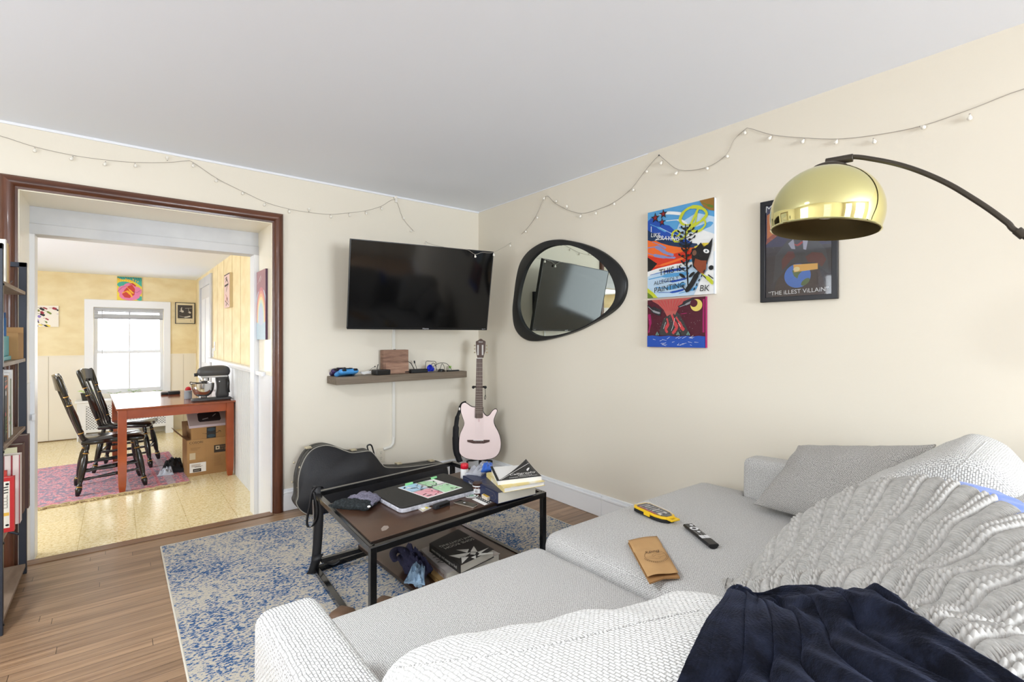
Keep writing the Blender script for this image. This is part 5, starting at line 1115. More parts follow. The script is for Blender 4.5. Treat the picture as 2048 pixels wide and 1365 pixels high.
# top panel: its front edge stops short of the front rail, its back edge short of the back rail
def tp(u, v, z): 
    a = FL.lerp(FR,u); b = BL.lerp(BR,u); p = a.lerp(b,v); return Vector((p.x,p.y,z))
pl = [tp(.004,.035,0),tp(.985,.035,0),tp(.985,.70,0),tp(.004,.70,0)]
MB().prism([(p.x,p.y) for p in pl], ZT-.012, ZT+.006, btop, side=mat('panel_edge_dark',(44,34,28),.4)).build('tabletop', t, bev=.0015)
TZ = ZT+.006
for u in (.25,.5,.75): p = tp(u,.03,0); MB().box((p.x-.012,p.y-.012,ZT-.024),(p.x+.012,p.y+.012,ZT-.010), steel_b).build('spacer', t)
pl2 = [onz(716,1090,.13),onz(822,1212,.13),onz(1030,1120,.13),onz(905,1045,.13)]
a_ = pl2[0]; 
sh = [Vector((a_.x,a_.y,0)), Vector((a_.x+.015,1.90,0)), Vector((1.60,1.90,0)), Vector((1.58,a_.y+.06,0))]
MB().prism([(p.x,p.y) for p in sh], .112, .13, btop, side=mat('panel_edge_dark',(44,34,28),.4)).build('lower_shelf', t, bev=.0015)
LZ = .13
MB().bar(sh[0]+Vector((0,0,.10)),sh[3]+Vector((0,0,.10)),.022,.022,steel_b).bar(sh[3]+Vector((.01,0,.12)),sh[2]+Vector((.01,0,.12)),.022,.03,steel_b).bar(Vector((BL.x,sh[0].y,.1)),sh[0]+Vector((0,0,.10)),.022,.022,steel_b).bar(sh[3]+Vector((0,0,.10)),Vector((BR.x,sh[3].y,.1)),.022,.022,steel_b).bar(sh[1]+Vector((0,0,.10)),sh[2]+Vector((0,0,.10)),.022,.022,steel_b).bar((FL.x,1.91,.1),sh[1]+Vector((0,0,.10)),.022,.022,steel_b).build('shelf_frame', t)
MB().add([tuple(onz(u,v,TZ+.0004)) for u,v in ((762,1058),(768,1052),(776,1052),(778,1056),(772,1061),(764,1063))],[(0,1,2,3,4,5)],mat('dried_stain',(150,136,126),.6)).build('stain', t)
# ---- things on the coffee table
def quad(z, *uv): return [onz(u,v,z) for u,v in uv]
sl = quad(TZ+.03,(742,984),(802,1016),(966,974),(888,946)); cen = sum(sl,Vector())/4
t = thing('laptop_sleeve', 'black laptop in a sleeve with fuzzy grey edge on the coffee table', 'laptop', (cen.x,cen.y,TZ))
def rounded(q, r, n=5):
    out = []
    for i in range(len(q)):
        a, b, c_ = Vector(q[i-1][:2]), Vector(q[i][:2]), Vector(q[(i+1)%len(q)][:2]); p = b+(a-b).normalized()*r; s_ = b+(c_-b).normalized()*r
        for j in range(n+1): tt = j/n; out.append(tuple((1-tt)**2*p+2*tt*(1-tt)*b+tt*tt*s_))
    return out
rq = rounded(sl,.03)
MB().prism(rq, TZ, TZ+.02, mat('fuzzy_grey_felt',(204,204,212),.95,var=(60,(166,166,176)),bump=(160,.3)), bev=.004).build('felt_edge', t)
MB().prism(offset_poly(rq,-.002), TZ+.02, TZ+.03, mat('dark_grey_sleeve',(46,45,43),.6,bump=(260,.1)), bev=.002).build('lid', t)
LT = TZ+.03
# comic card
cq = quad(LT+.001,(809,973),(856,997),(925,976),(884,956)); cen = sum(cq,Vector())/4
u_ = (cq[2]-cq[1]); v_ = (cq[0]-cq[1]); W, Hh = u_.length, v_.length; 
t = thing('comic_card', 'small drawn card with blue, green and red panels on the laptop sleeve', 'card', (cen.x,cen.y,LT))
M = frame_M(cq[1]-Vector((0,0,.001))+Vector((0,0,.0001)), u_, v_); M = frame_M(cq[1]-Vector((0,0,.001)), u_, Vector((-u_.y,u_.x,0)))
s = MB(); s.box((0,0,0),(W,Hh,.001),paper,M); lb, lg, lr, kk = C('light_blue',178,214,238), C('light_green',184,228,184), C('light_red',228,128,144), blkp
L = [(paper,'p',[(0,0),(1,0),(1,1),(0,1)]),(lb,'p',[(.02,.54),(.47,.54),(.47,.98),(.02,.98)]),(lg,'p',[(.52,.54),(.8,.54),(.9,.8),(.7,.98),(.52,.98)]),(C('pale_red',240,176,186),'p',[(.02,.03),(.47,.03),(.47,.49),(.02,.49)]),(lg,'p',[(.52,.03),(.98,.03),(.98,.49),(.52,.49)])]
random.seed(8)
for i_ in range(80):
    x,y = random.uniform(.04,.92), random.uniform(.05,.9); m_ = random.choice([kk,paper,kk,paper, lb if (x<.5 and y>.5) else lr if x<.5 else lg])
    L.append((m_,'s',[(x,y),(x+random.uniform(-.08,.08),y+random.uniform(-.08,.08)),(x+random.uniform(-.1,.1),y+random.uniform(-.05,.05))],[.001,random.uniform(.003,.008),.001],1))
L += [(kk,'p',blob(.5,.5,.05,.06,6)),(kk,'s',[(.44,.03),(.5,.5),(.5,.98)],.004),(kk,'s',[(.02,.5),(.98,.52)],.004)]
paint(s,L,W,Hh,M,z0=.0011,dz=.00004); s.build('sheet', t, smooth=False)
# pen
p, q_ = onz(811,970,LT+.006), onz(873,955,LT+.006); d = (q_-p)
t = thing('marker_pen', 'black double ended marker with pale green caps above the drawn card', 'pen', (p.x,p.y,LT))
gcap = mat('mint_cap', (140,214,150), .4)
MB().cyl(p+d*.2,p+d*.8,.0045,blk,12).build('barrel', t); MB().cyl(p,p+d*.22,.0062,gcap,12).build('cap', t, bev=.001); MB().cyl(p+d*.8,q_,.0062,gcap,12).build('cap', t, bev=.001)
# knitted hat / pouch
t = thing('knit_hat', 'folded black and grey fuzzy knit hat at the left end of the coffee table', 'hat', (.93,2.22,TZ))
hk = mat('black_fuzzy_knit', (30,36,38), .95, var=(120,(64,70,74),(1,1,1),.45,.75), bump=(220,.8)); hg = mat('grey_violet_knit', (108,104,124), .95, var=(120,(140,138,156)), bump=(220,.8))
c4 = quad(TZ+.016,(657,1012),(738,1018),(764,1000),(712,990)); s = MB(); pillow(s,c4[0],c4[1],(c4[1]*.4+c4[2]*.6),(c4[0]*.55+c4[3]*.45),.034,hk,n=18,wr=.004,pw=3); s.build('dark_fold', t)
c4b = quad(TZ+.02,(684,1003),(745,1011),(766,996),(728,985)); s = MB(); pillow(s,c4b[0],c4b[1],c4b[2],c4b[3],.034,hg,n=18,wr=.004,pw=3); s.build('grey_lining', t)
p = onz(738,1014,TZ+.032); MB().ball(p,(.008,.008,.005),whitep,10,6).build('button', t)
# small packet, clip, phone
c4 = quad(TZ+.003,(833,1016),(845,1024),(863,1016),(850,1010)); cen = sum(c4,Vector())/4
t = thing('memory_card_packet', 'clear packet with yellow and white memory card on the coffee table', 'packet', (cen.x,cen.y,TZ))
MB().prism([(p.x,p.y) for p in c4],TZ,TZ+.002,mat('clear_packet',(200,196,188),.2)).build('sleeve', t)
i4 = [cen.lerp(p,.6) for p in c4]; MB().prism([(p.x,p.y) for p in i4],TZ+.002,TZ+.0035,mat('card_yellow',(226,206,70),.4)).build('card', t)
j4 = [i4[0],i4[1],i4[1].lerp(i4[2],.62),i4[0].lerp(i4[3],.62)]; MB().prism([(p.x,p.y) for p in j4],TZ+.0035,TZ+.004,paper).build('card_label', t)
p, q_ = onz(868,1020,TZ), onz(897,1010,TZ); t = thing('camera_clip', 'chunky black plastic clip on the coffee table left of the phone', 'clip', (p.x,p.y,TZ))
MB().bar(p+Vector((0,0,.011)),q_+Vector((0,0,.011)),.026,.022,mat('dark_rubber',(36,37,42),.4)).build('body', t, bev=.004); dd = (q_-p).normalized(); fn = Vector((dd.y,-dd.x,0)); m_ = mat('dark_gloss_front',(8,8,10),.08)
MB().bar(p.lerp(q_,.25)+fn*.0132+Vector((0,0,.011)),p.lerp(q_,.92)+fn*.0132+Vector((0,0,.011)),.001,.009,m_).build('groove', t)
c4 = quad(TZ+.008,(906,1005),(947,1015),(957,1009),(922,1000)); cen = sum(c4,Vector())/4; t = thing('mobile_phone', 'black mobile phone lying face up near the front of the coffee table', 'phone', (cen.x,cen.y,TZ))
rq = rounded(c4,.008); MB().prism(rq,TZ,TZ+.007,mat('phone_edge',(190,180,168),.25,metal=.8),bev=.0015).build('body', t); MB().prism(offset_poly(rq,-.002),TZ+.007,TZ+.0076,m_).build('screen', t)
dx = (c4[1]-c4[0]).normalized(); cc = cen; s = MB().cyl(cc-dx*.012+Vector((0,0,.0005)),cc-dx*.012+Vector((0,0,.001)),.006,mat('badge_light',(200,200,204),.4),14)
s.build('camera_ring', t)
# round sticker
p = onz(943,992,TZ); t = thing('round_sticker', 'round white and green sticker lying left of the brown jar', 'sticker', (p.x,p.y,TZ)); s = MB().lathe([(.001,.0012),(.036,.0012),(.036,0)],paper,32,Matrix.Translation((p.x,p.y,TZ)))
dg_ = C('dark_green',44,84,66); paint(s,[(dg_,'p',blob(0,0,.030,.030,28)),(paper,'p',blob(0,0,.024,.024,28)),(dg_,'s',[(-.018,-.008),(-.004,.012),(.004,-.004),(.016,.012)],.006,1),(C('pale_green',150,196,160),'p',blob(.004,-.006,.01,.008,12))] if False else [], 1,1,Matrix.Translation((p.x,p.y,TZ)))
for r_,m_2,z_ in ((.030,dg_,.0014),(.023,paper,.0016),(.014,C('pale_green',150,196,160),.0018)): s.lathe([(.0005,z_),(r_,z_)],m_2,28,Matrix.Translation((p.x,p.y,TZ)),cap=False)
L_, R__ = stroke([(-.018,-.006),(-.004,.012),(.004,-.006),(.016,.012)],.004); n_ = len(L_); s.add([(p.x+a.x,p.y+a.y,TZ+.002) for a in L_]+[(p.x+a.x,p.y+a.y,TZ+.002) for a in R__],[(i,n_+i,n_+i+1,i+1) for i in range(n_-1)],dg_)
s.build('disc', t, smooth=False)
# dotted strip and matchbox
c4 = quad(TZ+.001,(944,999),(969,1011),(986,1004),(962,994)); cen = sum(c4,Vector())/4; t = thing('dotted_strip', 'white card with black dotted strip beside the matchbox', 'card', (cen.x,cen.y,TZ))
MB().prism([(p.x,p.y) for p in c4],TZ,TZ+.001,paper).build('card', t); s = MB(); b4 = [c4[0].lerp(c4[3],.4),c4[1].lerp(c4[2],.4),c4[2],c4[3]]; s.prism([(p.x,p.y) for p in b4],TZ+.001,TZ+.0013,blk_m)
for i_ in range(6):
    for j_ in range(2): pp_ = b4[0].lerp(b4[1],(i_+.5)/6).lerp(b4[3].lerp(b4[2],(i_+.5)/6),.3+.4*j_); s.lathe([(.0003,.0015),(.0042,.0015)],paper,10,Matrix.Translation((pp_.x,pp_.y,TZ)),cap=False)
s.build('dots', t, smooth=False)
c4 = quad(TZ,(963,996),(974,1003),(987,998),(975,991)); cen = sum(c4,Vector())/4; t = thing('matchbox', 'small yellow and cream matchbox against the dark blue book', 'box', (cen.x,cen.y,TZ))
MB().prism([(p.x,p.y) for p in c4],TZ,TZ+.016,mat('matchbox_cream',(226,214,196),.6)).build('sleeve', t, bev=.001); MB().prism([tuple(cen.lerp(p,.86)[:2]) for p in c4],TZ+.016,TZ+.0166,mat('matchbox_yellow',(226,186,80),.5)).build('label_face', t)
s = MB(); 
for i_ in range(3): a = cen.lerp(c4[0],.5).lerp(cen.lerp(c4[2],.5),i_/2); s.box((a.x-.003,a.y-.003,TZ+.0166),(a.x+.003,a.y+.004,TZ+.0169),blk_m)
s.build('print', t)
# jar
p = onz(955,988,TZ); t = thing('amber_jar', 'small amber glass jar with brown lid in front of the blue book', 'jar', (p.x,p.y,TZ)); Mj = Matrix.Translation((p.x,p.y,TZ))
MB().lathe([(.022,0),(.025,.003),(.025,.034),(.022,.039),(.021,.042)],mat('amber_glass',(70,36,26),.15,coat=.5),28,Mj).build('glass', t)
MB().lathe([(.0255,.008),(.0255,.03)],whitep,28,Mj,cap=False).build('label_band', t)
s = MB()
for i_ in range(7):
    an = R(205+i_*5); s.bar((p.x+.0257*math.cos(an),p.y+.0257*math.sin(an),TZ+.012),(p.x+.0257*math.cos(an),p.y+.0257*math.sin(an),TZ+.025),.0009,.0004,blk_m)
s.build('barcode', t)
MB().lathe([(.0245,.042),(.0255,.044),(.0255,.055),(.023,.058),(.001,.0585)],mat('dark_brown_lid',(58,36,28),.4),28,Mj).build('lid', t); MB().lathe([(.0262,.041),(.0262,.046)],whitep,28,Mj,cap=False).build('seal_ring', t)
# pill bottle
p = onz(929,957,TZ); t = thing('pill_bottle', 'white bottle with a bright red cap at the back of the coffee table', 'bottle', (p.x,p.y,TZ)); Mj = Matrix.Translation((p.x,p.y,TZ))
MB().lathe([(.02,0),(.0225,.003),(.0225,.05),(.018,.056)],whitep,24,Mj).build('body', t); MB().lathe([(.021,.056),(.0225,.058),(.022,.08),(.019,.084),(.001,.085)],mat('bright_red_cap',(206,24,48),.35),24,Mj).build('cap', t)
# books
def book(name, label, q4, z, th, cover, pages, cat='book', group=None, spine=0, extra=None):
    """q4 = corners of the book; edge q[spine]-q[spine+1] is the spine"""
    cen = sum((Vector(p) for p in q4),Vector())/4; t = thing(name, label, cat, (cen.x,cen.y,z), 0, group)
    P_ = [Vector((p[0],p[1],0)) for p in q4]; c_ = Vector((cen.x,cen.y,0))
    ins = []
    for i,p in enumerate(P_):
        d = (c_-p); e = p+d.normalized()*.006; ins.append(e)
    a, b = spine, (spine+1)%4; ins[a] = P_[a].lerp(c_,.01); ins[b] = P_[b].lerp(c_,.01)
    MB().prism([tuple(p[:2]) for p in ins], z+.002, z+th-.002, pages).build('pages', t)
    s = MB().prism([tuple(p[:2]) for p in P_], z, z+.002, cover).prism([tuple(p[:2]) for p in P_], z+th-.002, z+th, cover)
    A_, B_ = P_[a], P_[b]; s.bar(A_+(c_-A_)*.005+Vector((0,0,z+th/2)), B_+(c_-B_)*.005+Vector((0,0,z+th/2)), .003, th, cover); s.build('cover', t)
    return t
bb = mat('navy_book_cover', (40,48,80), .35); pg_ = mat('book_pages', (228,224,212), .85, bump=(60,.3,(1,1,30)))
z1 = TZ+.055
q4 = quad(z1,(926,952),(996,986),(1073,968),(1000,944)); q4b = [p.copy() for p in q4]
t = book('hardback_book', 'thick navy blue hardback with gold ornament at the bottom of the table pile', q4, TZ, .055, bb, pg_, spine=0)
gd = mat('gold_foil', (150,140,120), .35, metal=.4)
u_ = (q4[1]-q4[0]); sp_ = Vector((u_.y,-u_.x,0)).normalized(); M = frame_M(q4[0]+sp_*.0016-Vector((0,0,.055)), u_, (0,0,1)); s = MB(); W = u_.length
paint(s,[(gd,'s',[(.04,.86),(.5,.86)],.0015),(gd,'s',[(.68,.86),(.9,.86),(.96,.5),(.9,.12),(.68,.12)],.0012),(gd,'p',blob(.86,.5,.008,.05,8))],W,.055,M,z0=.0002); s.text('PRO VISION', .02, paper, M @ Matrix.Translation((W*.3,.03,.0005)) ) if False else None
s.text('THE WAY', .018, paper, M @ Matrix.Translation((W*.3,.034,.0006))); s.build('spine_print', t, smooth=False)
v_ = q4[3]-q4[0]; M = frame_M(q4[0], u_, Vector((-u_.y,u_.x,0))); s = MB(); pts = blob(W*.52,v_.length*.3,.06,.05,26)
L_, R__ = stroke(pts+[pts[0]],.003); n_ = len(L_); s.add([(a.x,a.y,.0006) for a in L_]+[(a.x,a.y,.0006) for a in R__],[(i,n_+i,n_+i+1,i+1) for i in range(n_-1)],gd,M); s.build('cover_ornament', t, smooth=False)
# yellow and white book
z2 = z1+.022; q5 = quad(z2,(973,946),(1008,977),(1090,963),(1040,940)); ycov = mat('pale_yellow_cover', (230,210,140), .5, var=(12,(240,234,214),(1,1,1),.45,.6))
t = book('paperback_book', 'cream and yellow paperback between the navy book and the calligraphy pad', q5, z1, .022, ycov, paper, spine=0)
# calligraphy pad with curled cover
z3 = z2+.020; q6 = quad(z3,(983,935),(996,963),(1083,953),(1052,930)); cen = sum(q6,Vector())/4
t = thing('calligraphy_pad', 'black and white calligraphy practice pad open on top of the book pile', 'book', (cen.x,cen.y,z2))
MB().prism([tuple(p[:2]) for p in q6],z2,z3,paper).build('pages', t)
s = MB(); MB_z = z3; u_ = q6[2]-q6[1]; v_ = q6[0]-q6[1]
ax = q6[1]; bxp = q6[2]; tipp = q6[3]+Vector((.0,.0,.05))
N = 12; vs = []
for j in range(N+1):
    for i in range(N+1):
        a, b_ = i/N, j/N; p = ax.lerp(bxp,a); e = q6[0].lerp(q6[3],a); w_ = a; p = p.lerp(e, b_*min(1,a*1.0)); vs.append(p+Vector((0,0,.002+.030*(a*b_)**1.5+.012*math.sin(a*3.14)*(1-b_)*0)))
s.add(vs,[(j*(N+1)+i,j*(N+1)+i+1,(j+1)*(N+1)+i+1,(j+1)*(N+1)+i) for j in range(N) for i in range(N)], mat('pad_cover_black',(40,40,42),.45)); co_ = s.build('cover', t, solid=.001)
MB().bar(q6[0]+Vector((0,0,.003)),q6[1]+Vector((0,0,.003)),.012,.003,blk_m).build('binding_strip', t)
s = MB(); M = frame_M(ax+Vector((0,0,.0)), u_, Vector((-u_.y,u_.x,0)))
def on_cover(bm_, a0, b0):
    out = []
    for v in bm_.v: out.append(v)
    return out
W = u_.length; tmp = MB(); tmp.text('Calligraphy', .034, paper, Matrix.Translation((W*.62,.062,0)) @ Matrix.Rotation(.05,4,'Z'), shear=.35); tmp.text('PRACTICE', .018, paper, Matrix.Translation((W*.66,.036,0)), shear=.1); tmp.text('PAPER WORKBOOK', .017, paper, Matrix.Translation((W*.60,.016,0)))
fe = [(.78,.085),(.83,.098),(.88,.118),(.9,.13),(.86,.128),(.81,.115),(.78,.1)]; tmp.add([(a*W,b_,0) for a,b_ in fe],[tuple(range(7))],paper)
LE, RE = stroke([(W*.06,.004),(W*.98,.19)],.003); tmp.add([(p.x,p.y,0) for p in LE+RE],[(0,2,3,1)],paper)
Hv = (v_.length)
def lift(x,y):
    a = min(max(x/W,0),1); dv = y/(Hv*.95*max(a,.05)); dv = min(max(dv,0),1); p = ax.lerp(bxp,a); e = q6[0].lerp(q6[3],a); p = p.lerp(e,dv*a); return p+Vector((0,0,.0035+.030*(a*dv)**1.5))
tmp.v = [tuple(lift(x,y)) for x,y,z in tmp.v]; tmp.build('cover_lettering', t, smooth=False)
# plastic bag
s = MB(); c4 = quad(z1+.006,(930,948),(962,952),(992,936),(968,928)); pillow(s,c4[0],c4[1],c4[2],c4[3],.04,mat('clear_plastic_film',(214,218,228),.12,alpha=.45),n=16,wr=.012)
t = thing('plastic_bag', 'crinkled clear plastic bag with a blue label behind the navy book', 'bag', tuple(c4[0])); s.build('film', t)
s = MB(); c4 = quad(z1+.02,(962,944),(984,940),(986,928),(966,930)); pillow(s,c4[0],c4[1],c4[2],c4[3],.03,mat('bright_blue_label',(60,110,206),.3),n=10,wr=.008); s.build('blue_label', t)
# ---- strap hung over the left rail
t = thing('nylon_strap', 'black nylon strap looped over the back left corner of the coffee table', 'strap', (BL.x,BL.y,RT))
sm = mat('black_nylon_webbing', (28,28,31), .5)
def ribbon(pts, w_, side, m_, name, parent):
    cv = catmull(pts,6); s = MB(); vs = []; n_ = len(cv)
    for i,p in enumerate(cv): sd = Vector(side(i/(n_-1)) if callable(side) else side).normalized()*w_/2; vs += [p-sd,p+sd]
    s.add(vs,[(2*i,2*i+1,2*i+3,2*i+2) for i in range(n_-1)],m_); return s.build(name, parent, solid=.0022)
Dx = Vector((RX,RY,0)); 
def at(u,v,d): r_ = Vector(ray(u,v)); return Vector((0,0,CZ))+r_*d
dB = BL.x*FX+BL.y*FY
ribbon([at(640,978,dB+.02),at(634,974,dB-.01),at(633,990,dB-.03),at(638,1020,dB-.035),at(637,1060,dB-.035),at(634,1100,dB-.035),at(631,1128,dB-.035)], .046, Dx, sm, 'webbing', t)
ribbon([at(638,1110,dB-.035),at(632,1122,dB-.06),at(626,1140,dB-.03),at(618,1152,dB-.02)], .05, Dx+Vector((0,0,.2)), sm, 'tail', t)
ribbon([at(636,1118,dB-.03),at(650,1124,dB+.0),at(668,1127,dB-.01),at(680,1120,dB-.0)], .03, Vector((.3,.9,.2)), sm, 'free_end', t)
ribbon([at(632,975,dB-.02),at(624,985,dB-.035),at(620,1010,dB-.04),at(614,1040,dB-.04),at(616,1054,dB-.04),at(625,1053,dB-.04),at(634,1036,dB-.045),at(634,1010,dB-.045),at(628,985,dB-.035)], .012, Dx+Vector((FX,FY,0))*.8, sm, 'loop', t)
MB().cyl(at(626,1000,dB-.045),at(627,1040,dB-.045),.003,chrome,8).build('metal_slide', t)
# ---- lower shelf: books and clothes
def rq_(z,*uv): return quad(z,*uv)
b1 = quad(LZ+.045,(813,1115),(885,1170),(905,1165),(850,1104))
cz = LZ; tan = mat('tan_book_cover', (196,160,104), .5); wht = mat('offwhite_book_cover', (206,198,192), .5, var=(14,(188,184,182)))
zA = LZ+.02; A4 = quad(zA,(826,1112),(878,1163),(990,1120),(910,1080)); book('paperback_book','tan paperback at the bottom of the stack on the lower shelf',A4,LZ,.02,tan,pg_,spine=0)
zB = zA+.035; B4 = quad(zB,(840,1100),(893,1147),(1000,1108),(922,1068)); t = book('paperback_book','thick grey-white paperback in the middle of the lower shelf stack',B4,zA,.035,wht,pg_,spine=0)
u_ = B4[1]-B4[0]; M = frame_M(B4[0]+Vector((u_.y,-u_.x,0)).normalized()*.002-Vector((0,0,.035)), u_, (0,0,1)); s = MB(); W = u_.length; s.add([(.01,.004,.001),(.04,.004,.001),(.04,.031,.001),(.01,.031,.001)],[(0,1,2,3)],mat('spine_navy_block',(50,52,90),.5),M); s.text('The New Painting World',.02,C('spine_red',150,90,84),M @ Matrix.Translation((W*.58,.016,.0012))); s.build('spine_print', t, smooth=False)
M = frame_M(B4[0], u_, Vector((-u_.y,u_.x,0))); s = MB()
for pts in ([(.25,.10),(.33,.13),(.3,.04)],[(.35,.12),(.42,.02),(.46,.1)],[(.5,.03),(.55,.08),(.6,.02),(.66,.06)]): 
    L_,R__ = stroke([(a*W,b_*.6) for a,b_ in pts],.006); n_=len(L_); s.add([(a.x,a.y,.0006) for a in L_+R__],[(i,n_+i,n_+i+1,i+1) for i in range(n_-1)],blkp,M)
s.build('cover_print', t, smooth=False)
zC = zB+.04; C4 = quad(zC,(859,1087),(921,1131),(988,1099),(916,1059)); kcv = mat('black_book_cover', (42,40,38), .5)
t = book('hardback_book','black hardback with white star pattern on top of the lower shelf stack',C4,zB,.04,kcv,pg_,spine=0)
u_ = C4[1]-C4[0]; v_ = C4[3]-C4[0]; W, Hh = u_.length, v_.length; M = frame_M(C4[0]+Vector((0,0,.0002)), u_, Vector((-u_.y,u_.x,0)))
wv = C('star_white',206,204,196); L = []
px_ = lambda x,y: (((x-1110)*.0), 0)
ST = [[(.62,.02),(.72,.5),(.80,.28)],[(.5,.3),(.7,.42),(.6,.55)],[(.55,.72),(.7,.5),(.78,.62)],[(.75,.95),(.78,.62),(.86,.6)],[(.98,.96),(.84,.62),(.9,.5)],[(.98,.4),(.86,.5),(.88,.36)],[(.98,.05),(.84,.34),(.78,.2)],[(.72,.5),(.78,.58),(.84,.5),(.78,.42)],[(.62,.02),(.8,.14),(.78,.26)]]
for p_ in ST: L.append((wv,'p',p_))
L += [(wv,'t','some\nFOOD\nLIGHT\nhearing',.26,.42,.034,-1.35)] if False else [(wv,'t','SOME ROOM\nand LIGHTING',.27,.52,.03,-1.5)]
s = MB(); paint(s,L,W,Hh,M); M2 = frame_M(C4[0]+Vector((u_.y,-u_.x,0)).normalized()*.002-Vector((0,0,.04)), u_, (0,0,1)); s.text('some design and energy to find',.019,wv,M2 @ Matrix.Translation((W*.5,.02,.0012))); s.build('cover_print', t, smooth=False)
nv = mat('navy_cotton', (38,38,66), .85, bump=(120,.3)); s = MB(); 
c4 = quad(LZ+.05,(792,1118),(845,1160),(866,1140),(812,1098)); pillow(s,c4[0],c4[1],c4[2],c4[3],.09,nv,n=20,wr=.022,seed=4)
ps = catmull(quad(LZ+.08,(790,1122),(786,1110),(792,1101),(806,1102),(818,1114),(834,1126),(846,1140)),5); s.tube(ps,[.012+.012*math.sin(i/len(ps)*3.1) for i in range(len(ps))],nv,10,flat=.6)
single(s,'navy_garment','crumpled navy blue garment on the lower shelf of the coffee table','clothing',tuple(c4[0]-Vector((0,0,.05))))
s = MB(); c4 = quad(LZ+.08,(808,1166),(850,1170),(850,1136),(826,1130)); pillow(s,c4[0],c4[1],c4[2],c4[3],.04,mat('light_blue_terry',(142,170,196),.95,bump=(180,.6)),n=16,wr=.015,seed=9)
single(s,'blue_cloth','small light blue towel lying on the navy garment','cloth',tuple(c4[0]-Vector((0,0,.02))))
# shoes under the table, ear plug
for i_,(u,v,l) in enumerate(((716,1244,'brown leather shoe on the rug just past the left sofa arm'),(800,1222,'brown leather shoe on the rug under the low shelf'))):
    p = onz(u,v,.05); t = thing('shoe', l, 'shoe', (p.x,p.y,RT) , R(-62), 'shoes under the coffee table'); s = MB(); cushion(s,0,0,.028,.26,.09,.05,.024,mat('brown_leather',(108,84,66),.5),n=12); s.v = [(x,y*(1-.25*(x>0)*x*6) ,z+(.02 if (x<-.03 and z>.03) else 0)) for x,y,z in s.v]; s.build('upper', t, world=False, sharp=70)
    MB().prism([(p_[0],p_[1]) for p_ in catmull([(-.13,-.035),(-.13,.035),(0,.04),(.13,.035),(.135,-.03),(0,-.04)],4,True)],0,.012,mat('dark_sole',(50,40,34),.7)).build('sole', t, world=False)
p = onz(740,1148,RT); single(MB().turned(p+Vector((0,0,.006)),p+Vector((.004,.02,.012)),[(0,.004),(.2,.007),(1,.0055)],mat('orange_yellow_foam',(226,166,40),.7),12),'ear_plug','tiny orange-yellow foam ear plug on the rug by the front left table leg','ear plug',tuple(p))
# ================================================================ BOOKSHELF
t = thing('bookshelf', 'tall black steel bookshelf with brown wood shelves at the left edge', 'bookshelf', (-.55,3.3,0))
PX, Y0b, Y1b, HB = -.37, 2.93, 3.62, 1.63; dpx = .33
rail_m = mat('black_shelf_steel', (44,48,58), .4, metal=.2); shw = mat('shelf_wood_grey_brown', (150,130,112), .5, var=(8,(118,98,82),(3,.6,3),.3,.7)); 
for x in (PX,PX-dpx):
    for y in (Y0b,Y1b): MB().box((x-.03,y-.012,0),(x,y+.012,HB), rail_m).build('post', t, bev=.002)
for y in (Y0b,Y1b): MB().box((PX-dpx,y-.012,HB-.025),(PX,y+.012,HB), rail_m).build('top_bar', t, bev=.002)
LV = [1.478,1.13,.774,.40,.055]
for i_,z in enumerate(LV):
    MB().box((PX-dpx-.02,Y0b+.012,z-.018),(PX-.004,Y1b-.012,z), shw).build('shelf', t, bev=.002)
for y in (Y1b,Y0b): MB().cyl((PX-.01,y,.20),(PX-dpx,y,.38),.006,rail_m,8).build('cross_brace', t)
MB().cyl((PX-dpx,Y0b,.12),(PX-dpx,Y1b,1.3),.006,rail_m,8).build('cross_brace', t)
for z in (1.46,1.11,.76,.38,.04): MB().ball((PX+.001,Y0b,z),(.003,.005,.005),mat('bolt_dark',(24,26,30),.3),8,6).build('bolt', t)
def bk(y, th, h, d, z, col, label, x1=PX-.02, grp=None, extra=None, lean=0, front=None):
    t = thing('book', label, 'book', (x1-d/2,y,z), 0, grp)
    c_ = mat('book_%d_%d_%d' % col, col, .5)
    M_ = Matrix.Rotation(lean,4,'X')
    MB().box((-d/2+.001,-th/2+.002,.002),(d/2-.006,th/2-.002,h-.004), pg_, M_).build('pages', t, world=False)
    MB().box((-d/2,-th/2,0),(d/2,-th/2+.002,h), c_, M_).box((-d/2,th/2-.002,0),(d/2,th/2,h), c_, M_).box((d/2-.003,-th/2,0),(d/2,th/2,h), c_, M_).build('cover', t, world=False)
    if front:
        s = MB(); front(s, M_ @ frame_M((-d/2,-th/2-.0003,0),(1,0,0),(0,0,1)), d, h); s.build('cover_print', t, world=False, smooth=False)
    if extra:
        s = MB(); Mx_ = M_ @ frame_M((d/2+.0003,-th/2,0),(0,1,0),(0,0,1)); extra(s,Mx_,th,h); s.build('spine_print', t, world=False, smooth=False)
    return t
z = LV[0]
bk(3.16,.035,.20,.15,z,(222,216,204),'white spined book on the top shelf nearest the black post')
bk(3.21,.03,.19,.14,z,(206,176,120),'tan spined book on the top shelf beside the white one')
bk(3.25,.025,.185,.14,z,(150,90,60),'reddish brown book on the top shelf, last of the row')
s = MB().ball((PX-.10,3.17,z+.235),(.06,.07,.045),blk_m,16,10); single(s,'black_pouch','soft black pouch lying on top of the books on the top shelf','pouch',(PX-.1,3.17,z+.19))
t = thing('wooden_dish','dark brown wooden dish on the top shelf at its far end','dish',(PX-.11,3.45,z)); MB().lathe([(.05,0),(.055,.01),(.075,.035),(.078,.04),(.06,.036),(.001,.02)],mat('dark_brown_dish',(66,36,28),.3),24,Matrix.Translation((PX-.11,3.45,z))).build('bowl', t); MB().lathe([(.06,.0405),(.066,.055),(.04,.07),(.001,.072)],mat('dark_brown_dish',(66,36,28),.3),24,Matrix.Translation((PX-.11,3.45,z))).build('lid', t)
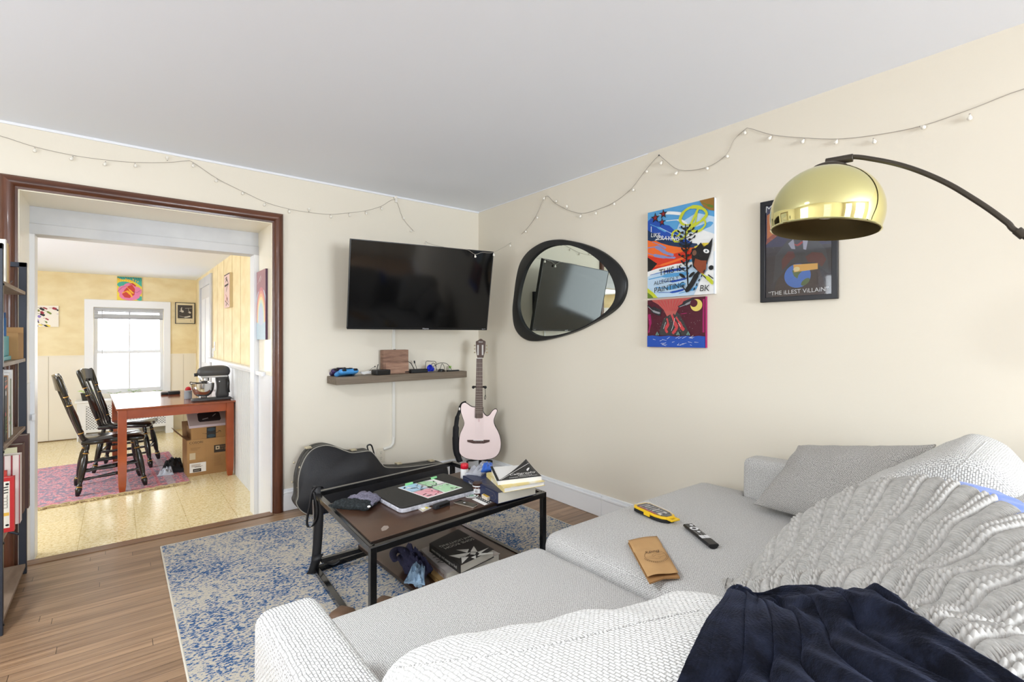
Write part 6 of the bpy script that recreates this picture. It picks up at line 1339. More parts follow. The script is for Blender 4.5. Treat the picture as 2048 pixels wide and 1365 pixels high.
z = LV[1]
single(MB().box((PX-.26,3.10,z),(PX-.03,3.38,z+.02), mat('teal_card',(96,176,186),.5)).box((PX-.26,3.12,z+.02),(PX-.04,3.40,z+.115), mat('teal_card',(96,176,186),.5)), 'teal_box', 'turquoise box on the second shelf of the bookshelf', 'box', (PX-.15,3.24,z), bev=.003)
t = thing('carton_box','open brown cardboard carton behind the turquoise box','box',(PX-.14,3.5,z)); s = MB()
for a_,b_ in (((PX-.27,3.415,z),(PX-.01,3.42,z+.13)),((PX-.27,3.585,z),(PX-.01,3.59,z+.16)),((PX-.27,3.415,z),(PX-.265,3.59,z+.15)),((PX-.015,3.415,z),(PX-.01,3.59,z+.13)),((PX-.27,3.415,z),(PX-.01,3.59,z+.004))): s.box(a_,b_,card)
s.build('carton', t)
t = thing('blue_tube','dark blue lip balm tube standing in front of the cardboard carton','tube',(PX-.05,3.30,z+.115)); MB().cyl((PX-.05,3.30,z+.115),(PX-.05,3.30,z+.20),.014,mat('dark_blue_tube',(40,84,130),.35),16).build('tube_body', t); MB().cyl((PX-.05,3.30,z+.20),(PX-.05,3.30,z+.225),.0125,mat('dark_blue_cap',(30,66,110),.35),16).build('cap', t)
z = LV[2]
def cook(s,M_,th,h):
    s.add([(0,h*.82,.0004),(th,h*.84,.0004),(th,h*.88,.0004),(0,h*.86,.0004)],[(0,1,2,3)],C('spine_orange',214,90,40),M_)
    s.add([(0,h*.93,.0004),(th,h*.94,.0004),(th,h*.95,.0004),(0,h*.94,.0004)],[(0,1,2,3)],C('spine_orange',214,90,40),M_)
    for k_ in range(6): L_,R__ = stroke([(th*.1,h*(.1+.05*k_)),(th*.5,h*(.14+.05*k_)),(th*.95,h*(.13+.06*k_))],.003); s.add([(a.x,a.y,.0005) for a in L_+R__],[(i,3+i,4+i,i+1) for i in range(2)],C('herb_green',120,170,90),M_)
    s.lathe([(.0003,.0006),(.012,.0006)],paper,12,M_ @ Matrix.Translation((th*.4,h*.75,0)),cap=False); s.lathe([(.0003,.0006),(.01,.0006)],C('radish',190,60,80),10,M_ @ Matrix.Translation((th*.3,h*.42,0)),cap=False)
def lines(col_, n_=5):
    def f(s,M_,th,h):
        for k_ in range(n_): s.add([(th*.2,h*(.2+.12*k_),.0004),(th*.8,h*(.2+.12*k_),.0004),(th*.8,h*(.25+.12*k_),.0004),(th*.2,h*(.25+.12*k_),.0004)],[(0,1,2,3)],col_,M_)
    return f
bk(3.03,.05,.24,.2,z,(190,176,160),'thick beige patterned book on the third shelf nearest the post',x1=PX-.03,extra=lines(C('spine_brownish',140,110,96),6))
bk(3.085,.025,.255,.2,z,(178,170,160),'grey paperback on the third shelf beside the beige book')
bk(3.15,.06,.285,.22,z,(28,32,34),'black cookbook with green herbs and orange stripe on its spine',extra=cook)
bk(3.205,.022,.29,.2,z,(160,120,84),'brown edged book right of the black cookbook')
bk(3.245,.028,.30,.22,z,(226,224,220),'white spined book right of the brown edged book',extra=lines(C('spine_grey',150,150,150),3))
bk(3.285,.03,.27,.22,z,(120,126,96),'olive green book on the third shelf',extra=lines(C('spine_green',90,150,80),2))
bk(3.325,.03,.31,.22,z,(236,236,234),'tall white book last in the third shelf row')
z = LV[3]
def redf(s,M_,d,h):
    P_ = C('board_cream',232,226,212); y_ = C('stripe_yellow',230,180,70); L = [(P_,'p',[(.2,.08),(.955,.08),(.955,.93),(.2,.93)])]
    L += [(C('stripe_red',170,50,60),'s',[(.5,.86),(.72,.86)],.004),(y_,'p',[(.2,.3),(.95,.3),(.95,.36),(.2,.36)]),(blkp,'p',blob(.93,.88,.02,.02,8)),(blkp,'p',blob(.93,.13,.02,.02,8))]
    for k_ in range(4): L += [(ink,'s',[(.4,.45+.06*k_),(.93,.45+.06*k_)],.0015),(ink,'s',[(.93,.45+.06*k_),(.93,.5+.06*k_)],.0015)]
    for k_ in range(3): L.append((blkp,'s',[(.86,.72+.05*k_),(.94,.73+.05*k_)],.004))
    paint(s,L,d,h,M_)
def strf(s,M_,d,h): paint(s,[(C('stripe_maroon',150,54,62),'s',[(.3+.1*k_,.0),(.3+.1*k_,1)],.006) for k_ in range(8)]+[(C('stripe_red',170,50,60),'s',[(.45,.66),(.6,.72),(.62,.62),(.75,.55)],.012,1)],d,h,M_)
def grf(s,M_,d,h): paint(s,[(C('leaf_print',70,150,80),'s',[(.1,.72+.05*k_),(.5,.76+.04*k_),(.95,.73+.06*k_)],[.004,.012,.004],1) for k_ in range(4)],d,h,M_)
bk(3.03,.03,.235,.30,z,(190,36,38),'red and white board book sticking out from the fourth shelf',x1=PX+.022,front=redf)

bk(3.10,.02,.25,.26,z,(200,70,60),'thin coral red book on the fourth shelf',x1=PX-.01)
bk(3.15,.055,.31,.26,z,(232,220,214),'red and white striped book on the fourth shelf',x1=PX+.028,front=strf)
bk(3.21,.03,.29,.25,z,(206,96,60),'orange red book on the fourth shelf',x1=PX+.015)
bk(3.26,.03,.28,.25,z,(176,50,44),'dark red thin book on the fourth shelf',x1=PX+.01)
bk(3.32,.06,.33,.25,z,(92,60,48),'brown leather book on the fourth shelf',x1=PX+.02)
bk(3.40,.05,.36,.28,z,(84,56,50),'tall dark brown album last on the fourth shelf',x1=PX+.03,extra=lines(C('spine_faint',120,90,84),3))
bk(3.185,.006,.335,.2,z,(214,210,176),'green and cream booklet standing behind the striped book on the fourth shelf',x1=PX+.012,front=grf)
# ================================================================ SOFA
fab = weave_mat('grey_sofa_weave', (224,223,221), (132,131,129), .0046, .6, .003)
fab2 = weave_mat('window_lit_sofa_weave', (240,240,238), (150,149,147), .0062, .8, .004)  # lighter copy of the sofa weave, window light put into its colour
fab3 = weave_mat('white_cushion_weave', (253,253,251), (184,183,181), .0064, .8, .004)
t = thing('sofa', 'long light grey woven fabric sofa facing the television', 'sofa', (1.38,.8,RT))
SXL, SXR, SB, SF = .225, 2.50, .05, 1.47
AW, AZ = .135, .655
s = MB(); cushion(s,(SXL+SXR)/2,(SB+1.15)/2,.19,SXR-SXL-.02,1.15-SB,.30,.03,fab,n=20); s.build('base', t, sharp=80)
s = MB(); cushion(s,(SXL+SXR)/2,.14,.45,SXR-SXL-.01,.19,.66,.05,fab,crown=(0,.01,.004),n=24); s.build('back', t, sharp=80)
for x,nm in ((SXL+AW/2,'l'),(SXR-AW/2-.0,'r')):
    s = MB(); cushion(s,x,(.06+1.175)/2,(.05+AZ)/2,AW,1.175-.06,AZ-.05,.032,fab2 if nm=='l' else fab,crown=(.008,.006,.008),n=26); s.build('arm', t, sharp=80)  # left arm takes the copy lightened for window light
XM = 1.315
for a,b,sd in ((SXL+AW+.004,XM-.004,1),(XM+.004,SXR-.0,2)):
    s = MB(); y0_ = .24
    cushion(s,(a+b)/2,(y0_+SF)/2,.385-(.036 if sd == 1 else 0),b-a,SF-y0_,.155,.055,fab,crown=(.006,.02,.016),n=34,wob=.003,seed=sd)
    if sd == 2:                                       # the right seat cushion narrows where the arm stands
        s.v = [(min(x,SXR-AW-.004) if y < 1.17 else x,y,z) for x,y,z in s.v]
    s.build('seat_cushion', t, sharp=80)
for x in (.32,2.40):
    for y in (.14,1.05): MB().cyl((x,y,RT),(x,y,.06),.02,blk_m,12).build('foot', t)
# loose back cushions
def slab(c00,c10,c11,c01,th,m,name,label,seams=True,crown=1.,seed=1,cat='cushion',group=None,n=30):
    c = [Vector(p) for p in (c00,c10,c11,c01)]; nrm = (c[1]-c[0]).cross(c[3]-c[0]).normalized(); cen = sum(c,Vector())/4
    ux_ = ((c[1]-c[0])+(c[2]-c[3])).normalized(); uy_ = nrm.cross(ux_); W = ((c[1]-c[0]).length+(c[2]-c[3]).length)/2; Hh = ((c[3]-c[0]).length+(c[2]-c[1]).length)/2
    s = MB(); cushion(s,0,0,0,1,1,1,.5,m,n=2); s = MB()
    cushion(s,0,0,0,W,Hh,th,min(th*.42,.07),m,crown=(.004,.012,.035*crown),n=n,wob=.006,seed=seed)
    out = []
    for x,y,z in s.v:
        u,v = x/W+.5, y/Hh+.5; p = c[0]*(1-u)*(1-v)+c[1]*u*(1-v)+c[2]*u*v+c[3]*(1-u)*v
        wr_ = .004*noise.noise(Vector((x*9+seed,y*22,z*9)))
        out.append(tuple(p+nrm*(z+wr_)))
    s.v = out; return s, cen
# slumped cushion in the left seat: c01-c11 is its top edge nearest the television
s, cen = slab((.345,.36,.69),(.86,.2,.725),(1.0,.575,.605),(.348,.84,.60),.15,fab3,'','',seed=3)
s.v = [(x,y,z+.018*noise.noise(Vector((x*14,y*3,2.)))*max(0,min(1,(y+.42*x-.72)*5))) for x,y,z in s.v]
cushA = single(s,'back_cushion','off-white woven back cushion slumped in the left seat beside the left arm','cushion',(.6,.5,.47),group='sofa back cushions')
s, cen = slab((1.90,.66,.51),(2.36,.60,.53),(2.44,.24,.83),(1.98,.22,.81),.20,fab2,'','',crown=1.2,seed=8)
cushR = single(s,'back_cushion','woven back cushion, lightened for window light, with centre seam standing upright at the right end','cushion',(2.15,.4,.47),group='sofa back cushions')
s, cen = slab((1.12,.50,.50),(1.62,.50,.50),(1.60,.30,.76),(1.14,.28,.74),.12,fab2,'','',crown=.3,seed=5,n=12)
# small grey cushion against the right arm
gf = weave_mat('grey_pillow_weave', (198,196,192), (112,110,108), .0042, .5, .003, 1)
s = MB(); pillow(s,(2.20,1.04,.50),(2.08,.56,.51),(2.43,.46,.83),(2.42,.94,.745),.15,gf,n=34,wr=.006,seed=6,pw=2.6,pinch=.07)
single(s,'throw_pillow','grey woven throw pillow leaning against the right sofa arm','pillow',(2.25,.75,.47))
# ================================================================ THROWS (a shared draped form, thick, over the back and middle of the sofa)
CP = np.array([*[tuple(onz(u,v,z)) for u,v,z in ((1455,1195,.535),(1440,1245,.635),(1400,1300,.685),(1350,1365,.73),(1290,1450,.77))],(.9,.33,.775),(1.15,.62,.60),(.7,.25,.81),(.6,.1,.835),(.85,.08,.845),(1.1,.223,.79),(1.1,.45,.705),(1.35,.476,.67),(1.3,.3,.775),(1.3,.12,.825),(1.47,.74,.475),(1.6,.64,.67),(1.65,.5,.79),(1.6,.34,.863),(1.55,.22,.855),(1.45,.56,.655),(1.5,.42,.79),(1.76,.60,.60),(1.8,.45,.72),(1.8,.3,.80),(1.75,.12,.79),(1.5,.0,.77),(1.15,-.02,.80),(.9,-.04,.79),(.6,-.02,.79),(1.12,.68,.53),(1.3,.78,.475),(1.0,.68,.60),(1.7,.75,.475),(1.9,.65,.5),(1.9,.3,.7),(1.6,-.1,.6),(1.0,-.1,.62),(2.0,.1,.6),(.5,-.1,.65),(1.42,.66,.545)])
from mathutils.bvhtree import BVHTree
def bvh(o): return BVHTree.FromPolygons([o.location+v.co for v in o.data.vertices],[tuple(p.vertices) for p in o.data.polygons])
cush_bv = bvh(cushA)
def seam_on(o, px, r_, parent):
    bv = bvh(o); pts = []
    for p in catmull([(u,v,0) for u,v in px],6):
        h = bv.ray_cast(Vector((0,0,CZ)),Vector(ray(p.x,p.y)).normalized())
        if h[0] is not None: pts.append(h[0])
    if len(pts) > 3: MB().tube(pts, r_, fab2, 6, flat=.8).build('seam', parent)
seam_on(cushR, ((1972,884),(1950,905),(1925,930),(1900,955),(1880,975)), .0022, cushR)
seam_on(cushA, ((775,1338),(900,1322),(1050,1302),(1180,1272),(1300,1242),(1400,1222)), .0022, cushA)
def tps(P):
    n_ = len(P); d = np.linalg.norm(P[:,None,:2]-P[None,:,:2],axis=2); K = d**2*np.log(d+1e-9); K[d==0] = .0; K += np.eye(n_)*.002
    A_ = np.zeros((n_+3,n_+3)); A_[:n_,:n_] = K; A_[:n_,n_] = 1; A_[:n_,n_+1:] = P[:,:2]; A_[n_,:n_] = 1; A_[n_+1:,:n_] = P[:,:2].T
    w_ = np.linalg.solve(A_, np.concatenate([P[:,2],[0,0,0]]))
    def f(x,y):
        d = np.sqrt((x[...,None]-P[:,0])**2+(y[...,None]-P[:,1])**2); return (d**2*np.log(d+1e-9)) @ w_[:n_] + w_[n_]+w_[n_+1]*x+w_[n_+2]*y
    return f
HF = tps(CP)
def on_form(u,v,off):
    """where the sight line meets the draped form"""
    d = Vector(ray(u,v)); t0 = .35
    while t0 < 2.2:
        p = Vector((0,0,CZ))+d*t0
        if p.z <= float(HF(np.array([p.x]),np.array([p.y]))[0])+off: return (p.x,p.y)
        t0 += .004
    return (p.x,p.y)
def drape(name, poly_l, poly_r, nu, nv, off, m_, disp, thick, label, cat, over=()):
    """sheet between two edge curves (each a list of x,y); u runs across, v along"""
    A_ = np.array([tuple(p)[:2] for p in catmull([(x,y,0) for x,y in poly_l],12)]); B_ = np.array([tuple(p)[:2] for p in catmull([(x,y,0) for x,y in poly_r],12)])
    def res(Q,n_):
        d = np.r_[0,np.cumsum(np.linalg.norm(np.diff(Q,axis=0),axis=1))]; d /= d[-1]; tt = np.linspace(0,1,n_); return np.stack([np.interp(tt,d,Q[:,0]),np.interp(tt,d,Q[:,1])],1)
    A_, B_ = res(A_,nv), res(B_,nv); u = np.linspace(0,1,nu)[None,:,None]
    Q = A_[:,None,:]*(1-u)+B_[:,None,:]*u; X, Y = Q[...,0], Q[...,1]; Z = HF(X,Y)+off
    U, V = np.meshgrid(np.linspace(0,1,nu),np.linspace(0,1,nv)); 
    P = np.stack([X,Y,Z],-1); du = np.gradient(P,axis=1); dv = np.gradient(P,axis=0); N_ = np.cross(du,dv); N_ /= np.linalg.norm(N_,axis=-1,keepdims=True)+1e-9
    if N_[nv//2,nu//2,2] < 0: N_ = -N_
    # arc length across and along for an even pattern
    su = np.cumsum(np.linalg.norm(du,axis=-1),axis=1); sv = np.cumsum(np.linalg.norm(dv,axis=-1),axis=0)
    low, hi = disp(X,Y,Z,U,V,su,sv); P = P+N_*(low+hi)[...,None]
    P[...,2] = np.maximum(P[...,2], .474)
    vs = P.reshape(-1,3); fs = []
    if over:
        dz = np.zeros(len(vs))
        for bv in over:
            for i in range(len(vs)):
                h = bv.ray_cast(Vector((vs[i,0],vs[i,1],2.)),Vector((0,0,-1)))
                if h[0] is not None: dz[i] = max(dz[i], h[0].z+thick+.002-vs[i,2])
        g = dz.reshape(nv,nu)
        def near(g,f):
            q = np.pad(g,1,mode='edge'); return f([q[a:a+nv,b:b+nu] for a in range(3) for b in range(3)])
        for _ in range(5): g = near(g, lambda L_: np.max(L_,axis=0))
        for _ in range(26): g = near(g, lambda L_: np.mean(L_,axis=0))
        vs[:,2] += g.reshape(-1)
    idx = np.arange(nu*nv).reshape(nv,nu); f = np.stack([idx[:-1,:-1],idx[:-1,1:],idx[1:,1:],idx[1:,:-1]],-1).reshape(-1,4)
    a,b,c_ = vs[f[0,0]],vs[f[0,1]],vs[f[0,2]]
    mid_ = f[len(f)//2]; nn = np.cross(vs[mid_[1]]-vs[mid_[0]],vs[mid_[2]]-vs[mid_[0]])
    if nn[2] < 0: f = f[:,::-1]
    og = Vector((1.3,.4,.47)); me = bpy.data.meshes.new(name); me.from_pydata([tuple(v-np.array(og)) for v in vs],[],[tuple(map(int,q)) for q in f]); me.materials.append(m_); me.shade_smooth(); me.update()
    o = bpy.data.objects.new(name,me); COL.objects.link(o); o.location = og
    md = o.modifiers.new('thickness','SOLIDIFY'); md.thickness = thick; md.offset = -1
    return tag(o,label,cat)
def bigfold(X,Y,k=1.):
    d = X*.50+Y*.86                         # folds run from the sofa back down to the seat, fanning out
    ph = np.arctan2(Y+1.2, X-.2)
    return k*(.016*np.sin(26*d+3*np.sin(5*X))*np.clip((1.75-X)*2,0,1) + .006*np.sin(61*d+4*np.sin(7*X+1)))
def knit(X,Y,Z,U,V,su,sv):
    c_ = V*1.0-.20*U-.14*U*V+2+.02*np.sin(U*5+1)+.004*np.sin(V*22); row = .064; q = (c_/row)%1.0; k_ = np.floor(c_/row)
    rope = np.zeros_like(c_)
    for k0,w0 in ((.12,.075),(.32,.075)):
        g = np.clip(1-((q-k0)/(w0*1.35))**2,0,1)**.5; tw = .62+.38*np.abs(np.sin(su*math.pi/.019+k0*9+k_*2.1+(q-k0)*6)); rope = np.maximum(rope, g*tw)
    win = np.clip(np.sin(np.clip((q-.42)/.58,0,1)*math.pi),0,1)**.4*(q > .42)
    ph = su*2*math.pi/.0082+(q-.42)*5+1.4*np.sin(su*70+k_*5)+.8*np.sin(su*23+k_*3)
    rib = win*(.5+.5*np.sin(ph))**.8
    fold = U*(1+.0*V); low = .015*np.sin(2*math.pi*(3.1*fold**1.25+.35*np.sin(V*4.2+.6))+.8)*np.clip(1.15-U,0,1)*np.clip(U*6,0,1)+.006*np.sin(2*math.pi*(6.3*U+.5*np.sin(V*7)))*(1-U)
    return low, .0125*rope+.0085*rib-.004*(1-win)*(q > .42)
def plush(X,Y,Z,U,V,su,sv):
    f_ = 6.6*U+.42*np.sin(V*3.3+.5)+.2*np.sin(V*7+U*4); a = (f_%1.0)
    w1 = .013*(np.abs(np.sin(math.pi*f_))**.55-.55)*np.clip(U*4,.15,1)+.004*np.sin(2*math.pi*(9*U+.8*np.sin(V*6)))*U
    return w1, .0004*np.sin(2*math.pi*(40*U+3*np.sin(V*23)))*np.sin(150*V)
kn_m = mat('light_grey_chunky_yarn', (190,188,184), .95, bump=(420,.15), var=(70,(168,166,162),(1,1,1),.4,.7), spec=.1)
# across = u (left/front hem to right/back), v = along the sofa depth
blue_m = mat('periwinkle_fleece', (92,124,206), .9, bump=(300,.3), sheen=.4)
drape('blue_blanket', [(1.64,.55),(1.60,.36),(1.50,.18),(1.30,.06)], [(1.76,.45),(1.73,.31),(1.67,.16),(1.48,-.02)], 24, 120, -.001, blue_m, lambda X,Y,Z,U,V,su,sv: (.013*U*np.sin(np.clip(V*1.1,0,1)*math.pi), .0012*np.sin(140*sv)), .012, 'thin edge of bright blue blanket showing beyond the knitted throw', 'blanket')
kn_o = drape('knitted_throw', [on_form(u,v,.03) for u,v in ((1492,1206),(1530,1212),(1560,1200),(1640,1205),(1740,1225),(1820,1265),(1920,1330),(2060,1430))]+[(.70,-.07)], [(1.50,.80),(1.665,.63),(1.672,.40),(1.58,.16),(1.46,-.08)], 520, 560, .004, kn_m, knit, .006, 'chunky light grey knitted throw heaped over the middle of the sofa', 'throw')
nv_m = bpy.data.materials.new('navy_plush'); nv_m.use_nodes = True; nt = nv_m.node_tree; b_ = nt.nodes['Principled BSDF']; b_.inputs['Roughness'].default_value = .85; b_.inputs['Specular IOR Level'].default_value = .1
b_.inputs['Sheen Weight'].default_value = .32; b_.inputs['Sheen Roughness'].default_value = .35; b_.inputs['Sheen Tint'].default_value = lin((120,130,165))
tc = nd(nt,'ShaderNodeTexCoord'); n = nd(nt,'ShaderNodeTexNoise'); n.inputs['Scale'].default_value = 16; n.inputs['Detail'].default_value = 6; n.inputs['Roughness'].default_value = .7; nt.links.new(tc.outputs['Object'], n.inputs['Vector'])
r = nd(nt,'ShaderNodeValToRGB'); r.color_ramp.elements[0].position = .42; r.color_ramp.elements[0].color = lin((10,12,21)); r.color_ramp.elements[1].position = .68; r.color_ramp.elements[1].color = lin((32,37,54)); nt.links.new(n.outputs[0], r.inputs[0]); nt.links.new(r.outputs[0], b_.inputs['Base Color'])
n2 = nd(nt,'ShaderNodeTexNoise'); n2.inputs['Scale'].default_value = 340; nt.links.new(tc.outputs['Object'], n2.inputs['Vector']); bp = nd(nt,'ShaderNodeBump'); bp.inputs['Strength'].default_value = .35; bp.inputs['Distance'].default_value = .003; nt.links.new(n2.outputs[0], bp.inputs['Height']); nt.links.new(bp.outputs[0], b_.inputs['Normal'])
drape('plush_blanket', [on_form(u,v,.035) for u,v in ((1462,1200),(1452,1240),(1415,1290),(1358,1365),(1300,1440))]+[(.35,.2),(.25,-.06)], [on_form(u,v,.045) for u,v in ((1478,1188),(1520,1172),(1570,1162),(1640,1154),(1700,1162),(1800,1202),(1900,1252),(2048,1345),(2200,1440))]+[(.72,-.07)], 260, 260, .016, nv_m, plush, .016, 'dark navy plush blanket spread over the back of the sofa in the foreground', 'blanket', (cush_bv, bvh(kn_o)))
# ================================================================ THINGS ON THE RIGHT SEAT
SZ = .478
def seatz(x,y): return SZ
# paper bag
c4 = quad(SZ+.004,(1256,1085),(1295,1158),(1357,1150),(1314,1076)); cen = sum(c4,Vector())/4
t = thing('paper_bag', 'small flat brown paper bag with round handshake stamp on the right seat', 'bag', (cen.x,cen.y,SZ))
kr_ = mat('kraft_paper', (198,158,108), .75, var=(8,(184,144,96)), bump=(30,.15)); u_ = (c4[2]-c4[1]); v_ = c4[0]-c4[1]
n_u, n_v = 10, 16; vs = []
for j in range(n_v+1):
    for i in range(n_u+1):
        a,b2 = i/n_u, j/n_v; p = (c4[1]*(1-a)+c4[2]*a)*(1-b2)+(c4[0]*(1-a)+c4[3]*a)*b2; vs.append(p+Vector((0,0,.006+.002*math.sin(a*7)*(1-b2)+(-.004 if abs(b2-.70)<.03 else 0)+.004*math.sin(a*3.14))))
MB().add(vs,[(j*(n_u+1)+i,j*(n_u+1)+i+1,(j+1)*(n_u+1)+i+1,(j+1)*(n_u+1)+i) for j in range(n_v) for i in range(n_u)],kr_).build('front_sheet', t, solid=.0008)
e4 = [p-Vector((0,0,.003)) for p in c4]; ext = [(c4[1]-c4[0])*.10]; 
MB().prism([tuple(p[:2]) for p in (c4[0],c4[1]+(c4[1]-c4[0])*.09,c4[1].lerp(c4[2],.5)+(c4[1]-c4[0])*.02,c4[2]+(c4[2]-c4[3])*.05,c4[3])],SZ-.002,SZ+.003,mat('kraft_inside',(164,122,76),.8)).build('back_sheet', t)
W, Hh = u_.length, v_.length; M = frame_M(c4[1]+Vector((0,0,.0115)), u_, Vector((-u_.y,u_.x,0)))
sk = v_.dot(Vector(u_).normalized())/Hh
ikk = mat('brown_stamp_ink', (86,60,36), .7); s = MB(); L = []
cx_,cy_ = .60, .42; rx, ry = .36,.36*W/Hh
L.append((ikk,'s',[(cx_+rx*math.cos(R(a)),cy_+ry*math.sin(R(a))) for a in range(-245,62,8)],.0012))
L += [(ikk,'s',[(cx_-.34,cy_-.01),(cx_-.1,cy_-.015),(cx_+.03,cy_+.02)],.0009,1),(ikk,'s',[(cx_-.33,cy_-.06),(cx_-.1,cy_-.055),(cx_+.05,cy_-.08),(cx_+.14,cy_-.05)],.0009,1),(ikk,'s',[(cx_+.34,cy_+.04),(cx_+.15,cy_+.02),(cx_+.02,cy_+.055),(cx_-.1,cy_+.02),(cx_-.06,cy_-.005)],.0009,1),(ikk,'s',[(cx_+.34,cy_-.02),(cx_+.14,cy_-.04),(cx_+.06,cy_-.03)],.0009,1)]
L.append((ikk,'t',"Bud's",cx_,cy_+ry*.78,.026,math.pi,.3))
for k_ in range(17):
    a = R(196+k_*9.5); x,y = cx_+rx*1.16*math.cos(a), cy_+ry*1.16*math.sin(a); L.append((ikk,'t','EWOHIDTMASZENIBLR'[k_],x,y,.009,a+math.pi/2+math.pi))
paint(s,[l for l in L if not (l[1]=='t' and len(l[2])==1)],W,Hh,M,z0=.0003)
for l in [l for l in L if (l[1]=='t' and len(l[2])==1)]: paint(s,[(ikk,'s',[(l[3]-.012,l[4]),(l[3]+.012,l[4]+.004)],.004)],W,Hh,M,z0=.0006)
s.v = [tuple(Vector(v)+u_.normalized()*sk*((Vector(v)-c4[1]).dot(Vector((-u_.y,u_.x,0)).normalized()))) for v in s.v]
s.build('stamp', t, smooth=False)
# television remote
p0, p1 = onz(1377,1052,SZ+.012), onz(1425,1090,SZ+.012); d = (p1-p0); ln = d.length+.02; rz = math.atan2(d.y,d.x)
t = thing('remote_control', 'long black television remote with white buttons on the right seat', 'remote', tuple((p0+p1)/2-Vector((0,0,.012))), rz)
rb = mat('remote_black', (24,24,26), .4); w_ = .042; s = MB(); vs = []; N = 12
prof = [(a,math.sin(R(a_))) for a,a_ in ((0,0),)]
ring = [(-w_/2,.012),(-w_/2+.004,.018),(w_/2-.004,.018),(w_/2,.012),(w_/2-.008,.002),(0,-.002),(-w_/2+.008,.002)]
for x,sc_ in ((-ln/2,.5),(-ln/2+.006,1),(ln/2-.003,1),(ln/2,.96)): vs += [(x,y*(.9 if sc_<1 else 1),z*sc_+(.009*(1-sc_))) for y,z in ring]
n_ = len(ring); s.add(vs,[(l*n_+i,l*n_+(i+1)%n_,(l+1)*n_+(i+1)%n_,(l+1)*n_+i) for l in range(3) for i in range(n_)]+[tuple(reversed(range(n_))),tuple(range(3*n_,4*n_))],rb); s.build('body', t, world=False, bev=.001)
s = MB(); M = Matrix.Translation((0,0,.0182)); wb = mat('remote_white_buttons', (224,224,226), .5)
x0 = -ln/2
for r0,r1 in ((.008,.0165),): 
    pts = [(x0+.055+rr*math.cos(a*.2618),rr*math.sin(a*.2618),.0003) for rr in (r0,r1) for a in range(24)]; s.add(pts,[(i,(i+1)%24,24+(i+1)%24,24+i) for i in range(24)],wb,M)
s.build('navigation_ring', t, world=False, smooth=False)
for x_,y_,r_ in ((.022,.006,.007),(.088,.002,.006)): MB().lathe([(.0003,.0008),(r_,.0008),(r_,0)],wb,16,M @ Matrix.Translation((x0+x_,y_,0))).build('button', t, world=False)
for i_ in range(2):
    for j_ in range(2): MB().box((x0+.122+i_*.014,-.017+j_*.018,0),(x0+.134+i_*.014,-.001+j_*.018,.0008),wb,M).build('button', t, world=False)
s = MB()
for i_ in range(5):
    for j_ in (-1,0,1): s.lathe([(.0002,.0005),(.0016,.0005)],wb,8,M @ Matrix.Translation((x0+.078+i_*.009,j_*.012,0)),cap=False)
s.build('small_buttons', t, world=False, smooth=False)
# yellow drill bit case
c4 = quad(SZ+.0,(1266,1022),(1330,1052),(1356,1042),(1292,1014)); cen = sum(c4,Vector())/4; u_ = (c4[1]-c4[0]); rz = math.atan2(u_.y,u_.x)
t = thing('drill_bit_case', 'black and yellow drill bit case with clear lid on the sofa seat', 'tool case', (cen.x,cen.y,SZ), rz)
W = u_.length; D_ = .088; yl_m = mat('tool_yellow', (240,196,30), .4); sh2 = [(-W/2,-D_*.34),(-W/2+.015,-D_/2),(W*.22,-D_/2),(W/2-.02,-D_*.40),(W/2,-D_*.2),(W/2,D_*.2),(W/2-.02,D_*.40),(W*.2,D_/2),(-W/2+.015,D_/2),(-W/2,D_*.34)]
MB().prism(sh2,0,.014,blk_m,bev=.003).build('base', t, world=False); s = MB().prism(sh2,.014,.024,yl_m,bev=.002)
s.box((W/2-.004,-.022,.015),(W/2+.022,-.014,.022),yl_m).box((W/2-.004,.014,.015),(W/2+.022,.022,.022),yl_m).box((W/2+.014,-.022,.015),(W/2+.024,.022,.022),yl_m); s.build('yellow_rim', t, world=False, bev=.0015)
MB().prism([(x*.86,y*.82) for x,y in sh2],.022,.0245,mat('tray_dark_grey',(48,50,50),.6)).build('tray', t, world=False)
random.seed(2)
for k_ in range(14):
    x_ = -W*.36+k_*W*.045; ly = random.uniform(.018,.03); MB().cyl((x_,-ly,.0265),(x_,ly*.7,.0265),.0018+.0012*(k_%3==0),chrome if k_%2 else mat('bit_dark',(70,70,72),.3,metal=.9),8).build('drill_bit', t, world=False)
for k_ in range(4): MB().box((W*.24+.008*(k_%2),-.03+.014*k_,.0245),(W*.34,-.02+.014*k_,.031),mat('bit_dark',(70,70,72),.3,metal=.9) if k_%2 else chrome).build('driver_bit', t, world=False, bev=.001)
MB().box((-W*.34,-D_*.40,.0246),(W*.22,-D_*.30,.0252),mat('case_red_label',(170,30,44),.5)).build('red_label', t, world=False)
MB().prism([(x*.92,y*.9) for x,y in sh2],.024,.034,mat('clear_case_lid',(240,240,240),.06,alpha=.16),bev=.004).build('clear_lid', t, world=False)
MB().box((-.018,-D_/2-.004,.006),(.018,-D_/2+.002,.022),yl_m).build('latch', t, world=False, bev=.002)
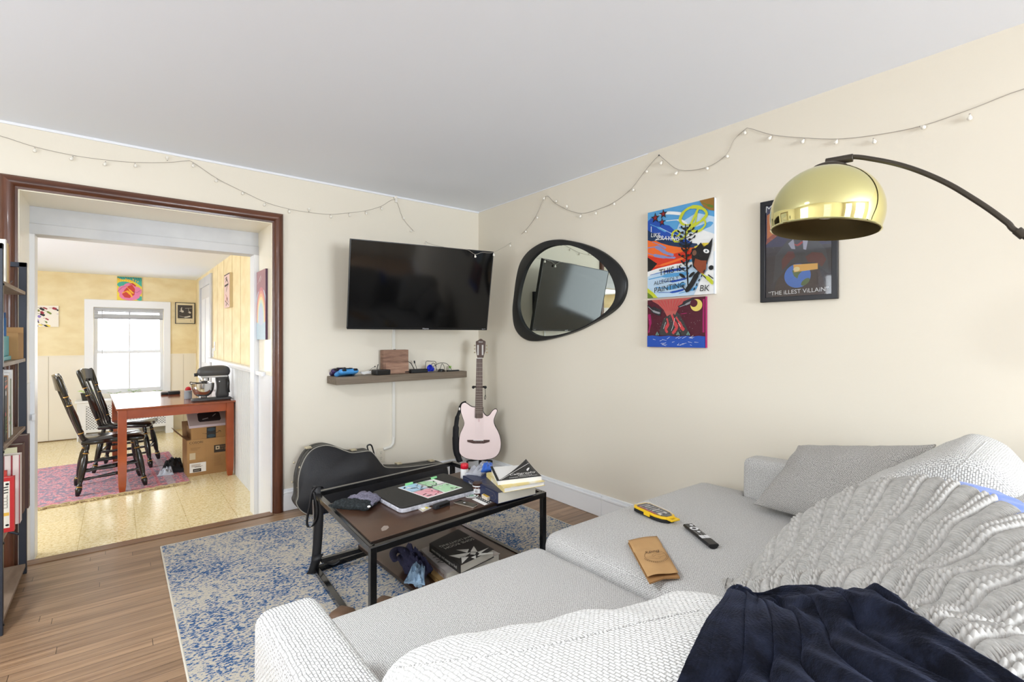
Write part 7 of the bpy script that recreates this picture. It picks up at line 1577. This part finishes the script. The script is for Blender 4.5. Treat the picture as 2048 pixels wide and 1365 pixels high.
# ================================================================ LIGHT AND CAMERA
wd_ = bpy.data.worlds.new('sky'); SC.world = wd_; wd_.use_nodes = True
bg = wd_.node_tree.nodes['Background']; bg.inputs[0].default_value = (.93,.96,1,1); bg.inputs[1].default_value = 1.1
def area(name, loc, rot, sx_, sy_, power, col=(1,1,1), spread=180):
    L = bpy.data.lights.new(name,'AREA'); L.shape = 'RECTANGLE'; L.size = sx_; L.size_y = sy_; L.energy = power; L.color = col; L.spread = R(spread)
    o = bpy.data.objects.new(name, L); COL.objects.link(o); o.location = loc; o.rotation_euler = rot; return o
for k,(a,b,za,zb) in enumerate(LW): area('window_daylight', (XL+.01,(a+b)/2,(za+zb)/2), (0,R(-90),0), zb-za, b-a, (2,24)[k], (.86,.93,1))
for k,(a,b,za,zb) in enumerate(RW): area('window_daylight', ((a+b)/2,YR+.01,(za+zb)/2), (R(90),0,0), b-a, zb-za, (20,190)[k], (.86,.93,1))
for (a,b,za,zb) in kl: area('window_daylight', (-2.59,(a+b)/2,(za+zb)/2), (0,R(-90),0), zb-za, b-a, (58,4)[kl.index((a,b,za,zb))], (.93,.97,1))
area('window_daylight', (.14,KY+.2,1.05), (R(-90),0,0), .8, 1.2, 14, (.96,.98,1))
t = thing('added_fill_light', 'added round frosted fill light on the unseen ceiling near the left wall of the living room', 'lamp', (-.9,1.2,H))  # unseen fitting added to brighten the living room
Mt = Matrix.Translation((-.9,1.2,0)); MB().lathe([(.001,H-.02),(.17,H-.02),(.17,H)],whitep,32,Mt).build('base_plate', t)
MB().lathe([(.001,H-.075),(.08,H-.07),(.14,H-.05),(.165,H-.02)],mat('fill_light_shade',(255,250,240),.5,emit=2.5),32,Mt,cap=False).build('shade', t)
lo_ = area('ceiling_fill', (-.9,1.2,H-.085), (0,0,0), .35, .35, 46, (.9,.95,1)); lo_.data.shape = 'DISK'  # added fill light below the made-up fitting
cam = bpy.data.cameras.new('camera'); co = bpy.data.objects.new('camera', cam); COL.objects.link(co); SC.camera = co
co.location = (0,0,CZ); co.rotation_euler = (R(90),0,-R(38.64)); cam.sensor_width = 36; cam.lens = 36*FPX/2048; cam.shift_y = -7.5/2048; cam.clip_start = .02
SC.view_settings.view_transform = 'Standard'; SC.view_settings.look = 'None'; SC.view_settings.gamma = 1; SC.view_settings.use_curve_mapping = False
SC.view_settings.exposure = 0.11
SC.cycles.max_bounces = 10; SC.cycles.diffuse_bounces = 6; SC.cycles.glossy_bounces = 5; SC.cycles.sample_clamp_indirect = 6
